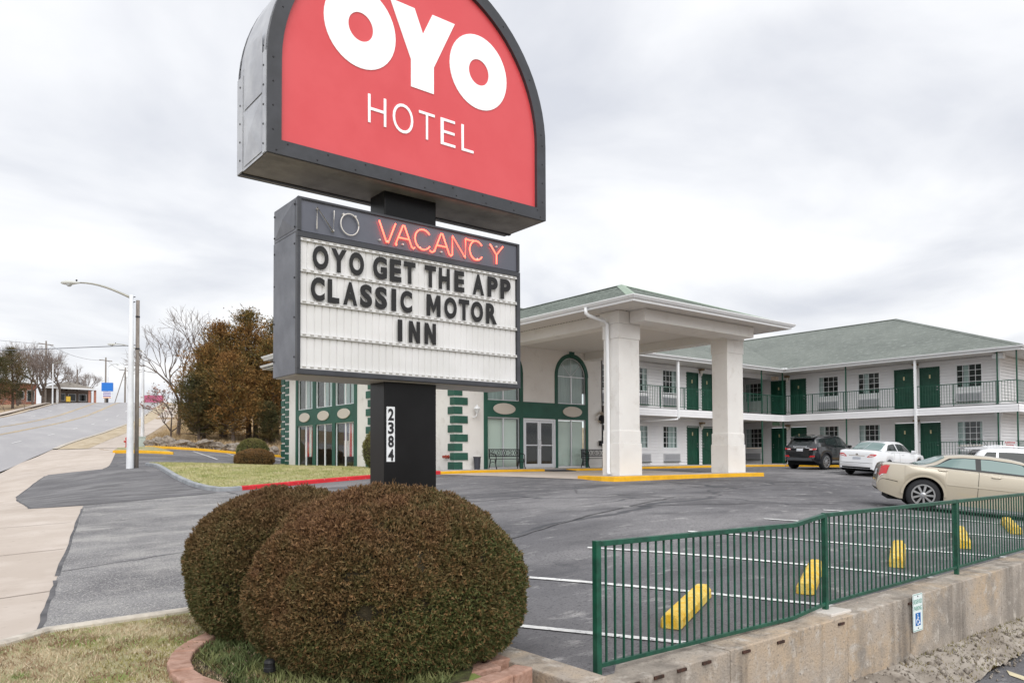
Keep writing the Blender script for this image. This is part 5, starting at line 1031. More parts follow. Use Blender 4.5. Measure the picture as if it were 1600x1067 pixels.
b1_ = bench((19.05, 24.45, .01), 'black iron bench left of the entrance doors'); bench((24.2, 24.45, .01), 'black iron bench right of the entrance doors', b1_)
tb = thing('rubbish_bin', (17.75, 24.6, .01), 'small dark grey bin against the office wall', 'bin')
MB().lathe([(.115, .01), (.15, .48), (.165, .485), (.165, .52), (.14, .52), (.13, .49)], (17.75, 24.6, 0), 14).build('bin_body', mat('bin_grey', '#3c3e46', .5), tb)
ln = thing('wall_lantern', (17.8, 24.75, 2.1), 'white wall lantern on the office wall beside the quoins', 'lamp')
MB().tube([(17.74, 24.88, 2.12), (17.74, 24.78, 2.1), (17.78, 24.68, 2.16), (17.8, 24.66, 2.27)], .022, 6).build('bracket', M_wtr, ln); MB().lathe([(.05, 2.27), (.11, 2.42), (.11, 2.44)], (17.8, 24.66, 0), 8).build('lantern_glass', mat('lantern_frost', '#d7d9da', .3), ln); MB().lathe([(.15, 2.44), (.13, 2.5), (.06, 2.54), (.03, 2.58), (.01, 2.62)], (17.8, 24.66, 0), 10).build('lantern_cap', M_wtr, ln)
fh = thing('hose_connection', (16.8, 25.4, .5), 'small brass and red fire hose connection on the office side wall', 'hose connection')
for y in (25.3, 25.48): MB().lathe([(.06, -.16), (.06, -.02), (.075, -.02), (.075, 0)], (16.85, y, .52), 10, 'x').build('outlet', mat('brass_red', '#a0483a', .4, metal=.3), fh)
mbx = thing('letter_box', (25.0, 24.85, 1.0), 'black letter box on the wall behind the near pillar', 'letter box')
MB().box(24.88, 25.15, 24.72, 24.89, 1.0, 1.2).build('box', M_iron, mbx, bevel=.02); MB().box(24.87, 25.16, 24.7, 24.89, 1.2, 1.23).build('lid', M_iron, mbx)
wl = thing('wall_fan', (25.0, 24.8, 2.3), 'black wall-mounted speaker with pale wreath beside the arched window', 'wreath')
MB().lathe([(.1, -.25), (.2, -.05), (.22, 0)], (25.1, 24.88, 2.22), 10, 'y').build('horn', M_iron, wl)
mb = MB()
for k in range(60): t = rnd.uniform(0, 2*PI); r0 = .16; mb.tube([(24.92+r0*math.cos(t), 24.84, 2.32+r0*math.sin(t)), (24.92+(r0+rnd.uniform(.03, .2))*math.cos(t+.4), 24.8+rnd.uniform(-.05, .05), 2.32+(r0+rnd.uniform(.03, .2))*math.sin(t+.4))], .008, 3)
mb.build('twigs', mat('wreath_twig', '#b9ad9c', .9), wl, kind='stuff')
# flags and furniture behind the office windows
def flag_pat(nt, last, src, p):
    nn = nt.nodes; ll = nt.links; s = nn.new('ShaderNodeSeparateXYZ'); ll.new(src, s.inputs[0])
    d = nn.new('ShaderNodeMath'); d.operation = 'DIVIDE'; ll.new(s.outputs[1], d.inputs[0]); d.inputs[1].default_value = .155
    fr = nn.new('ShaderNodeMath'); fr.operation = 'FRACT'; ll.new(d.outputs[0], fr.inputs[0]); g = nn.new('ShaderNodeMath'); g.operation = 'GREATER_THAN'; ll.new(fr.outputs[0], g.inputs[0]); g.inputs[1].default_value = .5
    mm = nn.new('ShaderNodeMix'); mm.data_type = 'RGBA'; ll.new(g.outputs[0], mm.inputs[0]); mm.inputs[6].default_value = (*lin('#c9323e'), 1); mm.inputs[7].default_value = (*lin('#efefef'), 1)
    return mm.outputs[2]
M_flag = mat('flag_stripes', '#c9323e', .8, extra=flag_pat); M_can = mat('flag_blue', '#2c3f78', .8, var='#8d99bf', vscale=60, vlo=.66, vhi=.68)
for y0, y1, lb in ((34.22, 35.05, 'striped flag with blue corner hung in the far office window'), (29.95, 30.8, 'striped flag with blue corner hung in the nearest office window')):
    fg = thing('flag', (15.1, (y0+y1)/2, .55), lb, 'flag', 'flags in the office windows')
    def cloth(ya, yb, za_, zb_, dd_): 
        V = []; n_ = 16
        for i in range(n_+1):
            y = ya+(yb-ya)*i/n_
            for z in (za_, zb_): V.append((15.0-dd_+.03*math.sin(i*1.5)*(1 if z < 1 else .4), y, z))
        return MB().add(V, [(2*i, 2*i+2, 2*i+3, 2*i+1) for i in range(n_)])
    cloth(y0, y1, .55, 2.0, 0).build('stripes', M_flag, fg, smooth=True); cloth(y0+(y1-y0)*.52, y1, 1.25, 2.0, .012).build('canton', M_can, fg, smooth=True)
M_chr = mat('lobby_chair', '#2a221d', .6)
for x, y, rz, lb in ((15.9, 32.2, .5, 'dark chair inside the middle office window'), (15.6, 31.1, -1.8, 'dark chair inside the nearest office window')):
    ch = thing('lobby_chair', (x, y, .0), lb, 'chair', 'chairs in the office', local=True, rz=rz)
    MB().box(-.22, .22, -.22, .22, .43, .47).build('seat', M_chr, ch); MB().box(-.22, .22, .2, .23, .6, .98).build('backrest', M_chr, ch)
    for a in (-.2, .2):
        for b in (-.2, .2): MB().box(a-.018, a+.018, b-.018, b+.018, 0, .6 if b > 0 else .44).build('leg', M_chr, ch)
tbl = thing('lobby_table', (16.0, 32.9, 0), 'dark round table inside the middle office window', 'table')
MB().lathe([(.45, .72), (.45, .75)], (16.0, 32.9, 0), 18).build('table_top', M_chr, tbl); MB().lathe([(.22, .0), (.04, .06), (.04, .72)], (16.0, 32.9, 0), 10).build('table_base', M_chr, tbl)
# ------------------------------------------------------------------ cars
M_tyre = mat('tyre_rubber', '#26272a', .85, bump=.1, bscale=60); M_rim = mat('alloy_rim', '#b9bbbf', .28, metal=.85); M_well = mat('wheel_well', '#0f1012', .95)
M_cgl = mat('car_glass', '#222a2a', .06, spec=.5); M_cgl2 = mat('car_glass_light', '#6f8583', .06, spec=.5); M_tail = mat('tail_lamp_red', '#c8141c', .15, coat=1, spec=.6); M_clr = mat('lamp_clear', '#e8e2e2', .15, coat=1); M_ctrim = mat('car_black_trim', '#17181a', .4); M_chrome = mat('chrome', '#d5d7da', .12, metal=1)
M_seam = mat('panel_gap', '#2a2723', .8); M_plate = mat('licence_plate', '#d9dde2', .4)
def interp(tab, x):
    xs_ = [t[0] for t in tab]; ys_ = [t[1] for t in tab]; return float(np.interp(x, xs_, ys_))
def smooth_tab(tab, k=3):
    """round the corners of an outline"""
    x0, x1 = tab[0][0], tab[-1][0]; X = np.linspace(x0, x1, 400); Y = np.interp(X, [t[0] for t in tab], [t[1] for t in tab])
    ker = np.hanning(2*k+3); ker /= ker.sum(); Yp = np.pad(Y, k+1, mode='edge'); Y2 = np.convolve(Yp, ker, 'valid')
    return list(zip(X.tolist(), Y2.tolist()))
class Car:
    def __init__(s, P):
        s.P = P; s.zs = smooth_tab(P['zs'], P.get('ks', 5)); s.zr = smooth_tab(P['zr'], 7); s.w = smooth_tab(P['w'], 9); s.wr = smooth_tab(P['wr'], 5); s.x0 = P['zs'][0][0]; s.x1 = P['zs'][-1][0]
        s.zb = P['zb']
    def bot(s, x):
        b = interp(s.zb, x)
        for xc in (0, s.P['wb']):
            ra = s.P['ra']; d = abs(x-xc)
            if d < ra: b = max(b, s.P['rw']+math.sqrt(ra*ra-d*d)-.0)
        return b
    def sec(s, x):
        w = interp(s.w, x); z = interp(s.zs, x); b = min(s.bot(x), z-.03); r0, r1 = s.zr[0][0], s.zr[-1][0]
        zr = interp(s.zr, x) if r0 < x < r1 else z; g = max(0, min(1, (zr-z)/.30)); wr = interp(s.wr, x); top = max(zr, z+.03)
        sh = s.P.get('sh', .93); fl = s.P.get('flare', 0)*max([math.exp(-((x-c)/.38)**2) for c in (0, s.P['wb'])])
        lerp = lambda a, c: a+(c-a)*g
        return [(w*.955+fl, b), (w*.99+fl, b+(z-b)*.25), (w+fl*.6, b+(z-b)*.55), (w*.985, b+(z-b)*.82), (w*(sh+.03), z-.02), (lerp(w*.86, w*sh-.03), z+.006), (lerp(w*.72, wr+.0), lerp(z+.02, zr-.075)), (lerp(w*.6, wr-.06), lerp(z+.024, zr-.028)), (lerp(w*.35, wr*.6), lerp(z+.028, top-.008)), (0, top)]
    def S(s, x, k):
        c = s.sec(x); i = min(int(k), len(c)-2); f = k-i; return (c[i][0]+(c[i+1][0]-c[i][0])*f, c[i][1]+(c[i+1][1]-c[i][1])*f)
    def body(s, m, root):
        st = sorted(set([round(q, 4) for q in np.arange(s.x0, s.x1, .045)]+[s.x1]+[round(s.x0+q, 4) for q in (.01, .02, .03, .06)]+[round(s.x1-q, 4) for q in (.01, .02, .04)]+[round(xc+q*s.P['ra'], 4) for xc in (0, s.P['wb']) for q in (-1, -.985, -.95, .95, .985, 1)])); V = []; n = 10
        for x in st:
            for y, z in s.sec(x): V.append((x, y, z))
        fs = [(i*n+j, i*n+j+1, (i+1)*n+j+1, (i+1)*n+j) for i in range(len(st)-1) for j in range(n-1)]
        off = len(V); V += [(x, -y, z) for x, y, z in V]; fs += [tuple(q+off for q in f[::-1]) for f in fs]
        for e in (0, len(st)-1):
            a = [e*n+j for j in range(n)]; fs.append(tuple(a+[q+off for q in a[::-1]][1:]))
        me = bpy.data.meshes.new('body'); me.from_pydata(V, [], fs); bm = bmesh.new(); bm.from_mesh(me); bmesh.ops.remove_doubles(bm, verts=bm.verts, dist=.0004); bmesh.ops.recalc_face_normals(bm, faces=bm.faces); bm.to_mesh(me); bm.free()
        o = link('body', me, m, root, smooth=True); e_ = o.modifiers.new('es', 'EDGE_SPLIT'); e_.split_angle = math.radians(48); return o
    def patch(s, x0, x1, k0, k1, nx=14, nk=6, d=.006, side=1, x0b=None, x1b=None, rnd_=0):
        """piece of skin laid on the body; x limits may slant from k0 to k1"""
        x0b = x0 if x0b is None else x0b; x1b = x1 if x1b is None else x1b; V = []
        for i in range(nx+1):
            for j in range(nk+1):
                f = j/nk; k = k0+(k1-k0)*f; a = x0+(x0b-x0)*f; b = x1+(x1b-x1)*f; x = a+(b-a)*i/nx; y, z = s.S(x, k); e = .01
                y1, z1 = s.S(x, min(k+.05, 8.99)); y2, z2 = s.S(x+e, k); t1 = Vector((0, y1-y, z1-z)); t2 = Vector((e, y2-y, z2-z)); nn_ = t2.cross(t1)
                if nn_.length < 1e-9: nn_ = Vector((0, 0, 1))
                nn_.normalize()
                if nn_.dot(Vector((0, y, z-.5))) < 0: nn_ = -nn_
                V.append((x+nn_.x*d, (y+nn_.y*d)*side, z+nn_.z*d))
        m_ = nk+1; return MB().add(V, [(i*m_+j, i*m_+j+1, (i+1)*m_+j+1, (i+1)*m_+j) for i in range(nx) for j in range(nk)])
    def across(s, x0, x1, k0, d=.006, nx=12):
        """screen glass over the full width"""
        a = s.patch(x0, x1, k0, 8.98, nx, 6, d, 1); b = s.patch(x0, x1, k0, 8.98, nx, 6, d, -1); a.add(b.v, b.f); return a
    def rear_x(s, y, z):
        x = s.x0
        while x < s.x0+1.2:
            c = s.sec(x); zz_ = [q[1] for q in c]; yy = [q[0] for q in c]
            if zz_[0] <= z <= zz_[-1] and abs(y) <= float(np.interp(z, zz_, yy)): return x
            x += .008
        return s.x0+.3
    def rear(s, poly, d=.008, th=.0):
        """outline in (y,z) draped on the tail"""
        bm = bmesh.new(); vs = [bm.verts.new((0, y, z)) for y, z in poly]; bm.faces.new(vs); bmesh.ops.triangulate(bm, faces=bm.faces[:])
        ys = [p[0] for p in poly]; zs_ = [p[1] for p in poly]
        for lo, hi, no in ((min(ys), max(ys), (0, 1, 0)), (min(zs_), max(zs_), (0, 0, 1))):
            t = lo+.04
            while t < hi: bmesh.ops.bisect_plane(bm, geom=bm.verts[:]+bm.edges[:]+bm.faces[:], plane_co=(0, t*no[1], t*no[2]), plane_no=no); t += .04
        for v in bm.verts: v.co.x = s.rear_x(v.co.y, v.co.z)-d
        mb = MB(); bm.verts.index_update(); mb.add([v.co[:] for v in bm.verts], [tuple(v.index for v in f.verts) for f in bm.faces]); bm.free(); return mb
    def wheels(s, root, spokes=9, rimr=.245, wide=.22):
        R_ = s.P['rw']; src = None
        for xc in (0, s.P['wb']):
            for sd in (1, -1):
                yc = s.P['track']*sd; w = wide/2
                t = MB().lathe([(R_*.72, -w), (R_*.93, -w), (R_*.99, -w*.7), (R_, 0), (R_*.99, w*.7), (R_*.93, w), (R_*.72, w), (R_*.66, w*.6), (R_*.66, -w*.6), (R_*.72, -w)], (xc, yc, R_), 32, 'y', False).build('wheel', M_tyre, root, smooth=True)
                o_ = w*.92*sd
                mb = MB().lathe([(rimr+.012, -.02), (rimr+.012, .02), (rimr-.012, .02), (rimr-.02, -.02), (rimr+.012, -.02)], (xc, yc+o_*.95, R_), 32, 'y', False)
                for k in range(spokes):
                    a = 2*PI*k/spokes; p = lambda r, da, dy: (xc+r*math.cos(a+da), yc+o_*dy, R_+r*math.sin(a+da))
                    mb.add([p(.05, -.38, 1.0), p(rimr, -.11, .96), p(rimr, .11, .96), p(.05, .38, 1.0), p(.05, -.38, .7), p(rimr, -.11, .7), p(rimr, .11, .7), p(.05, .38, .7)], [(0, 1, 2, 3), (0, 1, 5, 4), (3, 2, 6, 7)])
                mb.lathe([(.06, -.012), (.06, .012), (.03, .02)] if sd > 0 else [(.06, .012), (.06, -.012), (.03, -.02)], (xc, yc+o_*1.0, R_), 14, 'y')
                mb.build('rim', M_rim, t)
                MB().lathe([(rimr, -.002), (rimr, .002)], (xc, yc+o_*.55, R_), 24, 'y').build('brake_disc', M_well, t)
                MB().box(xc-s.P['ra'], xc+s.P['ra'], *sorted((yc-.16*sd, yc-.13*sd)), .2, R_+s.P['ra']+.02).build('wheel_well', M_well, root)
        w = min(p[1] for p in s.w[60:-60])-.16
        MB().box(s.x0+.25, s.x1-.25, -w, w, .2, .5).build('underbody', M_well, root)
def place_car(root, x, y, ang, wb, tr):
    """sit the car on the ground: origin is the middle of the rear axle"""
    h_ = Vector((math.cos(ang), math.sin(ang), 0)); l_ = Vector((-h_.y, h_.x, 0)); g = lambda p: hz(p.x, p.y)
    c = Vector((x, y, 0)); r = (g(c+l_*tr)+g(c-l_*tr))/2; f = (g(c+h_*wb+l_*tr)+g(c+h_*wb-l_*tr))/2; le = (g(c+l_*tr)+g(c+h_*wb+l_*tr))/2; ri = (g(c-l_*tr)+g(c+h_*wb-l_*tr))/2
    X = Vector((h_.x*wb, h_.y*wb, f-r)).normalized(); Yv = Vector((l_.x*2*tr, l_.y*2*tr, le-ri)).normalized(); Z = X.cross(Yv).normalized(); Yv = Z.cross(X)
    M_ = Matrix((X, Yv, Z)).transposed().to_4x4(); M_.translation = Vector((x, y, r+.004)); root.matrix_world = M_
def mirror_(car, root, x, m):
    for sd in (1, -1):
        y = interp(car.w, x)*sd; z = interp(car.zs, x)+.06
        c = MB().add([(x-.06, y-.02*sd, z-.06), (x+.07, y-.02*sd, z-.05), (x+.07, y-.02*sd, z+.06), (x-.06, y-.02*sd, z+.07), (x-.05, y+.16*sd, z-.05), (x+.04, y+.15*sd, z-.03), (x+.04, y+.15*sd, z+.05), (x-.05, y+.16*sd, z+.07)], [(0, 1, 2, 3), (4, 5, 6, 7), (0, 1, 5, 4), (1, 2, 6, 5), (2, 3, 7, 6), (3, 0, 4, 7)]).build('wing_mirror', m, root, bevel=.02)
def handle(car, root, x, k, m, L_=.2):
    for sd in (1, -1):
        y, z = car.S(x, k); y *= sd; MB().tube([(x-L_/2, y-.005*sd, z), (x-L_/2+.03, y+.022*sd, z), (x+L_/2-.03, y+.022*sd, z), (x+L_/2, y-.005*sd, z)], .014, 6).build('door_handle', m, root)
def seam(car, root, xa, xb, k0, k1):
    for sd in (1, -1): car.patch(xa-.005, xa+.005, k0, k1, 1, 10, .0035, sd, xb-.005, xb+.005).build('door_gap', M_seam, root)
# --- gold saloon, side on behind the railing
M_goldp = mat('gold_paint', '#bdb4a2', .28, metal=.2, coat=1, spec=.5)
P = dict(wb=3.05, rw=.365, ra=.42, track=.80, zs=[(-.98, .52), (-.97, .62), (-.95, .80), (-.93, .97), (-.86, 1.035), (-.6, 1.045), (-.2, 1.04), (.6, 1.005), (2.2, .96), (2.8, .95), (3.6, .93), (3.95, .86), (4.03, .6), (4.04, .5)],
         zr=[(-.30, 1.04), (.42, 1.335), (.8, 1.385), (1.3, 1.395), (1.75, 1.36), (2.0, 1.315), (2.72, .965)], w=[(-.98, .74), (-.93, .84), (-.75, .9), (-.2, .935), (.6, .94), (2.6, .94), (3.4, .925), (3.85, .84), (4.04, .66)], wr=[(-.3, .66), (.4, .62), (1.3, .63), (2.1, .62), (2.72, .68)], zb=[(-.98, .44), (-.9, .36), (-.5, .24), (.4, .2), (2.6, .2), (3.6, .22), (4.04, .3)], flare=.018, ks=4)
g = Car(P); gc = thing('parked_car', (0, 0, 0), 'gold saloon car parked side-on behind the green railing', 'car', 'cars parked at the motel', local=True)
g.body(M_goldp, gc); g.wheels(gc, 9, .24)
for sd in (1, -1):
    g.patch(.10, 1.02, 5.14, 5.9, 16, 5, .006, sd, .56, 1.02).build('rear_side_window', M_cgl2, gc); g.patch(1.13, 2.42, 5.14, 5.9, 16, 5, .006, sd, 1.13, 1.93).build('front_side_window', M_cgl2, gc)
    g.patch(.0, 2.52, 5.02, 5.97, 26, 6, .003, sd, .5, 1.98).build('window_surround', M_ctrim, gc)
    g.patch(.45, 2.75, 2.02, 2.16, 20, 2, .014, sd).build('side_moulding', M_goldp, gc)
    for xc in (0, 3.05):
        fl_ = MB(); V = []
        for q in range(25):
            a = PI*q/24
            for rr_ in (.42, .475): x = xc+rr_*math.cos(a); z = .365+rr_*math.sin(a); y = interp(g.w, x)*.99+.02; V.append((x, y*sd, z if z > .25 else .25))
        fl_.add(V, [(2*q, 2*q+1, 2*q+3, 2*q+2) for q in range(24)]).build('arch_lip', M_goldp, gc, smooth=True)
    g.rear([(sd*.68, .76), (sd*.80, .74), (sd*.83, .86), (sd*.80, 1.0), (sd*.74, 1.02), (sd*.68, .98)], .01).build('tail_lamp', M_tail, gc, smooth=True)
    g.patch(-.935, -.80, 2.35, 3.75, 8, 8, .010, sd, -.915, -.74).build('tail_lamp', M_tail, gc, smooth=True); g.patch(-.94, -.86, 2.2, 2.34, 4, 2, .012, sd).build('reversing_lamp', M_clr, gc)
g.across(-.20, .40, 6.25).build('rear_window', M_cgl2, gc, smooth=True); g.across(2.02, 2.66, 6.2).build('windscreen', M_cgl2, gc, smooth=True)
g.patch(-.97, -.55, 1.7, 1.76, 8, 1, .003, 1).build('bumper_gap', M_seam, gc); g.patch(-.97, -.55, 1.7, 1.76, 8, 1, .003, -1).build('bumper_gap', M_seam, gc)
seam(g, gc, -.02, .08, 3.1, 5.0); seam(g, gc, 1.08, 1.08, .1, 5.0); seam(g, gc, 2.5, 2.45, .1, 5.0); handle(g, gc, .35, 3.55, M_goldp); handle(g, gc, 1.42, 3.55, M_goldp); mirror_(g, gc, 2.25, M_ctrim)
g.rear([(-.26, .74), (.26, .74), (.26, .88), (-.26, .88)], .014).build('licence_plate', M_plate, gc)
ang = math.atan2(-.866, .5)
place_car(gc, 18.45+.866*.80, 7.9+.5*.80, ang, 3.05, .8)
# --- white saloon in front of the right wing, seen from behind
M_wp = mat('white_car_paint', '#e9ebee', .25, coat=1, spec=.5)
P = dict(wb=2.78, rw=.33, ra=.38, track=.78, zs=[(-1.06, .46), (-1.05, .62), (-1.02, .84), (-.98, 1.0), (-.92, 1.055), (-.7, 1.075), (-.25, 1.05), (.5, 1.0), (2.0, .94), (2.6, .92), (3.3, .82), (3.65, .7), (3.72, .5), (3.73, .42)],
         zr=[(-.62, 1.075), (.28, 1.40), (.65, 1.455), (1.1, 1.465), (1.5, 1.43), (1.75, 1.37), (2.6, .93)], w=[(-1.06, .66), (-1.0, .77), (-.85, .84), (-.4, .90), (.5, .91), (2.4, .91), (3.1, .88), (3.55, .75), (3.73, .55)], wr=[(-.62, .63), (.2, .58), (1.1, .6), (1.8, .6), (2.6, .66)], zb=[(-1.06, .32), (-.95, .27), (-.4, .22), (2.4, .2), (3.3, .2), (3.73, .26)], ks=4, flare=.008)
c2 = Car(P); wc = thing('parked_car', (0, 0, 0), 'white saloon car parked tail-out between the dark SUV and gold car', 'car', 'cars parked at the motel', local=True)
c2.body(M_wp, wc); c2.wheels(wc, 7, .21, .2)
for sd in (1, -1):
    c2.patch(-.12, .82, 5.14, 5.88, 14, 5, .006, sd, .34, .82).build('rear_side_window', M_cgl, wc); c2.patch(.92, 2.22, 5.14, 5.88, 14, 5, .006, sd, .92, 1.68).build('front_side_window', M_cgl, wc)
    P_ = [(sd*.42, .80), (sd*.47, .86), (sd*.56, .93), (sd*.76, .945), (sd*.79, .90), (sd*.74, .85), (sd*.5, .80)]
    c2.rear(P_, .008).build('tail_lamp', M_tail, wc, smooth=True); c2.rear([(sd*.47, .825), (sd*.53, .875), (sd*.7, .9), (sd*.7, .875), (sd*.55, .835)], .013).build('lamp_lens', M_clr, wc)
c2.across(-.5, .26, 6.25).build('rear_window', M_cgl2, wc, smooth=True); c2.across(1.78, 2.54, 6.2).build('windscreen', M_cgl2, wc, smooth=True)
c2.rear([(-.17, .70), (.17, .70), (.17, .80), (-.17, .80)], .012).build('licence_plate', mat('plate_grey', '#b9bec8', .4), wc); c2.rear([(-.34, .845), (.34, .845), (.34, .865), (-.34, .865)], .014).build('boot_trim', M_chrome, wc)
c2.rear([(.06*math.cos(t), .91+.035*math.sin(t)) for t in np.linspace(0, 2*PI, 16, endpoint=False)], .012).build('emblem', M_chrome, wc); c2.rear([(-.72, .56), (.72, .56), (.72, .572), (-.72, .572)], .006).build('bumper_gap', M_seam, wc); c2.rear([(-.6, .33), (.6, .33), (.6, .4), (-.6, .4)], .006).build('bumper_valance', M_ctrim, wc)
seam(c2, wc, -.12, -.05, 3.1, 5.0); seam(c2, wc, .87, .87, .1, 5.0); seam(c2, wc, 2.2, 2.15, .1, 5.0); handle(c2, wc, .12, 3.6, M_wp); handle(c2, wc, 1.15, 3.6, M_wp); mirror_(c2, wc, 1.95, M_wp)
place_car(wc, 31.75, 15.72, math.radians(0), 2.78, .78)
# --- black SUV by the corner, seen from behind
M_bp = mat('black_car_paint', '#15181d', .2, coat=1, spec=.6)
P = dict(wb=2.66, rw=.37, ra=.43, track=.80, zs=[(-.80, .50), (-.79, .62), (-.77, .85), (-.73, 1.02), (-.68, 1.09), (-.4, 1.10), (.5, 1.06), (2.0, 1.02), (2.5, 1.0), (3.1, .95), (3.45, .82), (3.55, .55), (3.56, .46)],
         zr=[(-.74, 1.03), (-.62, 1.28), (-.46, 1.50), (-.36, 1.545), (.3, 1.60), (1.0, 1.635), (1.5, 1.60), (1.75, 1.53), (2.45, 1.03)], w=[(-.80, .72), (-.74, .82), (-.6, .90), (-.1, .945), (.5, .95), (2.4, .95), (3.0, .92), (3.4, .78), (3.56, .6)], wr=[(-.74, .70), (-.4, .64), (1.0, .66), (1.9, .66), (2.45, .72)], zb=[(-.80, .42), (-.7, .34), (-.4, .28), (2.4, .26), (3.2, .28), (3.56, .34)], ks=3, flare=.022, sh=.95)
c3 = Car(P); sv = thing('parked_car', (0, 0, 0), 'black compact SUV parked tail-out by the motel corner', 'car', 'cars parked at the motel', local=True)
c3.body(M_bp, sv); c3.wheels(sv, 10, .26, .24)
for sd in (1, -1):
    c3.patch(-.42, .02, 5.45, 5.9, 6, 4, .006, sd, -.38, .05).build('quarter_window', M_cgl, sv); c3.patch(.1, 1.0, 5.2, 5.88, 12, 4, .006, sd).build('rear_side_window', M_cgl, sv); c3.patch(1.08, 2.15, 5.16, 5.86, 12, 4, .006, sd, 1.08, 1.62).build('front_side_window', M_cgl, sv)
    c3.rear([(sd*.48, .915), (sd*.8, .93), (sd*.84, .98), (sd*.8, 1.0), (sd*.5, .99)], .008).build('tail_lamp', M_tail, sv, smooth=True); c3.rear([(sd*.49, .925), (sd*.66, .935), (sd*.66, .975), (sd*.5, .975)], .013).build('lamp_lens', M_clr, sv); c3.rear([(sd*.5, .58), (sd*.78, .60), (sd*.78, .66), (sd*.56, .66)], .01).build('bumper_reflector', M_tail, sv)
c3.rear([(-.52, 1.14), (.52, 1.14), (.55, 1.30), (.5, 1.42), (-.5, 1.42), (-.55, 1.30)], .006).build('rear_window', M_cgl, sv, smooth=True)
MB().add([(-.70, -.60, 1.50), (-.70, .60, 1.50), (-.25, .62, 1.58), (-.25, -.62, 1.58), (-.69, -.58, 1.47), (-.69, .58, 1.47), (-.25, .6, 1.53), (-.25, -.6, 1.53)], [(0, 1, 2, 3), (4, 5, 6, 7), (0, 1, 5, 4), (1, 2, 6, 5), (3, 0, 4, 7)]).build('spoiler', M_bp, sv, bevel=.015)
c3.rear([(-.5, 1.005), (.5, 1.005), (.5, 1.03), (-.5, 1.03)], .012).build('tailgate_trim', M_chrome, sv); c3.rear([(-.17, .86), (.17, .86), (.17, .99), (-.17, .99)], .016).build('licence_plate', M_plate, sv); c3.rear([(-.7, .40), (.7, .40), (.62, .54), (-.62, .54)], .012).build('bumper_skid', mat('skid_grey', '#5b5e62', .5, metal=.3), sv)
xr = c3.rear_x(0, 1.07)-.014; link('lettering', text_mesh('RANGE ROVER', -.36, .36, 1.05, 1.095, lambda a, b, d: (c3.rear_x(0, b)-.01-d, -a, b), .006, .01, 'lettering'), M_plate, sv)
seam(c3, sv, .06, .06, 2.8, 5.0); seam(c3, sv, 1.04, 1.04, .1, 5.0); seam(c3, sv, 2.18, 2.12, .1, 5.0); handle(c3, sv, .3, 3.6, M_bp); handle(c3, sv, 1.28, 3.6, M_bp); mirror_(c3, sv, 1.85, M_bp)
for sd in (1, -1): MB().tube([(-.2, .58*sd, 1.6), (.3, .6*sd, 1.645), (1.2, .6*sd, 1.66), (1.5, .59*sd, 1.63)], .014, 6).build('roof_rail', M_ctrim, sv)
c3.patch(.45, 2.2, .45, .75, 12, 2, .012, 1).build('sill_trim', M_chrome, sv); c3.patch(.45, 2.2, .45, .75, 12, 2, .012, -1).build('sill_trim', M_chrome, sv)
place_car(sv, 33.7, 19.55, math.radians(-2), 2.66, .80)
# --- white crossover behind the gold car
P = dict(wb=2.7, rw=.36, ra=.41, track=.79, zs=[(-.85, .5), (-.84, .65), (-.81, .9), (-.76, 1.06), (-.6, 1.12), (.5, 1.10), (2.0, 1.05), (2.6, 1.02), (3.3, .95), (3.6, .8), (3.7, .55), (3.71, .45)],
         zr=[(-.78, 1.06), (-.55, 1.38), (-.38, 1.60), (-.2, 1.655), (.5, 1.69), (1.1, 1.68), (1.6, 1.62), (1.8, 1.55), (2.6, 1.04)], w=[(-.85, .70), (-.78, .81), (-.6, .88), (0, .925), (2.4, .925), (3.1, .9), (3.5, .77), (3.71, .58)], wr=[(-.78, .7), (-.4, .62), (1.0, .64), (1.9, .64), (2.6, .7)], zb=[(-.85, .4), (-.7, .3), (2.4, .24), (3.71, .3)], ks=4, flare=.01)
c4 = Car(P); wx = thing('parked_car', (0, 0, 0), 'white crossover car parked behind the gold saloon at the picture edge', 'car', 'cars parked at the motel', local=True)
c4.body(M_wp, wx); c4.wheels(wx, 6, .23, .21)
for sd in (1, -1):
    c4.patch(-.40, .0, 5.3, 5.88, 6, 4, .006, sd, -.22, .02).build('quarter_window', M_cgl, wx); c4.patch(.08, .98, 5.16, 5.88, 12, 4, .006, sd).build('rear_side_window', M_cgl, wx); c4.patch(1.06, 2.25, 5.16, 5.86, 12, 4, .006, sd, 1.06, 1.7).build('front_side_window', M_cgl, wx)
    c4.rear([(sd*.5, .85), (sd*.82, .88), (sd*.84, .98), (sd*.6, 1.0)], .008).build('tail_lamp', M_tail, wx, smooth=True); MB().tube([(-.2, .57*sd, 1.66), (.3, .58*sd, 1.72), (1.2, .58*sd, 1.715), (1.5, .57*sd, 1.66)], .016, 6).build('roof_rail', M_wp, wx)
c4.rear([(-.54, 1.16), (.54, 1.16), (.52, 1.48), (-.52, 1.48)], .006).build('rear_window', M_cgl, wx, smooth=True); c4.across(1.85, 2.55, 6.2).build('windscreen', M_cgl, wx)
MB().add([(-.80, -.58, 1.60), (-.80, .58, 1.60), (-.2, .6, 1.68), (-.2, -.6, 1.68), (-.76, -.56, 1.56), (-.76, .56, 1.56), (-.2, .58, 1.6), (-.2, -.58, 1.6)], [(0, 1, 2, 3), (4, 5, 6, 7), (0, 1, 5, 4), (1, 2, 6, 5), (3, 0, 4, 7)]).build('spoiler', M_wp, wx, bevel=.015); MB().tube([(-.05, .25, 1.69), (-.25, .25, 1.92)], [.008, .003], 5).build('aerial', M_ctrim, wx)
seam(c4, wx, 1.02, 1.02, .1, 5.0); seam(c4, wx, .04, .0, 2.8, 5.0); mirror_(c4, wx, 2.0, M_wp)
place_car(wx, 25.45, 9.0, ang, 2.7, .79)
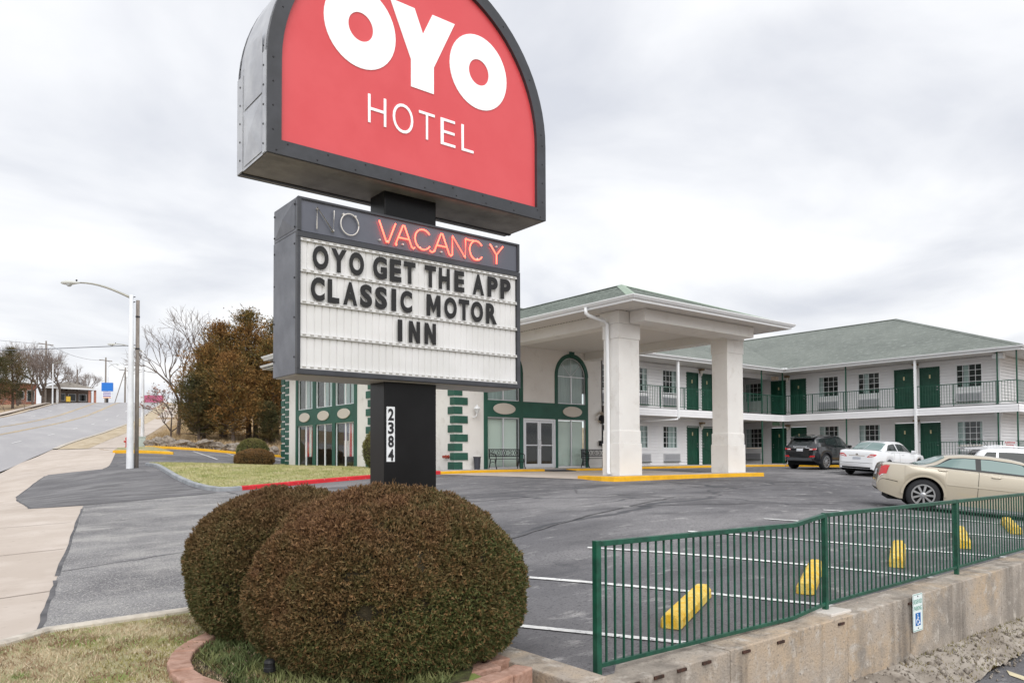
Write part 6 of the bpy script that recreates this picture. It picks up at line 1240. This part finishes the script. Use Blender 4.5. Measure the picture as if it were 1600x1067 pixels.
# ------------------------------------------------------------------ street lamps and poles
M_lamp = mat('white_lamp_pole', '#e3e6ea', .45, var='#d5d8dc', vscale=2); M_arm = mat('lamp_arm_grey', '#a7a69c', .45, metal=.4); M_wood = mat('weathered_pole_wood', '#857d76', .9, var=['#726a63', '#968e87'], vscale=[2, 9], stretch=(4, 4, .4), bump=.4)
def street_lamp(x, y, hgt, label, arm=(-2.05, 1.6), r=.13, first=True):
    z = hz(x, y); t = thing('street_lamp', (x, y, z), label, 'lamp', 'street lamps along the road', local=True)
    MB().lathe([(r+.012, -.3), (r+.01, 0), (r*.8, hgt*.6), (r*.62, hgt)], (0, 0, 0), 14).build('pole', M_lamp, t, smooth=True)
    dx_, dy_ = arm; P_ = [(dx_*f, dy_*f, hgt-.12+.62*math.sin(min(1, f/.8)*PI/2)) for f in np.linspace(0, .8, 9)]
    MB().tube(P_, [.05-.02*i/8 for i in range(9)], 8).build('arm', M_arm, t, smooth=True)
    u = Vector((dx_, dy_, 0)).normalized(); s_ = Vector((-u.y, u.x, 0)); c = Vector(P_[-1]); V = []; prof = [(-.02, .03, .03), (.12, .06, .05), (.3, .14, .08), (.52, .15, .09), (.68, .1, .06), (.74, .03, .03)]
    for a, w, hh in prof:
        for k in range(10): q = 2*PI*k/10; p = c+u*a+s_*w*math.cos(q)+Vector((0, 0, hh*math.sin(q))); V.append(p)
    MB().add(V, [(i*10+k, i*10+(k+1) % 10, (i+1)*10+(k+1) % 10, (i+1)*10+k) for i in range(5) for k in range(10)]+[tuple(range(10)), tuple(range(50, 60))]).build('lamp_head', mat('lamp_head_grey', '#c9cbc6', .4), t, smooth=True)
    g_ = c+u*.42; MB().lathe([(.11, -.03), (.1, -.1), (.05, -.15), (.01, -.16)], tuple(g_), 10).build('lens', mat('lamp_lens', '#b9bdbd', .15), t, smooth=True); MB().lathe([(.03, .06), (.035, .12), (.02, .13)], tuple(c+u*.12), 8).build('photocell', M_screw, t)
    for zz_ in (hgt-.1, hgt-.3): MB().tube([(0, 0, zz_), (.12, -.1, zz_+.02)], .02, 5).build('bolt', M_screw, t)
    return t
street_lamp(6.82, 33.1, 6.95, 'tall white street lamp nearest the driveway, arm over the road')
street_lamp(14.3, 65.1, 6.9, 'white street lamp farther up the road behind the nearest one')
street_lamp(20.3, 162.4, 7.6, 'small white street lamp across the road on the hill', arm=(1.9, .9))
street_lamp(30.6, 168.5, 7.4, 'distant white street lamp beside the blue sign', arm=(1.8, .8))
street_lamp(5.6, 118, 9.5, 'street lamp across the road at the left edge of the picture', arm=(2.0, .8))
wp = thing('utility_pole', (7.1, 33.3, .1), 'bare grey wooden pole standing right behind the white street lamp', 'pole')
MB().lathe([(.085, -.2), (.07, 6.9)], (7.1, 33.3, 0), 10).build('pole', M_wood, wp, smooth=True)
for z in (4.9, 6.2): MB().lathe([(.085, z), (.085, z+.06)], (7.1, 33.3, 0), 10).build('band', M_screw, wp)
def util_pole(x, y, hgt, label, arms=1, az=.5):
    z = hz(x, y); t = thing('utility_pole', (x, y, z), label, 'pole', 'utility poles along the road', local=True, rz=az)
    MB().lathe([(.2, -.5), (.13, hgt)], (0, 0, 0), 8).build('pole', M_wood, t)
    for k in range(arms):
        MB().box(-1.5, 1.5, -.06, .06, hgt-.75-k*.8, hgt-.6-k*.8).build('crossarm', M_wood, t)
        for q in (-1.4, -.7, .7, 1.4): MB().lathe([(.05, hgt-.6-k*.8), (.06, hgt-.45-k*.8), (.03, hgt-.4-k*.8)], (q, 0, 0), 6).build('insulator', M_lamp, t)
    return t
util_pole(20.3, 172, 12.2, 'tall wooden utility pole nearest on the far side of the road'); util_pole(31.5, 176, 9.6, 'wooden utility pole with crossarm behind the blue sign'); util_pole(36.8, 184, 8.4, 'farthest wooden utility pole with crossarm near the crest'); util_pole(26.6, 178, 7.0, 'thin pole between the bare trees on the hill', arms=0)
sp = thing('leaning_brace_pole', (35.2, 182, hz(35.2, 182)), 'slanting brace pole leaning on the farthest utility pole', 'pole'); MB().tube([(34.2, 182, hz(34.2, 182)-.3), (36.6, 183.6, hz(36, 183)+7.4)], .1, 6).build('pole', M_wood, sp)
def wire(a, b, sag, label, r=.02, n=18):
    a = Vector(a); b = Vector(b); P_ = [a.lerp(b, i/n)-Vector((0, 0, sag*4*(i/n)*(1-i/n))) for i in range(n+1)]
    MB().tube(P_, r, 4).build('overhead_wire', mat('wire_dark', '#6d7078', .6), label=label, cat='wire', group='overhead wires')
wire((7.15, 33.9, 5.15), (-40, 90, 9.5), 1.2, 'dark overhead wire crossing the road from the wooden pole', .016)
z1, z2, z3 = hz(20.3, 172)+11.5, hz(31.5, 176)+9, hz(36.8, 184)+7.7
wire((20.8, 172, z1), (31.5, 176, z2), .9, 'thin overhead wire between the two nearer hill poles', .03); wire((31.8, 176, z2), (36.8, 184, z3), .5, 'thin overhead wire between the two farther hill poles', .03); wire((20, 172, z1), (-60, 130, z1+1), 1.5, 'thin overhead wire running off to the left of the hill poles', .03); wire((36.8, 184, z3), (48, 235, z3-2), .5, 'thin overhead wire running over the crest', .03)
# ------------------------------------------------------------------ buildings and signs on the far side of the road
M_brk = mat('red_brick', '#a97360', .9, var=['#96604e', '#b98472'], vscale=[.6, 3], extra=courses(2, .22, .85, .2)); M_gr = mat('grey_shingle', '#9c958c', .95, var='#8a847c', vscale=2)
z = hz(14, 176)-.4
bb = thing('brick_house', (12, 180, z), 'red brick house half hidden behind trees on the hill', 'house')
def win_(fc, a0, a1, z0, z1, p):
    w = fc.box(MB(), a0, a1, 0, .06, z0, z1).build('window', M_wtr, p); fc.box(MB(), a0+.1, a1-.1, .06, .08, z0+.1, z1-.1).build('pane', M_cgl, w)
MB().box(3, 19.2, 176, 186, z, z+4.4).build('wall', M_brk, bb); hip(2.5, 19.7, 175.5, 186.5, z+4.4, .2, bb, M_gr)
fF = Face('u', 176)
for a in (5, 8.5, 12, 16): win_(fF, a, a+1.2, z+1.4, z+3.0, bb)
win_(fF, 17.6, 18.9, z+.9, z+3.2, bb)
z = hz(25, 172)+.2
mo = thing('low_office_building', (25, 173, z), 'low building with grey roof and open porch across the road', 'building')
hip(20.2, 29.2, 171.6, 180.5, z+2.75, .36, mo, M_gr); MB().box(20.1, 29.3, 171.5, 171.75, z+2.5, z+2.78).build('fascia', M_gut, mo); MB().box(20.4, 28.9, 176, 179, z-1, z+2.5).build('wall', mat('porch_wall', '#7d726a', .9), mo)
for a in (22.1, 27.7, 28.7): MB().box(a, a+.4, 171.9, 172.3, z-1, z+2.5).build('porch_post', M_brk if a > 25 else M_gut, mo)
for a in (22.8, 24.7, 26.6): w = MB().box(a, a+1.4, 175.9, 176, z+.4, z+1.9).build('window', M_wtr, mo); MB().box(a+.1, a+1.3, 175.86, 175.9, z+.5, z+1.8).build('pane', M_cgl, w)
def road_sign(name, x, y, z0, z1, w, m, label, legs=(.35,), rz=-.55, extra=None):
    zg = hz(x, y); t = thing(name, (x, y, zg), label, 'sign', local=True, rz=rz)
    MB().box(-w/2, w/2, -.2, .2, z0, z1).build('panel', m, t, bevel=.03)
    for l_ in legs: MB().box(l_-.15, l_+.15, -.12, .12, -.5, z0).build('leg', M_ctrim, t)
    if extra: extra(t)
    return t
M_blue = mat('plain_blue_panel', '#1f74cf', .5); M_pur = mat('purple_strip', '#6a4a9c', .6); M_rose = mat('plain_rose_panel', '#bd5f80', .55)
def ex(t):
    MB().box(-.85, .85, -.15, .15, .9, 2.25).build('letter_board', M_wpl, t)
    for i, z in enumerate((.95, 1.25, 1.6, 1.95)): MB().box(-.75, .75, -.17, -.15, z, z+.17).build('strip', M_pur if i != 0 else mat('orange_strip', '#d88a3a', .6), t)
road_sign('roadside_sign', 30.3, 167.5, 2.3, 4.0, 2.1, M_blue, 'plain blue roadside sign above a purple striped board', legs=(0,), extra=ex)
road_sign('roadside_sign', 43.9, 190, .9, 2.9, 4.6, M_rose, 'long plain rose-red sign panel at the road crest', legs=(-1.9, 1.9))
road_sign('roadside_sign', 40.3, 188, 1.0, 2.7, .9, M_wpl, 'small white striped board left of the rose-red sign', legs=(0,))
hy = thing('fire_hydrant', (10.2, 50.2, hz(10.2, 50.2)), 'small red hydrant behind the short yellow kerb', 'hydrant', local=True)
MB().lathe([(.16, 0), (.16, .05), (.11, .07), (.11, .5), (.14, .52), (.12, .6), (.04, .68)], (0, 0, 0), 10).build('barrel', mat('hydrant_red', '#b8433c', .5), hy); MB().lathe([(.06, -.2), (.06, .2)], (0, 0, .38), 8, 'x').build('outlet', MATS['hydrant_red'], hy)
ub = thing('utility_box', (11.0, 50.6, hz(11, 50.6)), 'pale green utility box beside the wooden pole', 'box', local=True); MB().box(-.25, .25, -.25, .25, -.1, .6).build('cabinet', mat('box_green', '#b4bfb8', .6), ub, bevel=.04); MB().box(-.27, .27, -.27, .27, .6, .66).build('lid', MATS['box_green'], ub)
yb = thing('newspaper_box', (23.6, 168, hz(23.6, 168)), 'small yellow box standing on the grass across the road', 'box', local=True); MB().box(-.35, .35, -.3, .3, .3, 1.3).build('box', mat('box_yellow', '#d8b23c', .6), yb); MB().box(-.05, .05, -.05, .05, -.2, .3).build('post', M_ctrim, yb)
# ------------------------------------------------------------------ rocks behind the yellow kerb
M_rock = mat('field_rock', '#8f857a', .95, var=['#a89e92', '#6f665d'], vscale=[1.5, 5], bump=.6, bscale=9)
def rock_mesh(seed):
    r = random.Random(seed); bm = bmesh.new(); bmesh.ops.create_icosphere(bm, subdivisions=2, radius=1)
    ph = [r.uniform(0, 6) for _ in range(6)]
    for v in bm.verts:
        q = v.co.normalized(); d = 1+.22*math.sin(3*q.x+ph[0])*math.sin(2.5*q.y+ph[1])+.18*math.sin(5*q.z+ph[2]+2*q.x)+r.uniform(-.09, .09); v.co = Vector((q.x*d*1.2, q.y*d, q.z*d*.62))
    me = bpy.data.meshes.new('rock'); bm.to_mesh(me); bm.free(); me.materials.append(M_rock); return me
rm = [rock_mesh(i) for i in range(6)]
for i in range(110):
    t = rnd.random(); xx = 11.4+t*7.6; base = 49.1 if xx < 15.5 else 49.0; s_ = rnd.uniform(.12, .42)*(1.0 if rnd.random() < .8 else 1.4)
    if .28 < t < .36 or .56 < t < .62: s_ *= .5
    yy = base+abs(rnd.gauss(0, .55)); o = bpy.data.objects.new('rock', rm[i % 6]); COL.objects.link(o); o.location = (xx, yy, hz(xx, yy)+s_*.25+rnd.uniform(0, .28)*(1 if s_ > .2 else .3)); o.scale = (s_*rnd.uniform(.8, 1.3), s_, s_*rnd.uniform(.8, 1.2)); o.rotation_euler = (rnd.uniform(-.4, .4), rnd.uniform(-.4, .4), rnd.uniform(0, 6))
    tag(o, 'grey-brown field rock in the low heaps behind the long yellow kerb', 'rock', 'rocks heaped behind the yellow kerb')
# ------------------------------------------------------------------ trees
M_bark = mat('bark_grey', '#6e625a', .95, var='#574c45', vscale=6, bump=.5, bscale=20, stretch=(3, 3, .6)); M_twig = mat('twig_grey', '#6e625b', .95)
def bare_tree(x, y, hgt, label, seed, spread=.55, depth=7, twig=M_twig, tr=None, leaves=0, group='bare trees'):
    r = random.Random(seed); z = hz(x, y); t = thing('bare_tree', (x, y, z), label, 'tree', group, local=True)
    tk = MB(); br = MB(); tips = []
    def grow(p, d, L_, rad, dep):
        n_ = 3 if dep > 2 else 2; pts = [p]; q = p.copy(); dd_ = d.copy()
        for i in range(n_):
            dd_ = (dd_+Vector((r.gauss(0, .12), r.gauss(0, .12), r.gauss(.05, .08)))).normalized(); q = q+dd_*L_/n_; pts.append(q.copy())
        (tk if dep >= depth-1 else br).tube(pts, [rad*(1-.4*i/n_) for i in range(n_+1)], 5 if dep >= depth-1 else 3, cap=False)
        if dep <= 0: tips.append(q); return
        k = r.choice((2, 3, 3)) if dep > 1 else r.choice((2, 3))
        for i in range(k):
            f = r.uniform(.55, 1) if i else 1; a = r.uniform(0, 2*PI); s_ = spread*r.uniform(.5, 1.25)
            u = dd_.orthogonal().normalized(); v = dd_.cross(u); nd = (dd_*math.cos(s_)+(u*math.cos(a)+v*math.sin(a))*math.sin(s_)); nd.z += .1; nd.normalize()
            grow(pts[0].lerp(q, f) if f < 1 else q, nd, L_*r.uniform(.66, .86), rad*.65, dep-1)
    grow(Vector((0, 0, -.3)), Vector((r.gauss(0, .05), r.gauss(0, .05), 1)).normalized(), hgt*.25, tr or hgt*.016, depth)
    tk.build('trunk', M_bark, t); br.build('crown', twig, t)
    if leaves:
        lb = MB()
        for q in tips[::2]:
            a = Vector((r.gauss(0, 1), r.gauss(0, 1), r.gauss(0, 1))).normalized()*leaves; b = a.orthogonal().normalized()*leaves*.6; lb.add([q-a, q+b, q+a, q-b], [(0, 1, 2, 3)])
        lb.build('dead_leaves', mat('dead_leaf', '#8a5a44', .9), t, kind='stuff')
    return t
def cedar(x, y, hgt, rad, label, seed, m, base=.16, trunks=1, n=80, group='cedars beyond the kerb'):
    r = np.random.default_rng(seed); z = hz(x, y); t = thing('cedar_tree', (x, y, z), label, 'tree', group, local=True); rr2 = random.Random(seed)
    lean = (rr2.uniform(-.05, .05)*hgt, rr2.uniform(-.05, .05)*hgt); tw = lambda f: (lean[0]*f*f, lean[1]*f*f)
    for k in range(trunks):
        a = rr2.uniform(0, 6); o_ = rad*.28*(k > 0); MB().tube([(o_*math.cos(a), o_*math.sin(a), -.3), (o_*math.cos(a)*.9+rr2.uniform(-.1, .1), o_*math.sin(a)*.9, hgt*.3), (*tw(.7), hgt*.7), (*tw(.97), hgt*.97)], [hgt*.02+.03, hgt*.016, hgt*.01, .015], 7).build('trunk', M_bark, t)
    Cs = []; Ds = []; mb = MB()
    for i in range(n):
        f = (i+.5)/n; zc = base+(1-base)*f**.9; pr = float(np.interp(zc, [base, base+.08, .35, .55, .75, .9, 1.0], [.5, .8, 1.0, .88, .6, .32, .06]))*rad
        az = i*2.4+rr2.uniform(-.5, .5); L_ = pr*rr2.uniform(.62, 1.22); rise = rr2.uniform(-.05, .55)+.6*zc; bx0, by0 = tw(zc)
        P_ = [Vector((bx0+math.cos(az)*L_*q, by0+math.sin(az)*L_*q, zc*hgt+rise*L_*(q**1.4)*.8-.1*L_*math.sin(q*PI))) for q in (0, .3, .6, .85, 1)]
        if i % 2 == 0: mb.tube(P_, [.05, .035, .02, .012, .008], 3, cap=False)
        nc = max(3, int(L_/rad*13))
        for q in np.linspace(.25, 1.02, nc):
            k = min(int(q*4.99), 4) if q < 1 else 4; p = P_[0].lerp(P_[-1], min(q, 1)); p.z = zc*hgt+rise*L_*(min(q, 1)**1.4)*.8
            Cs.append((p.x+rr2.gauss(0, .09*rad), p.y+rr2.gauss(0, .09*rad), p.z+rr2.gauss(0, .035*rad))); Ds.append((math.cos(az), math.sin(az), .35+rise*.6))
    for q in range(26): zc = hgt*(1-.14*rr2.random()**1.5); Cs.append((tw(1)[0]+rr2.gauss(0, .05*rad), tw(1)[1]+rr2.gauss(0, .05*rad), zc)); Ds.append((rr2.gauss(0, .3), rr2.gauss(0, .3), 1))
    mb.build('boughs', M_bark, t, kind='stuff'); C_ = np.array(Cs); out = np.array(Ds); out /= np.linalg.norm(out, axis=1)[:,None]; n_ = len(C_); VV = []; cs = r.uniform(.14, .34, n_)*rad*.6
    for q in range(15):
        off = r.normal(0, 1, (n_, 3))*cs[:,None]*np.array([.8, .8, .42]); d = out+r.normal(0, .5, (n_, 3)); d /= np.linalg.norm(d, axis=1)[:,None]; s_ = np.cross(d, r.normal(0, 1, (n_, 3))); s_ /= np.linalg.norm(s_, axis=1)[:,None]+1e-9
        L_ = (r.uniform(.45, 1.15, n_)*.17*(hgt/9)**.5)[:,None]; p = C_+off; VV.append(np.stack([p-s_*L_*.26, p+s_*L_*.26, p+d*L_*1.4], 1))
    A = np.concatenate(VV).reshape(-1, 3); link('crown', np_mesh('crown', A, np.arange(len(A)).reshape(-1, 3)), m, t)
    mb = MB()
    for k in range(22):
        zz_ = rr2.uniform(.08, .45)*hgt; a = rr2.uniform(0, 6.28); l_ = rr2.uniform(.3, .8)*rad; mb.tube([(0, 0, zz_), (l_*math.cos(a)*.6, l_*math.sin(a)*.6, zz_+.1), (l_*math.cos(a), l_*math.sin(a), zz_+rr2.uniform(-.2, .4))], [.05, .03, .012], 4, cap=False)
    mb.build('dead_branches', M_bark, t, kind='stuff'); return t
def cedar_mat(nm, a, b, c_): return mat(nm, a, .85, var=[b, c_], vscale=[.55, 2.6], vlo=[.42, .5], vhi=[.58, .62], spec=.2)
C1 = cedar_mat('cedar_rust', '#82613b', '#645934', '#97713f'); C2 = cedar_mat('cedar_olive', '#5f5934', '#735935', '#4c4f2e'); C3 = cedar_mat('cedar_dark', '#4f4f34', '#6a5836', '#40442c')
CED = [(16.2, 58.4, 5.6, 1.8, 'lowest dark cedar at the left end of the clump', C3, 1), (16.9, 59.6, 7.9, 2.4, 'leftmost taller rusty cedar in the clump', C1, 2), (18.3, 57.2, 7.3, 2.3, 'short rusty cedar at the front of the clump', C1, 3), (18.9, 61.0, 10.0, 2.7, 'broad rusty cedar left of the tallest one', C1, 14), (20.6, 60.4, 11.2, 2.8, 'tallest pointed cedar with rusty crown in mid clump', C1, 4), (21.4, 57.6, 8.8, 2.5, 'rust and olive cedar in the middle of the clump', C1, 5), (23.1, 61.0, 10.9, 2.7, 'tall olive cedar right of the tallest rusty one', C2, 6), (23.6, 58.0, 9.6, 2.5, 'dense olive cedar with orange patches near the office', C2, 15), (24.8, 59.4, 10.8, 2.5, 'tall dark cedar near the office quoins', C2, 7), (25.0, 55.8, 8.0, 2.3, 'orange-brown cedar closest to the office quoins', C1, 8), (26.8, 60.5, 11.2, 2.7, 'tall cedar partly hidden behind the sign board', C2, 9), (20.4, 55.8, 3.6, 1.0, 'small green cedar sapling among the trunks', C3, 10)]
for x, y, hh, rd, lb, m, sd in CED: cedar(x+.5, y, hh*.9, rd*.92, lb, sd, m, base=.2 if hh > 8 else .1, trunks=2 if hh > 8 else 1, n=int(80+hh*9))
bare_tree(17.2, 66, 11.5, 'spreading bare tree behind the left end of the cedars', 11, .62); bare_tree(20.3, 70, 13.2, 'taller bare tree behind the tall rusty cedar', 12, .5); bare_tree(15.75, 62.3, 5.6, 'low bare tree with a few brown leaves at the cedar edge', 13, .75, depth=6, leaves=.10)
# trees across the road
cedar(13.3, 153, 10.2, 3.0, 'dark evergreen in front of the brick house', 21, C3, base=.12, n=100, group='trees across the road'); cedar(10.9, 150.5, 8.6, 2.6, 'smaller dark evergreen at the left picture edge', 22, C3, base=.1, n=80, group='trees across the road')
M_tw2 = mat('twig_far', '#7d716a', .95)
for x, y, hh, lb, sd in ((14.9, 162, 13.5, 'bare tree rising behind the dark evergreen', 31), (17.6, 166, 12.5, 'bushy bare tree left of the tall utility pole', 32), (19.6, 169, 13.5, 'wide bare tree behind the tall utility pole', 33), (22.4, 170, 13.0, 'wide bare tree right of the tall utility pole', 34), (25.4, 184, 8.5, 'small bare tree beside the low office building', 35), (30.4, 191, 10.5, 'round bare tree behind the low office roof', 36), (16.2, 172, 14.0, 'tall bare tree behind the brick house roof', 37), (20.8, 176, 14.5, 'dense bare tree just right of the tall utility pole', 38), (23.9, 178, 11.0, 'bare tree behind the left end of the low office roof', 39)):
    bare_tree(x, y, hh, lb, sd, .62, 7, M_tw2, tr=hh*.018, group='trees across the road')
for x, y, hh, lb, sd in ((14.6, 149, 3.6, 'low bare thicket bush on the bank below the evergreen', 41), (11.6, 146, 3.6, 'bare thicket bush at the left edge of the bank', 42)): bare_tree(x, y, hh, lb, sd, .9, 5, M_tw2, group='trees across the road')
for o in EMPT:
    for k in ('_loc','_local'):
        if k in o: del o[k]
